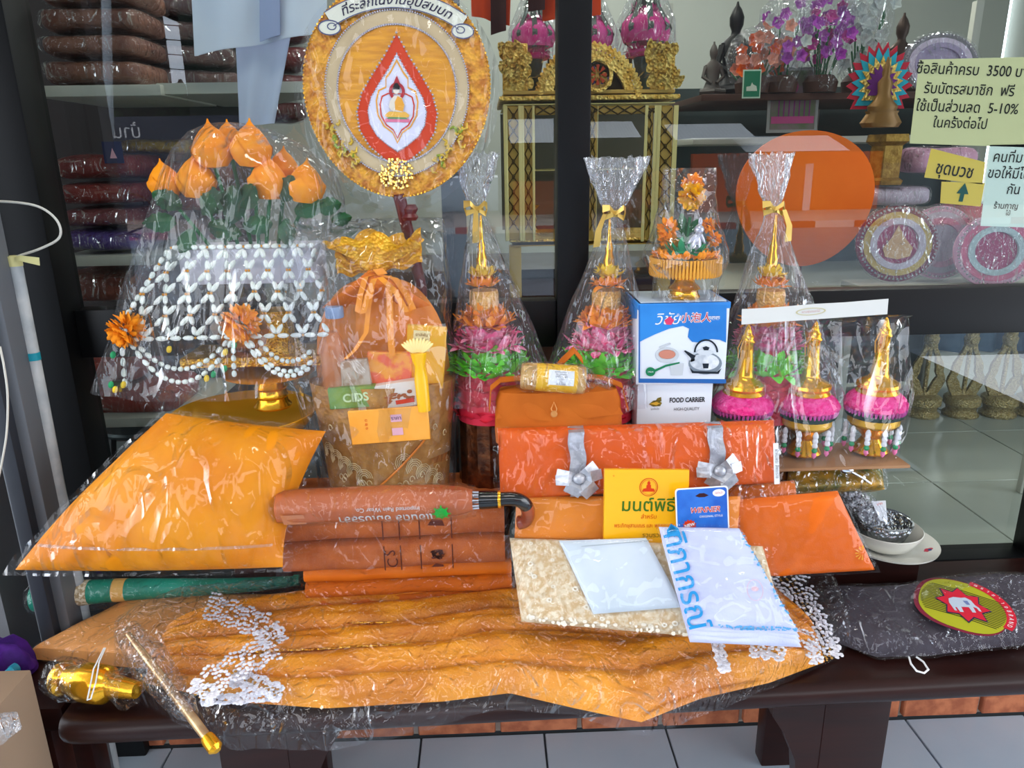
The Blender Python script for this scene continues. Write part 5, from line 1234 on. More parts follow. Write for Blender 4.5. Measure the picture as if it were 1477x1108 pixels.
# the printed kettle: body, lid, knob, spout, handle arch
KS = mat('grey kettle print', '#b4bcc6', .4, col2='#e4e8ec', ns=70, contrast=.3); KD = mat('black kettle print', '#1e2630', .5); KM = mat('mid grey print', '#7c8894', .5)
def arc(cx_, cy_, rx, ry, a0, a1, n=20): return [(cx_+rx*math.cos(a0+(a1-a0)*i/n), cy_+ry*math.sin(a0+(a1-a0)*i/n)) for i in range(n+1)]
q = B(); q.poly(pts_(arc(1017, 524, 24, 16, 0, 2*PI, 30)[:-1]), f_, .0006); q.obj('kettle_body_print', KM, t, flat=True)
q = B(); q.poly(pts_(arc(1016, 522, 21, 12, 0, 2*PI, 30)[:-1]), f_, .0012); q.poly(pts_([(1000, 508), (990, 511), (996, 522), (1002, 520)]), f_, .0012); q.obj('kettle_shine_print', KS, t, flat=True)
q = B(); a_ = arc(1018, 508, 17.5, 19, PI, 2*PI, 24); b2 = arc(1018, 508, 15, 16.5, PI, 2*PI, 24); q.add([f_.pt(*k2(*p), .0018) for p in a_+b2], [(i, i+1, 26+i, 25+i) for i in range(24)])
q.poly(pts_([(1015, 505), (1021, 505), (1023, 501), (1018, 499), (1013, 501)]), f_, .0018); q.poly(pts_([(1013, 524), (1022, 524), (1021, 531), (1014, 531)]), f_, .0018)
q.poly(pts_([(999, 519), (986, 506), (988, 505), (1003, 513)]), f_, .0018); q.poly(pts_([(994, 530), (998, 538), (1036, 539), (1040, 531), (1034, 536), (1000, 535)]), f_, .0018); q.obj('kettle_line_print', KD, t, flat=True)
q = B(); q.poly(pts_(arc(1017, 508, 12, 4, 0, 2*PI, 20)[:-1]), f_, .0016); q.obj('kettle_lid_print', mat('pale steel print', '#ccd3da', .4), t, flat=True)
q = B(); q.poly(pts_(arc(962, 511, 12, 6.5, 0, 2*PI, 24)[:-1]), f_, .0008); q.obj('cup_print', mat('tea red print', '#c88470', .5), t, flat=True)
q = B(); q.ring(pts_(arc(962, 512, 17, 11, 0, 2*PI, 24)[:-1]), pts_(arc(962, 511, 12.5, 7, 0, 2*PI, 24)[:-1]), f_, .0008); q.poly(pts_([(966, 524), (986, 524), (984, 541), (968, 541)]), f_, .0008); q.poly(pts_([(950, 500), (966, 494), (968, 496), (952, 503)]), f_, .0008)
q.obj('saucer_print', mat('light grey print', '#c2c8ce', .5), t, flat=True)
q = B(); q.poly(pts_(arc(938, 536, 7, 6.5, 0, 2*PI, 20)[:-1]), f_, .0012); q.poly(pts_([(944, 533), (960, 526), (980, 522), (980, 524), (960, 529), (945, 536)]), f_, .0012); q.obj('green_print', mat('green badge print', '#1c7a50', .5), t, flat=True)
x, z = k2(938, 536); text('14cm', f_, .005, x, z, .0018, WHITE, t)
fs = Fr((kx0-.0003, 0, 0), (0, -1, 0), (0, 0, 1)); q = B()
q.poly([(-YX2-.12, kz1-.05), (-YX2-.01, kz1-.03), (-YX2-.01, kz1-.012), (-YX2-.12, kz1-.012)], fs, .0002); q.obj('side_print', KB, t, flat=True)

# ---- small pedestal tray with flowers on the kettle box
YQ = 1.395; pc = at(986, 430, YQ); pc.z = kz1+.002
t = thing('pedestal_tray', 'small gold fringed pedestal tray with yellow flowers in clear cellophane, standing on the kettle carton', 'flower offering', pc)
q = B(); q.lathe([(.029, 0), (.030, .003), (.026, .008), (.0255, .014), (.030, .018), (.027, .022), (.02, .028), (.018, .034), (.03, .045), (.055, .056), (.062, .072), (.063, .076), (.058, .074), (.0, .06)], pc, 40, cap=False, pleat=20, pa=.02); q.obj('tray', GOLD, t)
q = B(); FRG = mat('amber fringe thread', '#e0a040', .5)
for i in range(64):
    a = 2*PI*i/64; c = pc+V((math.cos(a)*.064, math.sin(a)*.064, .077)); q.lathe([(.0012, -.034), (.0034, -.03), (.0026, -.012), (.003, 0)], c, 5)
stuff(q.obj('fringe', FRG, t))
q = B(); petal_ring(q, pc+V((0, 0, .078)), .056, 40, .012, .012, 2, .8); stuff(q.obj('fringe_ruffle', TC_['orange'], t))
q = B(); q.ell(pc+V((0, 0, .082)), (.042, .042, .012)); petal_ring(q, pc+V((0, 0, .085)), .028, 16, .022, .012, 3, .5); q.obj('leaf_bed', mat('emerald leaf bed', '#1c9a64', .5), t)
q = B(); q.tube([pc+V((.0, 0, .09)), pc+V((.003, -.004, .15))], .003, 6); leaf(q, pc+V((.003, 0, .12)), (.5, 0, .8), .03, .014); leaf(q, pc+V((.0, 0, .11)), (-.3, 0, .9), .05, .02); q.obj('stem', STEM, t)
q = B(); ball_flower(q, at(998, 283, YQ-.01), .024, 70); q.obj('yellow_blossom', mat('sunny yellow petals', '#f8c218', .6, col2='#f6a80c', ns=60), t)
q = B(); ball_flower(q, at(999, 266, YQ+.012), .02, 50); q.obj('blossom', TC_['orange'], t)
for (px, py, r_) in ((963, 330, .020), (966, 350, .018), (1022, 325, .014), (1030, 345, .014), (958, 345, .012)):
    q = B(); ball_flower(q, at(px, py, YQ), r_, 36); q.obj('blossom', TC_['orange'] if px != 966 else mat('gold blossom', '#e8a040', .6), t)
q = B(); c = at(1004, 352, YQ-.03)
q.ell(c, (.010, .009, .020), seg=14, rings=8); q.ell(c+V((.003, -.004, .026)), .009, seg=12, rings=8); q.ell(c+V((.005, -.002, .040)), (.004, .003, .008)); q.ell(c+V((-.008, -.004, .01)), (.004, .004, .012), Matrix.Rotation(.7, 3, 'Y')); q.ell(c+V((.009, -.002, .012)), (.004, .004, .014), Matrix.Rotation(-.5, 3, 'Y')); q.obj('silver_bird', mat('pearly silver', '#c8c8d4', .3, .5), t)
q = B(); pr = [(.058, .05, 0), (.060, .052, .03), (.078, .066, .07), (.076, .064, .09), (.058, .05, .13), (.050, .04, .17), (.049, .025, .205), (.048, .008, .23), (.048, .003, .238)]
p2 = []
for i in range(len(pr)-1):
    for k in range(4): p2.append(tuple(pr[i][j]*(1-k/4)+pr[i+1][j]*k/4 for j in range(3)))
q.lathe(p2, pc, 80, sq=2.6, amp=.006, fq=16, seed=3, cap=False); q.obj('cellophane_wrap', film('tray bag film', milk=.1, refl=2.0, bs=16, bump=1, dist=.02, rough=.05), t, sharp=3)

# ---- three pink flower pedestals in one hanging bag
YT = 1.40; PK = mat('hot pink chenille', '#ee2a86', .8, col2='#fb5aa4', ns=90, bump=1, bs=200, contrast=.2, bd=.006)
LIL = mat('lilac pleats', '#c850a0', .6); DG = mat('dark green braid', '#16302a', .7); YT_ = mat('gold yellow braid', '#d8a82c', .5, .4)
JW = mat('white jasmine bud', '#e6e6e8', .6); PKB = mat('pink rosebud', '#f080b0', .5)
def pedestal(px, label, pyb=656, pyt=462):
    b0 = at(px-8, pyb, YT); tp = at(px, pyt, YT); h = tp.z-b0.z
    t = thing('flower_pedestal', label, 'flower pedestal', b0, 'pink flower pedestals in the hanging bag')
    q = B(); q.lathe([(.034, 0), (.035, .003), (.031, .01), (.024, .02), (.018, .03), (.02, .036), (.03, .046), (.044, .058)], b0, 40, pleat=10, pa=.015); q.obj('foot', GOLD, t)
    q = B(); q.lathe([(.040, .056), (.049, .064), (.049, .074), (.046, .078)], b0, 48); q.obj('gold_braid', YT_, t)
    q = B(); q.lathe([(.048, .076), (.055, .080), (.055, .088), (.05, .09)], b0, 48, pleat=24, pa=.02); q.obj('green_braid', DG, t)
    q = B()
    for i in range(44):
        a = 2*PI*i/44; q.ell(b0+V((math.cos(a)*.054, math.sin(a)*.054, .094)), (.0055, .003, .009), rotz(a), 6, 4)
    stuff(q.obj('pleated_frill', LIL, t))
    q = B(); q.lathe([(.050, .092), (.059, .098), (.060, .105), (.054, .116), (.042, .126), (.03, .13)], b0, 60, amp=.003, fq=90)
    for i in range(150):
        a = uni(0, 6.3); r_ = uni(.034, .058); q.ell(b0+V((math.cos(a)*r_, math.sin(a)*r_, .128-(r_-.034)*1.1)), .005, seg=6, rings=4)
    q.obj('pink_cushion', PK, t)
    q = B(); q.lathe([(.040, .124), (.041, .128), (.037, .134), (.041, .140), (.040, .146), (.031, .152), (.020, .158), (.017, .165), (.0155, .18), (.0125, .21), (.012, h*.86), (.0155, h*.88), (.012, h*.9), (.0125, h*.92), (.008, h*.94), (.007, h*.96), (.003, h), (.001, h*1.01)], b0, 40, cap=False); q.obj('gold_spire', GOLD, t)
    q = B()
    for i in range(4):
        a = -1.2+i*.35; q.tube([b0+V((math.sin(a)*.014, -math.cos(a)*.014, h*.9)), b0+V((math.sin(a)*.022, -math.cos(a)*.02, h*.84)), b0+V((math.sin(a)*.019, -math.cos(a)*.017, h*.76))], .0012, 5)
    q.obj('tassel_threads', FRG, t)
    q = B(); leafs = B(); rose = B()
    for i in range(7):
        a = -PI/2+(i-3)*.62; c = b0+V((math.cos(a)*.050, math.sin(a)*.050, .058))
        for k in range(3): q.lathe([(.0048, -.009), (.0058, -.006), (.004, 0), (.0015, .003)], c+V((0, 0, -.010*k)), 8)
        leafs.lathe([(.002, -.008), (.006, -.002), (.003, .004)], c+V((0, 0, -.034)), 8); rose.lathe([(.0015, -.012), (.005, -.006), (.004, .0)], c+V((0, 0, -.04)), 8)
    stuff(q.obj('jasmine_tassels', JW, t)); stuff(leafs.obj('tassel_leaves', GL, t)); stuff(rose.obj('tassel_rosebuds', PKB, t))
    return t
pedestal(1074, 'pink chenille pedestal with gold spire nearest the kettle carton, its foot hidden', 652, 470)
pedestal(1166, 'pink chenille pedestal with gold spire, middle one of three under the header card', 652, 466)
pedestal(1262, 'pink chenille pedestal with gold spire at the outer end of the header card', 650, 460)
b0 = at(1150, 656, YT)
t = thing('hanging_bag', 'clear bag with torn white header card holding the three pink pedestals on a brown board', 'bag', V((b0.x, YT, b0.z-.006)))
xa, xb = at(1022, 600, YT).x, at(1300, 600, YT).x
q = B(); q.rbox(((at(1100, 660, YT).x+xb)/2, YT-.0, b0.z-.005), (xb-at(1100, 660, YT).x-.012, .13, .006), .001); q.obj('base_board', CARD, t)
hc = [at(1071, 468, YT-.055), at(1281, 453, YT-.055), at(1280, 430, YT-.055), at(1068, 447, YT-.055)]
fh_ = frq(hc); q = B(); wH = (hc[1]-hc[0]).length; q.poly([(-wH/2, -.0145), (wH/2, -.0145), (wH/2, .0145), (wH*.2, .0135), (0, .0145), (-wH*.3, .0135), (-wH/2, .0145)], fh_, 0, .001); q.obj('header_card', mat('white header card', '#d8d8d4', .6), t)
q = B(); q.ring(circ(.028, .007, 30, -.008, .001), circ(.025, .0055, 30, -.008, .001), fh_, .0014, .0003); q.obj('header_print', mat('faint gold print', '#c8c098', .6), t, flat=True); text('พานพุ่มดอกไม้', fh_, .006, -.008, .001, .0014, mat('faint rose print', '#c89a98', .6), t)
wB_ = xb-xa; q = B(); hB_ = at(1160, 450, YT).z-b0.z; pr = [(wB_/2*1.0, .066, 0), (wB_/2*1.03, .07, .05), (wB_/2*1.02, .068, .12), (wB_/2*.92, .045, .2), (wB_/2*.8, .012, hB_*.97), (wB_/2*.78, .004, hB_)]
p2 = []
for i in range(len(pr)-1):
    for k in range(7): p2.append(tuple(pr[i][j]*(1-k/7)+pr[i+1][j]*k/7 for j in range(3))+(.01*(i+k/7)/5, -.05*max(0, (i+k/7)-2)/3))
q.lathe(p2, V(((xa+xb)/2, YT, b0.z)), 100, sq=3, amp=.006, fq=12, seed=17, cap=False); q.obj('plastic_bag', film('header bag film', milk=.05, refl=1.7, bs=11, bump=1, dist=.02, rough=.05), t, sharp=3)

# ---- yellow packets stack under the board, bowls and plate
t = thing('yellow_packet', 'yellow and green food packet in clear wrap under the brown board', 'packet', at(1200, 700, 1.43))
Y1 = [at(1135, 712, 1.40), at(1276, 706, 1.40), at(1272, 672, 1.44), at(1128, 676, 1.44)]
B().slab(Y1, .02, 30, 16, p=6, amp=.003, seed=91, back=1.5).obj('packet', mat('gold yellow packet', '#dba020', .3, .3, col2='#3c5a30', ns=30, contrast=.35), t, sharp=3)
q = B(); q.tube([at(1130+i*5.2, 668+3*math.sin(i*1.3), 1.40) for i in range(30)], [.005+.002*math.sin(i) for i in range(30)], 6); q.obj('crimped_edge', mat('amber yellow pack'  , '#f5b52c'), t)
B().sheet(Y1, .026, .03, 40, 24, seed=93).obj('plastic_wrap', FILM_C, t, sharp=3)
t = thing('added_riser', 'low dark block added under the white plate at the back of the bench', 'riser', V((.85, 1.44, .452)))
pp0 = at(1283, 778, 1.425); zp = pp0.z-.020
xr0 = at(1150, 800, 1.43).x; q = B(); q.rbox(((xr0+pp0.x+.04)/2, 1.44, (.452+zp)/2), (pp0.x+.04-xr0, .14, zp-.452), .003); q.obj('block', DWOOD, t)  # block added as support, also makes the dark area below the plate
q = B(); q.rbox(((xr0+pp0.x+.04)/2-.06, 1.475, (zp+Y1[0].z-.03)/2), (.16, .06, Y1[0].z-.034-zp), .003); q.obj('step_block', DWOOD, t)
ENM = mat('white enamel', '#d9d8cf', .2, coat=.5); EMB = mat('red blossom decal', '#b83a4c', .4); 
t = thing('enamel_plate', 'white enamel plate with a red flower decal under the white bowl', 'plate', V((pp0.x, 1.425, zp)))
q = B(); q.lathe([(.001, .002), (.05, .003), (.065, .008), (.095, .017), (.098, .018), (.097, .014), (.066, .003), (.05, -.0005), (.001, -.0005)], V((pp0.x, 1.425, zp+.0006)), 64, cap=False); q.obj('plate', ENM, t)
q = B(); fpl = Fr(V((pp0.x+.068, 1.425-.038, zp+.0115)), (1, 0, .17), (.3, 1, .1))
for i in range(6): a = i*PI/3; q.poly(circ(.006, .003, 10, math.cos(a)*.007, math.sin(a)*.005), fpl, .001, .0003)
q.obj('decal', EMB, t, flat=True)
q = B(); q.poly(circ(.004, .003, 10), fpl, .0018, .0003); q.obj('decal', mat('dark blue decal', '#3a4a7a', .4), t, flat=True)
t = thing('enamel_bowl', 'white enamel bowl standing on the white plate', 'bowl', V((pp0.x-.012, 1.425, zp+.004)))
q = B(); q.lathe([(.001, .005), (.035, .005), (.055, .018), (.071, .042), (.0725, .046), (.074, .045), (.072, .038), (.057, .012), (.04, .0), (.001, .0)], V((pp0.x-.012, 1.425, zp+.0045)), 56, cap=False); q.obj('bowl', ENM, t)
t = thing('silver_bowl', 'small hammered silver bowl standing inside the white enamel bowl', 'bowl', V((pp0.x-.018, 1.425, zp+.02)))
SLV = mat('hammered silver', '#c4c8cc', .22, .95, '#9aa0a6', 90, 1, 120, 'voronoi', bd=.004)
q = B(); q.lathe([(.001, .004), (.028, .004), (.044, .024), (.0545, .054), (.057, .057), (.058, .054), (.046, .022), (.03, .0), (.001, .0)], V((pp0.x-.018, 1.425, zp+.011)), 56, cap=False); q.obj('bowl', SLV, t)
q = B(); q.lathe([(.054, .056), (.0575, .0585), (.054, .0605)], V((pp0.x-.018, 1.425, zp+.011)), 56, cap=False); q.obj('rim', mat('bright steel', '#e0e2e6', .15, 1), t)
tb = thing('bead_bag', 'clear bag of grey white beads stuck upright in the silver bowl', 'bag', at(1245, 750, 1.41))
ba, bb_ = at(1268, 752, 1.40), at(1208, 690, 1.42)
q = B()
for i in range(420):
    s = rnd(); c = mix(ba, bb_, s)+V((uni(-1, 1)*.022*(1-.3*s), uni(-.010, .010), uni(-.014, .014))); q.ell(c, uni(.0018, .0035), seg=5, rings=3)
stuff(q.obj('beads', mat('grey white beads', '#e0e2e6', .35, 0, col2='#a0a0a8', ns=90, contrast=.1), tb))
q = B(); q.lathe([(.018, -.02), (.028, 0), (.03, .05), (.026, .09), (.03, .11)], ba, 40, ax(bb_-ba), amp=.005, fq=40, cap=False); q.obj('plastic_wrap', FILM, tb, sharp=3)
t = thing('price_card', 'small white folded card standing in the silver bowl beside the bead bag', 'card', at(1272, 755, 1.39))
q = B(); fk = Fr(at(1268, 736, 1.392), (1, 0, -.1), (0, .1, 1)); q.poly([(-.020, .018), (.010, .022), (.022, -.024), (.006, -.022)], fk, 0, .0006); q.obj('card', WHITE, t); text('บาท', fk, .008, -.002, .014, .001, RED, t, rot=.3)
t = thing('spoon', 'steel spoon lying over the yellow packet above the bowls', 'spoon', at(1230, 680, 1.37))
q = B(); q.ell(at(1221, 678, 1.385), (.016, .004, .009), Matrix.Rotation(.3, 3, 'Y'), 16, 8); q.tube([at(1228, 681, 1.385), at(1245, 690, 1.39), at(1262, 702, 1.40)], [.003, .0025, .003], 8); q.obj('spoon', mat('bright steel', '#e0e2e6', .15, 1), t)

# ---- things at the left edge
t = thing('leaning_rod', 'long off-white rod tied with a yellow ribbon and blue tape, leaning at the left edge', 'rod', at(100, 790, 1.30))
ra, rb = at(20, 372, 1.36), at(96, 760, 1.36); d_ = (rb-ra); rb2 = ra+d_*((ra.z-.012)/(ra.z-rb.z))
q = B(); q.tube([ra, mix(ra, rb2, .5), rb2], .0115, 18); q.obj('rod', mat('off white paper rod', '#b9bcbc', .6, col2='#9ea4a8', ns=20), t)
q = B(); q.tube([mix(ra, rb2, .145), mix(ra, rb2, .157)], .0122, 18); q.obj('tape', mat('teal tape', '#1f8a9c', .5), t)
q = B(); q.tube([mix(ra, rb2, -.003), mix(ra, rb2, .012)], .0125, 12); q.band([ra+V((.008, -.012, 0)), ra+V((.02, -.016, .001)), ra+V((.05, -.012, -.006))], V((0, .2, 1)), [.004, .010, .014], .0006); q.obj('ribbon', mat('pale yellow ribbon', '#c9c48a', .5), t)
def cable(name, label, pts, m_, r):
    t = thing(name, label, 'cable', pts[0]); q = B(); sm = []
    for i in range(len(pts)-1):
        m0 = (pts[i+1]-pts[max(0, i-1)])*.5; m1 = (pts[min(len(pts)-1, i+2)]-pts[i])*.5
        for k in range(6):
            s = k/6; sm.append(pts[i]*(2*s**3-3*s*s+1)+m0*(s**3-2*s*s+s)+pts[i+1]*(-2*s**3+3*s*s)+m1*(s**3-s*s))
    sm.append(pts[-1]); q.tube(sm, r, 8); q.obj('cable', m_, t)
CB = mat('cream cable', '#c8c6bc', .5)
cable('cable', 'thin cream cable looping out over the black window frame at the left edge', [at(x, y, 1.36) for x, y in ((-30, 292), (10, 291), (55, 298), (82, 318), (86, 342), (60, 358), (20, 372), (-20, 392))], CB, .0022)
cable('cable', 'thin cream cable hanging down the shutter at the left edge', [at(x, y, 1.26) for x, y in ((0, 500), (6, 530), (11, 570), (10, 620), (4, 660), (-8, 720))], CB, .0018)
t = thing('purple_cloth', 'bunched dark purple cloth at the left end of the bench beside the pale cloth pack', 'cloth', onz(15, 970, .47))
q = B(); q.lathe([(.05, .0), (.062, .015), (.05, .04), (.03, .062), (.006, .07)], onz(2, 975, .455), 44, amp=.022, fq=22, seed=2, pleat=6, pa=.15); q.obj('cloth', mat('deep purple velvet', '#4a1c7a', .7, col2='#32125c', ns=30), t)
t = thing('teal_tube', 'short teal plastic tube lying across the purple cloth', 'tube', onz(10, 980, .48))
q = B(); q.tube([onz(-20, 1000, .492), onz(20, 966, .502)], .0085, 16); q.obj('tube', mat('teal blue plastic', '#1c8ca4', .35), t)
q = B(); q.tube([onz(17, 968, .502), onz(24, 963, .5022)], .0095, 16); q.obj('tube_cap', mat('teal cap', '#16748a', .35), t)
t = thing('parcel_box', 'corner of a brown cardboard box with loose clear film, on the floor', 'box', V((-.75, .95, 0)))
pa_ = at(24, 1050, 1.0); q = B(); q.rbox((pa_.x-.15, 1.0, (at(20, 1002, 1.0).z)/2), (.30, .12, at(20, 1002, 1.0).z), .003); q.obj('carton', mat('brown grey cardboard', '#8a7460', .8), t)
q = B(); q.lathe([(.01, 0), (.022, .01), (.018, .03), (.006, .04)], at(4, 1066, .93), 30, amp=.012, fq=40, seed=4, cap=False); q.obj('loose_film', FILM_M, t)

# ================================================================== INSIDE THE SHOP
SHW = mat('cream metal shelving', '#b9bab0', .5); BRF = mat('brown robe cloth in film', '#6a4034', .5, col2='#8a5a44', ns=8); RDF = mat('dark red cloth in film', '#8a2c24', .5, col2='#6c1c20', ns=8)
YI = 1.78
# slotted uprights and shelves
t = thing('shelving_rack', 'cream slotted metal shelving rack holding wrapped robe packs behind the left window pane', 'shelf', at(60, 560, YI))
ux = at(66, 250, 1.66).x; q = B(); q.box((ux, 1.66, 1.2), (.028, .03, 1.62)); q.obj('upright', SHW, t)
q = B()
for i in range(60): q.box((ux+.006, 1.644, .46+.026*i), (.004, .003, .013))
stuff(q.obj('slots', mat('dark slots', '#1c1c1a', .8), t, flat=True))
def shelf(px0, px1, py, y0, dy, skew=0, h=.022):
    a, b = at(px0, py, y0), at(px1, py+skew, y0); q = B(); q.rbox(((a.x+b.x)/2, y0+dy/2, a.z), (b.x-a.x, dy, h), .002); return q.obj('shelf_board', SHW, t)
shelf(48, 232, 132, 1.70, .34); shelf(80, 260, 378, 1.70, .34); shelf(112, 275, 612, 1.70, .34)
q = B(); a, b = at(20, 640, 2.12), at(330, -60, 2.12); q.box(((a.x+b.x)/2, 2.12, (a.z+b.z)/2), (b.x-a.x, .01, b.z-a.z)); q.obj('back_panel', mat('dim mauve backing', '#4a4444', .8), t)
# second bay receding to the right
f0, f1 = at(226, 128, 1.72), at(350, 166, 2.25)
q = B(); dv = (f1-f0); 
q.add([f0+V((0, 0, .011)), f0-V((0, 0, .011)), V((f1.x, f1.y, f0.z-.011)), V((f1.x, f1.y, f0.z+.011)), f0+V((.4, 0, .011)), f0+V((.4, 0, -.011))], [(0, 1, 2, 3), (0, 3, 4), (1, 5, 2), (3, 2, 5, 4), (0, 4, 5, 1)]); q.obj('shelf_board', SHW, t, flat=True)
def robe(px0, py0, px1, py1, y, d, m_, label, grp, seed, name='robe_pack', rot=0):
    a, b = at(px0, py1, y), at(px1, py0, y); w_, h_ = b.x-a.x, b.z-a.z
    t = thing(name, label, 'package', V(((a.x+b.x)/2, y, a.z)), grp)
    cx_ = (a.x+b.x)/2
    q = B(); n = 22
    def g(u, v):
        ang_ = 2*PI*v; s = .55; cy_, cz_ = math.copysign(abs(math.cos(ang_))**s, math.cos(ang_)), math.copysign(abs(math.sin(ang_))**s, math.sin(ang_))
        e = (1-abs(2*u-1)**14)**.5; p = V((cx_+(u-.5)*w_, y+d/2-cy_*d/2*e, a.z+h_/2+cz_*h_/2*e))
        p += V((0, .004, .004))*noise.noise(p*14+V((seed, 0, 0))); c_, s_ = math.cos(rot), math.sin(rot)
        return V((cx_+(p.x-cx_)*c_-(p.y-y)*s_, y+(p.x-cx_)*s_+(p.y-y)*c_, p.z))
    q.grid(g, 24, n, wv=True); q.obj('folded_cloth', m_, t, sharp=2)
    q = B()
    def g2(u, v):
        p = g(u, v); o_ = (p-V((cx_, y+d/2, a.z+h_/2))).normalized(); return p+o_*(.006+.006*noise.noise(p*45+V((seed, 1, 0))))
    q.grid(g2, 44, 34, wv=True); q.obj('plastic_wrap', FILM_C, t, sharp=2); return t
G1 = 'wrapped brown robes on the top shelf'
for i, (x0, y0, x1, y1) in enumerate(((50, -32, 190, 4), (50, 6, 190, 42), (52, 46, 192, 80), (56, 84, 196, 122))):
    robe(x0, y0, x1, y1, 1.73, .2, BRF, ['brown wrapped robe pack at the very top of the left shelf stack', 'brown wrapped robe pack second from the top of the left shelf stack', 'brown wrapped robe pack second from the bottom of the left shelf stack', 'lowest brown wrapped robe pack of the left stack, lying on the top shelf board'][i], G1, i)
BR2 = mat('dark mauve brown robe cloth', '#4a3238', .5, col2='#6a4a42', ns=8)
for i, (x0, y0, x1, y1) in enumerate(((205, -10, 330, 22), (208, 26, 335, 58), (214, 62, 345, 96), (224, 98, 352, 132))):
    robe(x0, y0, x1, y1, 1.95, .2, BR2, ['dim brown robe pack at the top of the stack beside the hanging white cloth', 'dim brown robe pack second in the stack beside the hanging white cloth', 'dim brown robe pack third in the stack beside the hanging white cloth', 'lowest dim brown robe pack in the stack beside the hanging white cloth'][i], 'dim robe packs on the receding shelf', 10+i, rot=.55)
RD2 = mat('wine red robe cloth', '#7a2a28', .5, col2='#5a2420', ns=8)
for i, (x0, y0, x1, y1) in enumerate(((348, 20, 452, 56), (350, 62, 455, 98), (352, 104, 452, 138), (350, 144, 448, 176))):
    robe(x0, y0, x1, y1, 2.3, .2, RD2, ['wine red robe pack topmost in the stack behind the hanging white garment', 'wine red robe pack second from the top behind the hanging white garment', 'wine red robe pack third from the top behind the hanging white garment', 'wine red robe pack lowest in the stack behind the hanging white garment'][i], 'red robe packs behind the hanging cloth', 20+i, rot=.5)
G3 = 'red packs on the middle shelf'
for i, (x0, y0, x1, y1, m_) in enumerate(((74, 222, 190, 258, RDF), (78, 262, 195, 296, RDF), (84, 300, 190, 330, mat('faded red cloth', '#7c3a3c', .5)), (90, 332, 196, 364, mat('violet blue cloth', '#3c2a78', .45, col2='#5a3a8c', ns=9)))):
    robe(x0, y0, x1, y1, 1.72, .2, m_, ['dark red wrapped pack topmost on the middle shelf at the left', 'dark red wrapped pack second from the top on the middle shelf', 'faded red pack lying on the violet pack on the middle shelf', 'violet blue wrapped pack lowest on the middle shelf'][i], G3, 30+i)
for i, (x0, y0, x1, y1) in enumerate(((205, 232, 300, 268), (200, 272, 290, 306))):
    robe(x0, y0, x1, y1, 1.84, .2, RDF, ['dark red pack behind the lotus cellophane under the yellow cloth bundle', 'dark red pack behind the lotus cellophane, the lower of two'][i], G3, 40+i)
robe(168, 200, 262, 222, 1.84, .16, mat('yellow gold cloth bundle', '#c8a01c', .5, col2='#8c6a12', ns=30), 'yellow gold cloth bundle on the dark red packs behind the lotus cellophane', None, 44)
robe(92, 392, 200, 440, 1.74, .2, mat('brick red cloth', '#8c4a3a', .5), 'brick red pack below the middle shelf board at the left', None, 45)
for i, (x0, y0, x1, y1) in enumerate(((118, 520, 190, 556), (112, 560, 250, 604))):
    robe(x0, y0, x1, y1, 1.74, .2, mat('dull coral cloth', '#b0483c', .5, col2='#8c3830', ns=9), ['coral red pack behind the lower left pane, upper of two', 'coral red pack behind the lower left pane, lying on the bottom shelf'][i], 'coral packs behind the lower pane', 46+i)
# small picture card among the packs
t = thing('picture_card', 'small card with a pale lotus shape on navy, among the red packs at left', 'card', at(165, 232, 1.69))
fk = Fr(at(163, 220, 1.70), (1, 0, 0), (0, 0, 1)); s = mpp(fk.O); q = B(); q.poly([(-14*s, -15*s), (14*s, -15*s), (14*s, 15*s), (-14*s, 15*s)], fk); q.obj('card', mat('navy card', '#2c3052', .5), t); q = B(); q.poly([(-5*s, -8*s), (5*s, -8*s), (0, 6*s)], fk, .001); q.obj('lotus_print', mat('pale pink print', '#e0a8b8', .5), t)
# hanging white garment
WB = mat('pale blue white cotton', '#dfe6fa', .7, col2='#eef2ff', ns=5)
t = thing('hanging_garment', 'pale blue white cotton garment hanging from above behind the glass, left of the ceremonial fan', 'clothes', at(360, -40, 1.68))
def cloth(pts_top, pts_bot, y, name, m_, amp=.012, nf_=14, parent=None):
    q = B(); a0, a1 = pts_top; b0_, b1 = pts_bot
    def g(u, v):
        x = (a0[0]+(a1[0]-a0[0])*u)*(1-v)+(b0_[0]+(b1[0]-b0_[0])*u)*v; yy = (a0[1]+(a1[1]-a0[1])*u)*(1-v)+(b0_[1]+(b1[1]-b0_[1])*u)*v
        p = at(x, yy, y); p.y += amp*math.sin(u*nf_+v*2)*(.4+.6*v); return p
    q.grid(g, 40, 14); 
    def g3(u, v): p = g(u, v); p.y += .004; return p
    q.grid(lambda u, v: g3(1-u, v), 40, 14); return q.obj(name, m_, parent, sharp=3)
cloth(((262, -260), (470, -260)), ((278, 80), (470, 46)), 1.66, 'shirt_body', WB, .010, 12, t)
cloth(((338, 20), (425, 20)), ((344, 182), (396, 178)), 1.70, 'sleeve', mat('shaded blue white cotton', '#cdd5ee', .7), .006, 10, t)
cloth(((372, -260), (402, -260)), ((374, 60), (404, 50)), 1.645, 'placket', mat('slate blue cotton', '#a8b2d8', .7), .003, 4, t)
t = thing('hanging_robe', 'bright orange red robe cloth hanging at the top beside the black window post', 'clothes', at(750, -20, 1.72))
OR_ = mat('vivid orange red cloth', '#e0440c', .6)
cloth(((672, -260), (745, -260)), ((680, 22), (735, 38)), 1.72, 'cloth', OR_, .010, 9, t); cloth(((782, -260), (868, -260)), ((783, 30), (866, 22)), 1.72, 'cloth', OR_, .008, 9, t)
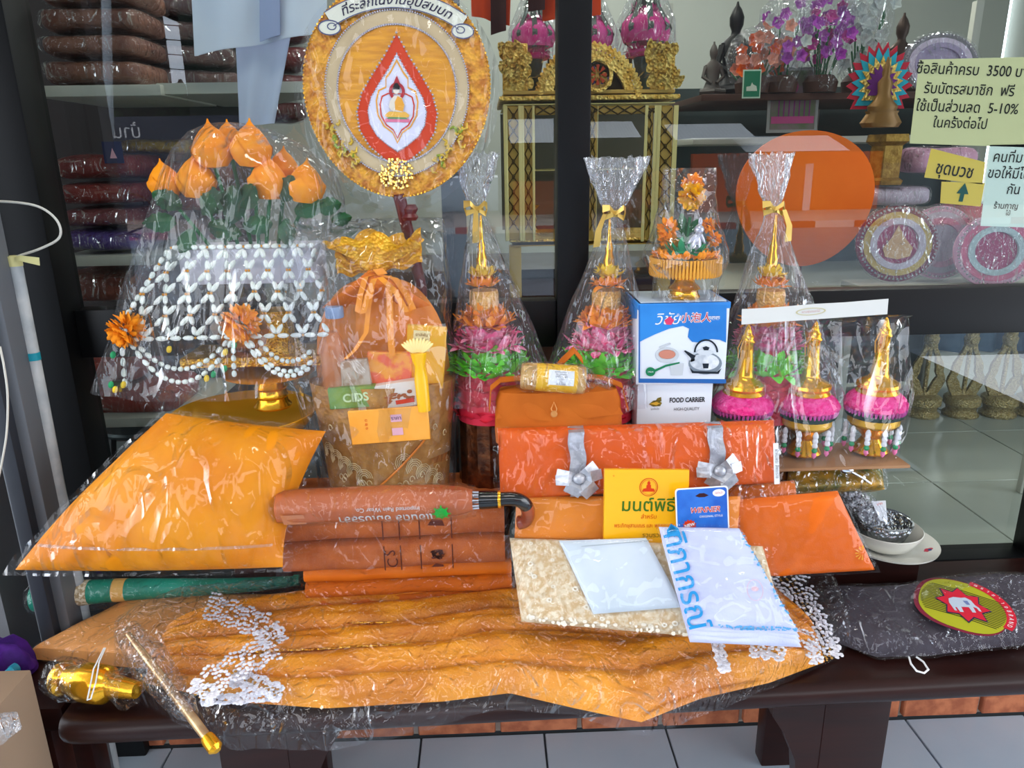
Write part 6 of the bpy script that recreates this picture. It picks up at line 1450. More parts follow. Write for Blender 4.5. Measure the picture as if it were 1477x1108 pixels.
cloth(((706, -260), (730, -260)), ((708, 50), (730, 44)), 1.70, 'sash', mat('dark brown cloth', '#3c1612', .7), .004, 4, t); cloth(((760, -260), (786, -260)), ((762, 16), (786, 14)), 1.70, 'sash', mat('dark brown cloth', '#3c1612'), .004, 4, t)
q = B(); q.tube([at(250, -262, 1.68), at(500, -262, 1.68)], .008, 10); q.obj('hanging_rail', SHW, bpy.data.objects['hanging_garment'])
q = B(); q.tube([at(660, -262, 1.71), at(880, -262, 1.71)], .008, 10); q.obj('hanging_rail', SHW, t)
# stool seen through the lower pane
t = thing('metal_stool', 'dark round-topped metal stool behind the lower left pane', 'stool', at(205, 690, 1.95))
c = at(215, 608, 1.92); q = B(); q.lathe([(.001, .006), (.12, .006), (.125, 0), (.12, -.008), (.001, -.008)], c, 40, cap=False); q.obj('seat', mat('grey blue steel seat', '#5a6468', .35, .5), t)
for a in (.6, 2.2, 3.8, 5.4):
    q = B(); q.tube([c+V((.09*math.cos(a), .09*math.sin(a), -.005)), V((c.x+.13*math.cos(a), c.y+.13*math.sin(a), .382))], .009, 8); q.obj('leg', BLACK, t)

# ---- gilded cabinet
YC = 1.95
def c2(px, py, y=YC): return at(px, py, y)
cb = c2(850, 345)
t = thing('gilded_cabinet', 'tall gilded carved cabinet with arched crest and lattice pillars behind the black window post', 'cabinet', V((cb.x, YC, .381)))
def cbox(x0, y0, x1, y1, d, m_, nm, y=YC, off=0):
    a, b = c2(x0, y1, y), c2(x1, y0, y); q = B(); q.rbox(((a.x+b.x)/2, y+d/2+off, (a.z+b.z)/2), (b.x-a.x, d, b.z-a.z), min(.004, (b.x-a.x)*.2, (b.z-a.z)*.2), 1); return q.obj(nm, m_, t)
GI = mat('carved gilt wood', '#d8a63a', .38, .35, '#f0d070', 50, 1, 130, 'voronoi', bd=.006); GI2 = mat('dull gilt', '#c4a04c', .45, .25); GIL = mat('lemon gilt edge', '#e8d890', .4, .2)
DKR = mat('dark recess', '#4a3a1c', .8)
cbox(720, 136, 980, 146, .36, GI, 'cornice', off=-.012); cbox(726, 128, 974, 137, .34, GI2, 'cornice_band'); cbox(726, 147, 974, 152, .34, GIL, 'cornice_bead')
for x0, x1 in ((729, 752), (946, 972), (753, 771), (847, 862), (928, 944)):
    cbox(x0, 152, x1, 348, .02, GI2, 'pillar'); 
    cbox(x0, 152, x0+2.5, 348, .004, GIL, 'pillar_edge', off=-.005); cbox(x1-2.5, 152, x1, 348, .004, GIL, 'pillar_edge', off=-.005)
    q = B(); sp = 22; n = int(190/sp)
    for i in range(n):
        yy = 156+sp*i; a, b = c2(x0+4, yy), c2(x1-4, yy+sp)
        for (p0, p1) in (((a.x, a.z), (b.x, b.z)), ((b.x, a.z), (a.x, b.z))): q.tube([V((p0[0], YC-.002, p0[1])), V((p1[0], YC-.002, p1[1]))], .0015, 5)
        q.ell(V(((a.x+b.x)/2, YC-.005, (a.z+b.z)/2)), (.004, .003, .006), seg=8, rings=4)
    stuff(q.obj('pillar_lattice', DKR, t))
cbox(771, 152, 946, 166, .012, GI2, 'lintel'); q = B()
for i in range(9):
    a, b = c2(774+19.5*i, 153), c2(774+19.5*(i+1), 165)
    for (p0, p1) in (((a.x, a.z), (b.x, b.z)), ((b.x, a.z), (a.x, b.z))): q.tube([V((p0[0], YC-.003, p0[1])), V((p1[0], YC-.003, p1[1]))], .0018, 5)
stuff(q.obj('lintel_lattice', DKR, t))
cbox(752, 243, 946, 247, .3, GIL, 'shelf_edge'); cbox(735, 342, 972, 350, .3, GI, 'base_rail'); cbox(740, 350, 970, 356, .3, GI2, 'base_rail')
for x0, x1 in ((735, 752), (950, 970)):
    a, b = c2(x0, 356), c2(x1, 356); q = B(); q.rbox(((a.x+b.x)/2, YC+.03, (a.z+.381)/2), ((b.x-a.x), .05, a.z-.381), .003); q.obj('leg', GI2, t)
# pediment arch with leaf crest
q = B(); q2 = B(); cxp = 850
def archp(u, w0, h0, base): a = PI*u; return (cxp-w0*math.cos(a), base-h0*math.sin(a)**1.25)
ap = [archp(i/30, 66, 62, 134) for i in range(31)]; ai = [archp(i/30, 52, 47, 134) for i in range(31)]
for i in range(30):
    a0, a1, b0_, b1 = [c2(*p) for p in (ap[i], ap[i+1], ai[i+1], ai[i])]
    q.add([a0, a1, b0_, b1]+[p+V((0, .02, 0)) for p in (a0, a1, b0_, b1)], [(0, 1, 2, 3), (0, 4, 5, 1), (2, 6, 7, 3), (7, 6, 5, 4)])
q.obj('arch', GI, t, flat=True)
q = B()
for i in range(31):
    px, py = ap[i]; dx, dy = (px-cxp)/66, -.9*math.sin(PI*i/30); c = c2(px, py); d = V((dx*.8, 0, -dy+.25)).normalized()
    petal(q, c, d, V((0, -1, 0)), .022, .016, .3, -.3)
for sx_ in (-1, 1):
    for i in range(42):
        px = cxp+sx_*uni(84, 124); py = uni(70, 130); px2 = px; c = c2(px2, py, YC-.006); petal(q, c, V((sx_*uni(-.2, .6), 0, uni(.3, 1))), V((0, -1, 0)), .026, .018, .3, .4)
q.obj('leaf_carving', GI, t); stuff(t.children[-1])
for sx_ in (-1, 1):
    a, b = c2(cxp+sx_*88, 134), c2(cxp+sx_*126, 62); q = B(); q.rbox(((a.x+b.x)/2, YC+.01, (a.z+b.z)/2), (abs(b.x-a.x), .012, b.z-a.z), .004); q.obj('corner_panel', GI, t)
q = B(); c = c2(862, 108, YC-.006); fm = Fr(c, (1, 0, 0), (0, 0, 1)); s = mpp(c); q.ring(circ(22*s, 24*s, 30), circ(17*s, 19*s, 30), fm, 0, .008); q.obj('medallion', GI, t)
q = B()
for i in range(8): a = i*PI/4; q.poly([(3*s*math.cos(a), 3*s*math.sin(a)), (13*s*math.cos(a-.2), 14*s*math.sin(a-.2)), (13*s*math.cos(a+.2), 14*s*math.sin(a+.2))], fm, .002, .002)
q.obj('medallion_petals', mat('coral paint', '#c04a28', .5), t)
q = B(); q3 = B()
for i in range(54):
    u = uni(.08, .92); k = uni(.15, .8); px, py = archp(u, 50*k, 45*k, 133); (q if i % 5 else q3).ell(c2(px, py-1, YC-.002), (uni(.004, .009), .004, uni(.004, .009)), seg=6, rings=4)
stuff(q.obj('scrollwork', GI2, t)); stuff(q3.obj('inlay', mat('violet glass inlay', '#5a4a8a', .3), t))
q = B(); a, b = c2(790, 134, YC+.02), c2(912, 84, YC+.02); q.box(((a.x+b.x)/2, YC+.022, (a.z+b.z)/2), (b.x-a.x, .004, b.z-a.z)); q.obj('pediment_back', DKR, t)
a, b = c2(729, 348), c2(972, 150); q = B(); q.box(((a.x+b.x)/2, YC+.33, (a.z+b.z)/2), (b.x-a.x, .006, b.z-a.z)); q.obj('back_panel', mat('grey brown cabinet back', '#6c6a5e', .6), t)
# small gold articles inside the cabinet
t = thing('gold_candle_stand', 'small gold candle stand on the base of the gilded cabinet', 'candle stand', c2(765, 340, 2.08))
q = B(); c = c2(768, 385, 2.0); q.lathe([(.03, 0), (.02, .01), (.008, .03), (.012, .05), (.006, .07), (.02, .085)], c2(768, 342, 2.08), 20); q.obj('stand', GI, t)
# pink lotus towers on the cabinet
PKL = mat('magenta paper lotus', '#d82c86', .55, col2='#e85aa4', ns=40); GRL = mat('grey green paper leaf', '#56645a', .6)
def lotus_tower(px, label, y=2.02, s=1, py0=136):
    b0 = c2(px, py0, y); k = mpp(b0)*s; t = thing('lotus_tower', label, 'flower offering', b0, 'pink lotus towers on the gilded cabinet')
    q = B(); q.lathe([(10*k, 0), (8*k, 12*k), (14*k, 45*k), (4*k, 48*k)], b0, 20); q.obj('stand', GRL, t)
    q = B(); petal_ring(q, b0+V((0, 0, 52*k)), 18*k, 18, 9*k, 6*k, 2, .2); q.lathe([(22*k, 46*k), (24*k, 50*k), (20*k, 54*k)], b0, 24); q.obj('petal_ring', PKL, t)
    q = B(); q.lathe([(26*k, 62*k), (30*k, 72*k), (29*k, 84*k), (22*k, 92*k), (16*k, 96*k)], b0, 36, pleat=8, pa=.04); q.obj('lotus_body', PKL, t)
    q = B(); petal_ring(q, b0+V((0, 0, 94*k)), 12*k, 14, 10*k, 7*k, 2, .8); q.obj('petal_ring', PKL, t)
    q = B()
    for i in range(8): a = i*PI/4; q.band([b0+V((math.cos(a)*24*k, math.sin(a)*24*k, 60*k)), b0+V((math.cos(a)*32*k, math.sin(a)*32*k, 78*k)), b0+V((math.cos(a)*16*k, math.sin(a)*16*k, 104*k)), b0+V((math.cos(a)*5*k, math.sin(a)*5*k, 135*k))], V((-math.sin(a), math.cos(a), 0)), 7*k, .001)
    q.obj('leaf_strips', GRL, t)
    q = B(); q.lathe([(26*k, 20*k), (38*k, 50*k), (36*k, 85*k), (22*k, 115*k), (8*k, 145*k)], b0, 50, pleat=9, pa=.04, amp=.006, fq=20, cap=False); q.obj('cellophane_wrap', FILM_C, t, sharp=2)
lotus_tower(770, 'pink paper lotus tower in cellophane on the cabinet, left of the black window post'); lotus_tower(852, 'pink paper lotus tower in cellophane half hidden by the black window post'); lotus_tower(928, 'pink paper lotus tower in cellophane at the cabinet right end', s=1.15, py0=140)

# ---- display behind the right pane: sideboard shelf, bouquets, fans, trays
YD = 2.35
t = thing('display_shelf', 'dark wood display shelf carrying bouquets and fans behind the right window pane', 'shelf', at(1200, 420, YD))
a, b = at(1015, 140, 2.45), at(1560, 104, 2.45); DSH = mat('dim brown wood shelf', '#4a3026', .5)
q = B(); q.rbox(((a.x+b.x)/2, 2.75, a.z-.0), (b.x-a.x, .55, .02), .003); q.obj('shelf_board', DSH, t)
zs2 = at(1200, 200, 2.45).z; q = B(); q.rbox(((a.x+b.x)/2, 2.80, zs2), (b.x-a.x, .5, .02), .003); q.obj('shelf_board', SHW, t)
zs3 = at(1200, 415, 2.45).z; q = B(); q.rbox(((a.x+b.x)/2, 2.62, zs3), (b.x-a.x, .8, .02), .003); q.obj('shelf_board', SHW, t)
for x in (a.x+.01, b.x-.01, (a.x+b.x)/2):
    q = B(); q.rbox((x, 3.02, (.381+zs2)/2+.2), (.03, .03, 1.6), .002); q.obj('upright', SHW, t)
q = B(); q.box(((a.x+b.x)/2, 3.06, 1.0), (b.x-a.x, .01, 1.2)); q.obj('back_panel', mat('dim teal grey backing', '#4a5656', .7), t)
za = a.z+.012
PETALS = {'orange': mat('orange silk petals', '#f06a1c', .6), 'purple': mat('purple orchid petals', '#a83cb0', .6, col2='#c868cc', ns=60), 'white': mat('white grey petals', '#cfd4d0', .6), 'magenta': mat('magenta petals', '#c8409a', .6), 'peach': mat('peach petals', '#e8a088', .6)}
def bouquet(label, px, py, cols, sx_, sz_, n, name='flower_bouquet', y=2.5):
    c = at(px, py, y); b0 = V((c.x, y, za)); t = thing(name, label, 'bouquet', b0, 'wrapped bouquets on the display shelf')
    per = {}
    for i in range(n):
        cl = cols[i % len(cols)]; q = per.setdefault(cl, B()); p = c+V((uni(-1, 1)*sx_, uni(-.08, .05), uni(-1, 1)*sz_))
        for k in range(5):
            a_ = k*1.257+i; petal(q, p, V((math.cos(a_), -.5, math.sin(a_))), V((0, -1, .2)), .024, .022, .4, .2)
    for cl, q in per.items(): stuff(q.obj('blossoms', PETALS[cl], t))
    q = B()
    for i in range(12): q.tube([b0+V((uni(-.02, .02), 0, 0)), c+V((uni(-1, 1)*sx_, uni(-.06, .06), uni(-1, .6)*sz_))], .003, 5)
    stuff(q.obj('stems', STEM, t))
    q = B(); q.lathe([(.05, 0), (.055, .03), (.04, .05)], b0, 24); q.obj('vase', DSH, t)
    q = B(); h = c.z-b0.z; q.lathe([(sx_*.45, .06, .0), (sx_*.9, .09, h*.4), (sx_*1.2, .11, h), (sx_*1.0, .09, h+sz_), (sx_*.4, .04, h+sz_*1.6)], b0, 50, amp=.012, fq=12, pleat=8, pa=.05, cap=False); q.obj('cellophane_wrap', FILM_C, t, sharp=2)
bouquet('orange and peach wrapped bouquet at the near end of the display shelf', 1088, 82, ['orange', 'peach'], .075, .05, 26)
bouquet('white and purple wrapped bouquet beside the orange one on the display shelf', 1130, 55, ['white', 'purple', 'peach'], .07, .08, 34)
bouquet('purple orchid bouquet in the middle of the display shelf', 1190, 40, ['purple', 'purple', 'magenta'], .07, .09, 40)
bouquet('white flower bouquet behind the feathered fan', 1248, 40, ['white'], .06, .11, 34)
# dark standing figure and dim seated figures
def figure(name, label, px, py, h, m_, y=2.6, base=None):
    c = at(px, py, y); b0 = V((c.x, y, base if base is not None else c.z-h)); t = thing(name, label, 'statue', b0); H_ = c.z+.02-b0.z
    q = B(); q.lathe([(.20*H_, .14*H_, 0), (.24*H_, .16*H_, .06*H_), (.17*H_, .12*H_, .16*H_), (.12*H_, .09*H_, .28*H_), (.15*H_, .09*H_, .48*H_), (.16*H_, .08*H_, .58*H_), (.06*H_, .05*H_, .66*H_), (.05*H_, .045*H_, .70*H_), (.075*H_, .075*H_, .76*H_), (.08*H_, .08*H_, .84*H_), (.05*H_, .05*H_, .92*H_), (.02*H_, .02*H_, .96*H_), (.003, .003, H_)], b0, 28); q.obj('body', m_, t)
    q = B()
    for s_ in (-1, 1):
        q.tube([b0+V((s_*.14*H_, 0, .55*H_)), b0+V((s_*.20*H_, -.04*H_, .36*H_)), b0+V((s_*.05*H_, -.13*H_, .24*H_))], [.045*H_, .04*H_, .03*H_], 8)
    q.tube([b0+V((-.24*H_, -.03*H_, .08*H_)), b0+V((0, -.15*H_, .09*H_)), b0+V((.24*H_, -.03*H_, .08*H_))], [.06*H_, .055*H_, .06*H_], 8); q.obj('limbs', m_, t); return t
figure('bronze_statue', 'small black bronze seated statue at the top of the display, left of the bouquets', 1064, 12, .16, mat('black bronze', '#0e0c0e', .35, .4), 2.7, za)
figure('bronze_statue', 'dim brown seated statue behind the rim of the lilac round fan', 1304, 28, .16, mat('dim brown bronze', '#3c2a20', .4, .5), 2.7, za)
figure('bronze_statue', 'small grey wrapped seated figure left of the orange bouquet', 1030, 70, .1, mat('grey wrapped bronze', '#5a5450', .5, .3), 2.6, za)
# framed card and picture
def board(name, label, x0, y0, x1, y1, y, m_, cat, lean=.06, mf=None):
    a, b = at(x0, y1, y), at(x1, y0, y); f_ = Fr((a+b)/2, (1, 0, 0), (0, lean, 1)); t = thing(name, label, cat, V(((a.x+b.x)/2, y, a.z))); w_, h_ = b.x-a.x, b.z-a.z
    q = B(); q.poly([(-w_/2, -h_/2), (w_/2, -h_/2), (w_/2, h_/2), (-w_/2, h_/2)], f_, -.003, .003); q.obj('board', mf or m_, t)
    if mf: q = B(); q.poly([(-w_*.44, -h_*.45), (w_*.44, -h_*.45), (w_*.44, h_*.45), (-w_*.44, h_*.45)], f_, .0005, .0006); q.obj('face', m_, t)
    return t, f_, w_, h_
tt, f_, w_, h_ = board('green_card', 'small green card with a pale border leaning beside the framed picture', 1070, 100, 1099, 142, 2.3, mat('bottle green card', '#1c6a4c', .5), 'card', mf=mat('pale green border', '#b4ccb8', .5))
q = B(); q.poly([(-w_*.3, -h_*.25), (w_*.3, -h_*.25), (w_*.25, -h_*.08), (w_*.06, -h_*.02), (0, h_*.05), (-w_*.08, -.08*h_), (-w_*.3, -h_*.1)], f_, .0014); q.obj('pale_print', mat('pale sage print', '#b8c0b0', .6), tt, flat=True)
tt, f_, w_, h_ = board('framed_picture', 'small framed picture of purple posts on a green ground beside the green card', 1104, 96, 1186, 192, 2.5, mat('dull green picture', '#5c6a50', .6, col2='#7c6a74', ns=14), 'picture', mf=mat('grey frame', '#8c9090', .4))
q = B()
for i in range(7): x = -w_*.28+i*w_*.1; q.poly([(x-w_*.012, -h_*.25), (x+w_*.012, -h_*.25), (x+w_*.012, h_*.02), (x, h_*.10), (x-w_*.012, h_*.02)], f_, .0014)
q.obj('purple_posts', mat('plum print', '#7a2a70', .6), tt, flat=True); q = B(); q.poly([(-w_*.42, -h_*.36), (w_*.42, -h_*.36), (w_*.42, -h_*.25), (-w_*.42, -h_*.25)], f_, .0014); q.poly(circ(w_*.10, h_*.10, 12, -w_*.02, h_*.2), f_, .0014); q.obj('magenta_bed', mat('magenta print', '#b04a80', .6), tt, flat=True)
# feathered ring fan with gold seated statue
cf = at(1268, 122, 2.2); k = mpp(cf)
t = thing('feather_halo', 'zigzag halo of red, turquoise, gold and purple points round a gold seated statue', 'ornament', V((cf.x, 2.2, cf.z-.11)))
fz = Fr(cf, (1, 0, 0), (0, .05, 1))
def zig(r0, r1, n, lo=-.62): return [((r0 if i % 2 else r1)*k*math.cos(a)*.92, (r0 if i % 2 else r1)*k*math.sin(a)*1.08) for i, a in [(i, lo*1.0+(PI-2*lo)*i/(2*n)) for i in range(2*n+1)]]
for (r0, r1, n, m_, nm, off) in ((42, 53, 15, mat('crimson felt', '#b81c34', .6), 'red_points', 0), (34, 46, 13, mat('turquoise felt', '#1c9ab0', .6), 'turquoise_points', .004), (25, 35, 12, GI, 'gold_points', .008), (17, 25, 11, mat('purple felt', '#6a2078', .6), 'purple_points', .012)):
    q = B(); q.poly(zig(r0, r1, n), fz, off, .003); q.obj(nm, m_, t, flat=True)
q = B(); b_ = fz.pt(0, -38*k, .03)
q.lathe([(20*k, 12*k, 0), (22*k, 13*k, 6*k), (14*k, 9*k, 14*k), (9*k, 7*k, 24*k), (11*k, 7*k, 38*k), (5*k, 5*k, 46*k), (6*k, 6*k, 52*k), (4*k, 4*k, 60*k), (1*k, 1*k, 72*k)], b_, 24); q.obj('statue', mat('antique gold', '#7a5418', .4, .3), t)
q = B(); q.lathe([(26*k, 14*k, -22*k), (30*k, 16*k, -16*k), (22*k, 12*k, -4*k), (24*k, 13*k, 0)], b_, 24, pleat=12, pa=.04); q.obj('base', mat('antique gold', '#a8741c'), t)
t = thing('gold_stand', 'gold lattice stand under the feathered halo', 'stand', at(1272, 262, 2.2)); c = at(1272, 266, 2.2); tp = at(1272, 190, 2.2)
q = B(); q.lathe([(26*k, 0), (28*k, 6*k), (22*k, 10*k), (22*k, tp.z-c.z-20*k), (30*k, tp.z-c.z-14*k), (28*k, tp.z-c.z-4*k)], c, 6, sq=6); q.obj('stand', mat('dull antique gold', '#8a6420', .4, .6, '#a8843a', 60, .8, 140), t)
# orange oval fan
co_ = at(1160, 288, 2.05); k = mpp(co_); fo = Fr(co_, (1, 0, 0), (-.06, .06, 1))
t = thing('orange_fan', 'large plain orange oval fan standing behind the kettle carton and the cellophane tray', 'fan', V((co_.x, 2.05, co_.z-.3)))
q = B(); q.poly([(100*k*math.cos(a)*(1+.10*math.sin(a)), 95*k*math.sin(a)) for a in [2*PI*i/60 for i in range(60)]], fo, 0, .006); q.obj('blade', mat('flat orange satin', '#e8701c', .5, col2='#dc6414', ns=4), t)
q = B(); hq = fo.pt(0, -90*k, -.004); q.tube([hq, V((hq.x+.01, hq.y-.01, .382))], .008, 10); q.obj('handle', mat('dark red handle', '#5a1418'), t)
# round trays
def tray(px, py, rx, ry, y, label, cols_, centre, name='round_tray'):
    c = at(px, py, y); k = mpp(c); f_ = Fr(c, (1, 0, 0), (0, .16, 1)); t = thing(name, label, 'tray', V((c.x, y, c.z-ry*k)), 'round wrapped trays behind the right pane')
    n = len(cols_)
    for i, m_ in enumerate(cols_):
        s0, s1 = 1-i*.16, 1-(i+1)*.16; q = B(); q.ring(circ(rx*k*s0, ry*k*s0, 48), circ(rx*k*s1, ry*k*s1, 48), f_, -.004+.002*i, .006); q.obj('ring', m_, t)
    s0 = 1-n*.16; q = B(); q.poly(circ(rx*k*s0, ry*k*s0, 40), f_, -.004, .004); q.obj('centre', centre, t)
    q = B()
    for i in range(60): a = 2*PI*i/60; q.ell(f_.pt(rx*k*.93*math.cos(a), ry*k*.93*math.sin(a), .008), .0032, seg=6, rings=3)
    stuff(q.obj('bead_rim', PEARL, t))
    q = B(); q.grid(lambda u, v: f_.pt(rx*1.07*k*math.cos(2*PI*u)*v, ry*1.07*k*math.sin(2*PI*u)*v, .018*min(1, (1-v)*7+.2)+.006*noise.noise(V((u*14, v*5, px*.1)))), 60, 12, wu=True); q.obj('plastic_wrap', FILM_C, t, sharp=3); return f_, k, t
PNK = mat('deep rose satin', '#a83a68', .5); LPK = mat('pale pink satin', '#d8a0b8', .5); LLV = mat('lilac lace', '#c8b8c8', .6); GLD = GI2; MAU = mat('maroon satin', '#7a1c3a', .5); BLL = mat('pale blue lace', '#b8c8cc', .6)
f_, k, tt = tray(1294, 352, 60, 54, 1.86, 'rose and lilac round tray with a peach pointed centre, leftmost above the black rail', [MAU, GLD, LLV], PNK)
q = B(); q.poly([(0, 26*k), (10*k, 8*k), (22*k, -6*k), (18*k, -18*k), (0, -22*k), (-18*k, -18*k), (-22*k, -6*k), (-10*k, 8*k)], f_, .002, .003); q.obj('pointed_motif', mat('peach gold motif', '#d8a878', .5), tt)
tray(1356, 350, 54, 52, 1.95, 'pale pink round tray behind the rose and lilac tray', [LPK, LLV, LPK], LLV)
tray(1436, 362, 62, 52, 1.90, 'pink and pale blue lace round tray at the right under the white notice', [LPK, mat('hot rose satin', '#d86a8c', .5), BLL], PNK)
tray(1356, 92, 56, 42, 2.3, 'lilac round fan with silver rim behind the top of the yellow notice', [mat('silver grey lace', '#7c767c', .5, .3), LLV, mat('dusty lilac satin', '#9c8ca8', .5)], mat('dusty lilac satin', '#9c8ca8'), name='round_fan')
lc = at(1345, 409, 1.9); t = thing('window_shelf', 'narrow white shelf just behind the black rail carrying the round trays', 'shelf', V((lc.x, 1.9, .382)))
q = B(); q.rbox((lc.x+.12, 1.90, lc.z-.012), (.62, .22, .018), .002); q.obj('shelf_board', SHW, t)
for dx in (-.17, .41): q = B(); q.rbox((lc.x+dx, 1.98, (.382+lc.z-.02)/2), (.02, .02, lc.z-.02-.382), .002); q.obj('leg', SHW, t)
# ordination goods pile behind the gold card
for i, (x0, y0, x1, y1, m_, lb) in enumerate(((1322, 212, 1420, 250, LPK, 'pale pink wrapped cloth pile behind the gold lettered card'), (1255, 270, 1350, 298, LLV, 'lilac wrapped cloth lying left of the gold arrow card'), (1385, 296, 1440, 330, mat('rose red pack', '#b84a5c', .5), 'rose red wrapped pack below the gold arrow card'))):
    robe(x0, y0, x1, y1, 2.15, .14, m_, lb, None, 60+i, 'cloth_pack')
# notices on the glass
NY = 1.574
def notice(name, label, pts, m_, cat='sign'):
    P = [at(x, y, NY) for x, y in pts]; f_ = Fr((P[0]+P[2])/2, P[1]-P[0], P[3]-P[0]); t = thing(name, label, cat, (P[0]+P[2])/2)
    L2 = [((p-f_.O).dot(f_.R), (p-f_.O).dot(f_.U)) for p in P]; q = B(); q.poly(L2, f_, 0, .0006); q.obj('paper', m_, t, flat=True); return t, f_, mpp(f_.O)
YN = mat('pale yellow paper', '#e2dca8', .7); WN = mat('pale mint paper', '#e8f4ec', .7); GN = mat('gold card', '#f0cc5c', .5); DI = mat('notice ink', '#23231e', .7)
t, f_, k = notice('yellow_notice', 'pale yellow paper notice with four lines of Thai writing on the right pane', [(1312, 207), (1492, 213), (1492, 82), (1326, 86)], YN)
for s_, x, y, sz in (('ซื้อสินค้าครบ  3500 บาท', -2, 40, 20), ('รับบัตรสมาชิก  ฟรี', -6, 14, 20), ('ใช้เป็นส่วนลด  5-10%', -4, -10, 20), ('ในครั้งต่อไป', -10, -32, 19)):
    text(s_, f_, sz*k, x*k, y*k, .001, DI, t, sx=.92, bold=.008)
t, f_, k = notice('white_notice', 'pale mint paper notice at the right edge of the pane, below the yellow notice', [(1414, 326), (1540, 330), (1540, 207), (1428, 209)], WN)
for s_, x, y, sz in (('คนที่มา', -54, 37, 20), ('ขอให้มีโช', -57, 15, 20), ('กัน', -24, -7, 19), ('ร้านกาญ', -38, -30, 12), ('ไม้', -18, -40, 9)):
    text(s_, f_, sz*k, x*k, y*k, .001, DI, t, align='LEFT', sx=.9, bold=.006)
t, f_, k = notice('gold_card', 'gold card lettered in Thai hanging slightly tilted between the two paper notices', [(1333, 256), (1417, 266), (1421, 234), (1343, 214)], GN)
text('ชุดบวช', f_, 24*k, 0, -1*k, .001, DI, t, rot=-.02, bold=.012, sx=.85)
t, f_, k = notice('arrow_card', 'gold card with a dark green arrow, just below the gold lettered card', [(1356, 293), (1414, 298), (1420, 264), (1358, 262)], GN)
q = B(); q.poly([(-9*k, -1*k), (9*k, -1*k), (0, 14*k)], f_, .001); q.poly([(-3*k, -12*k), (3*k, -12*k), (3*k, -1*k), (-3*k, -1*k)], f_, .001); q.obj('arrow', mat('dark teal print', '#1c5a54', .6), t, flat=True)
# pierced silver gold stands on the shop floor
PS = mat('pale champagne metal', '#c8b888', .35, .7, '#a89458', 120, 1, 200, 'voronoi', bd=.004)
def pierced(px, i):
    yb = onz(px, 598, .382).y; c = onz(px, 598, .382); k = mpp(c); t = thing('pedestal_stand', ['', '', ''][0] or f'', 'stand', c, 'pierced metal stands on the shop floor')
    t['label'] = ['champagne pierced metal stand nearest the pink pedestals behind the lower pane', 'champagne pierced metal stand second from the pink pedestals behind the lower pane', 'champagne pierced metal stand third along behind the lower pane', 'champagne pierced metal stand cut by the right picture edge'][i]
    q = B(); q.lathe([(23*k, 0), (24*k, 3*k), (19*k, 8*k), (20*k, 14*k), (24*k, 18*k), (24*k, 27*k), (20*k, 30*k)], c, 32, pleat=16, pa=.02); q.obj('base', PS, t)
    for s_ in (-1, 1):
        n = 14; L_ = [(s_*(5+12*max(0, math.sin(v*PI*1.35))**1.0*(1-.0*v)+ (4 if v < .3 else 0)), 30+95*v) for v in [j/n for j in range(n+1)]]
        q = B(); q.band([c+V((x*k, 0, z*k)) for x, z in L_], V((1, 0, 0)), [(17 if j < 4 else 11 if j < 8 else 7)*k for j in range(n+1)], .012); q.obj('scroll_leg', PS, t)
    q = B(); q.lathe([(3*k, 28*k), (3*k, 100*k), (9*k, 106*k), (10*k, 114*k), (6*k, 120*k), (10*k, 128*k), (26*k, 150*k)], c, 24); q.obj('stem', PS, t)
for i, px in enumerate((1328, 1384, 1438, 1490)): pierced(px, i)
t = thing('blue_drape', 'dull blue cloth drape on a stand behind the pierced metal stands', 'cloth', V((at(1400, 560, 3.6).x, 3.6, .382)))
a, b = at(1250, 560, 3.6), at(1540, 430, 3.6); q = B(); q.grid(lambda u, v: V((a.x+(b.x-a.x)*u, 3.6+.03*math.sin(u*38), .385+(b.z-.385)*v)), 90, 4); q.grid(lambda u, v: V((b.x+(a.x-b.x)*u, 3.63+.03*math.sin((1-u)*38), .385+(b.z-.385)*v)), 90, 4); q.obj('drape', mat('slate blue cloth', '#4c6a86', .7, col2='#38506c', ns=5), t, sharp=3)
# lower middle: dark low counter seen behind the towers through the lower panes
t = thing('low_counter', 'dark low counter standing behind the lower middle panes', 'counter', V((.15, 2.6, .382)))
q = B(); q.rbox((.15, 2.6, .382+.30), (1.0, .4, .6), .005); q.obj('cabinet', DSH, t); q = B(); q.rbox((.15, 2.6, 1.0), (1.04, .44, .03), .004); q.obj('worktop', mat('dark counter top', '#2c2622', .4), t)

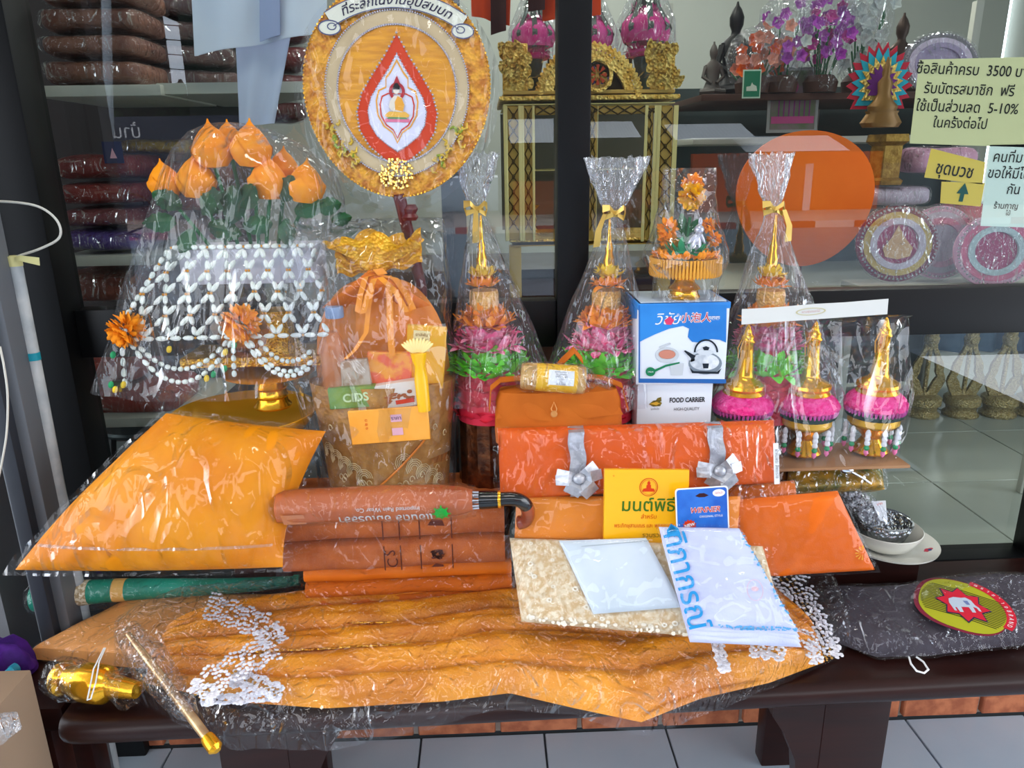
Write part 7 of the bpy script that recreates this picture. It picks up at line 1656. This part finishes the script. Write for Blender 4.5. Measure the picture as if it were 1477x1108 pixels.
# ---- prints and lettering belong to the part that carries them
CARRY = ['scroll_banner', 'header_card', 'blue_field', 'label', 'card', 'cover', 'carton', 'paper', 'face', 'board', 'crest_ribbon', 'paper_tag', 'folded_cloth', 'fold_layer', 'folded_canopy', 'roll', 'folded_towel']
PRINTS = {'lettering', 'print_letter', 'emblem', 'lion_print', 'border_print', 'hang_hole', 'white_seal', 'starburst', 'sticker', 'brown_print', 'orange_print', 'food_print', 'kettle_body_print', 'kettle_shine_print', 'kettle_line_print', 'kettle_lid_print', 'cup_print', 'saucer_print', 'green_print', 'logo_shape', 'header_print', 'crest', 'leaf_print', 'edge_print', 'faint_stamp', 'arrow', 'lotus_print', 'pale_print', 'purple_posts', 'magenta_bed', 'lace_motif', 'perforation', 'scroll_outline', 'care_label', 'paper_sticker', 'side_print', 'blue_stripe'}
EXTRA = {'halo': 'white_teardrop', 'figure_skin': 'white_teardrop', 'figure_robe': 'white_teardrop', 'figure_hair': 'white_teardrop', 'folded_legs': 'white_teardrop', 'green_seat': 'white_teardrop', 'pink_mat': 'white_teardrop', 'red_outline': 'white_teardrop', 'amber_outline': 'white_teardrop',
         'elephant': 'crest_ground', 'elephant_ear': 'crest_ground', 'star': 'crest_ground', 'star_border': 'crest_ground', 'crest_stripes': 'crest_ground', 'pole_cap': 'pole', 'gold_ring': 'ferrule', 'handle_grip': 'handle', 'medallion_petals': 'medallion', 'flap': 'body', 'button': 'body', 'button_loop': 'body', 'decal': 'plate', 'tube_cap': 'tube', 'brush_head': 'handle'}
for r_ in [o for o in COL.objects if o.parent is None and o.type == 'EMPTY']:
    kids = list(r_.children); by = {}
    for c_ in kids: by.setdefault(c_.name.split('.')[0], c_)
    for c_ in kids:
        nm = c_.name.split('.')[0]; tgt = None
        if nm in EXTRA: tgt = by.get(EXTRA[nm])
        elif nm in PRINTS:
            for k_ in CARRY:
                if k_ in by and k_ != nm and not (k_ == 'blue_field' and nm in ('side_print', 'blue_stripe')): tgt = by[k_]; break
        if tgt and tgt != c_ and tgt.parent == r_ and not c_.children: c_.parent = tgt
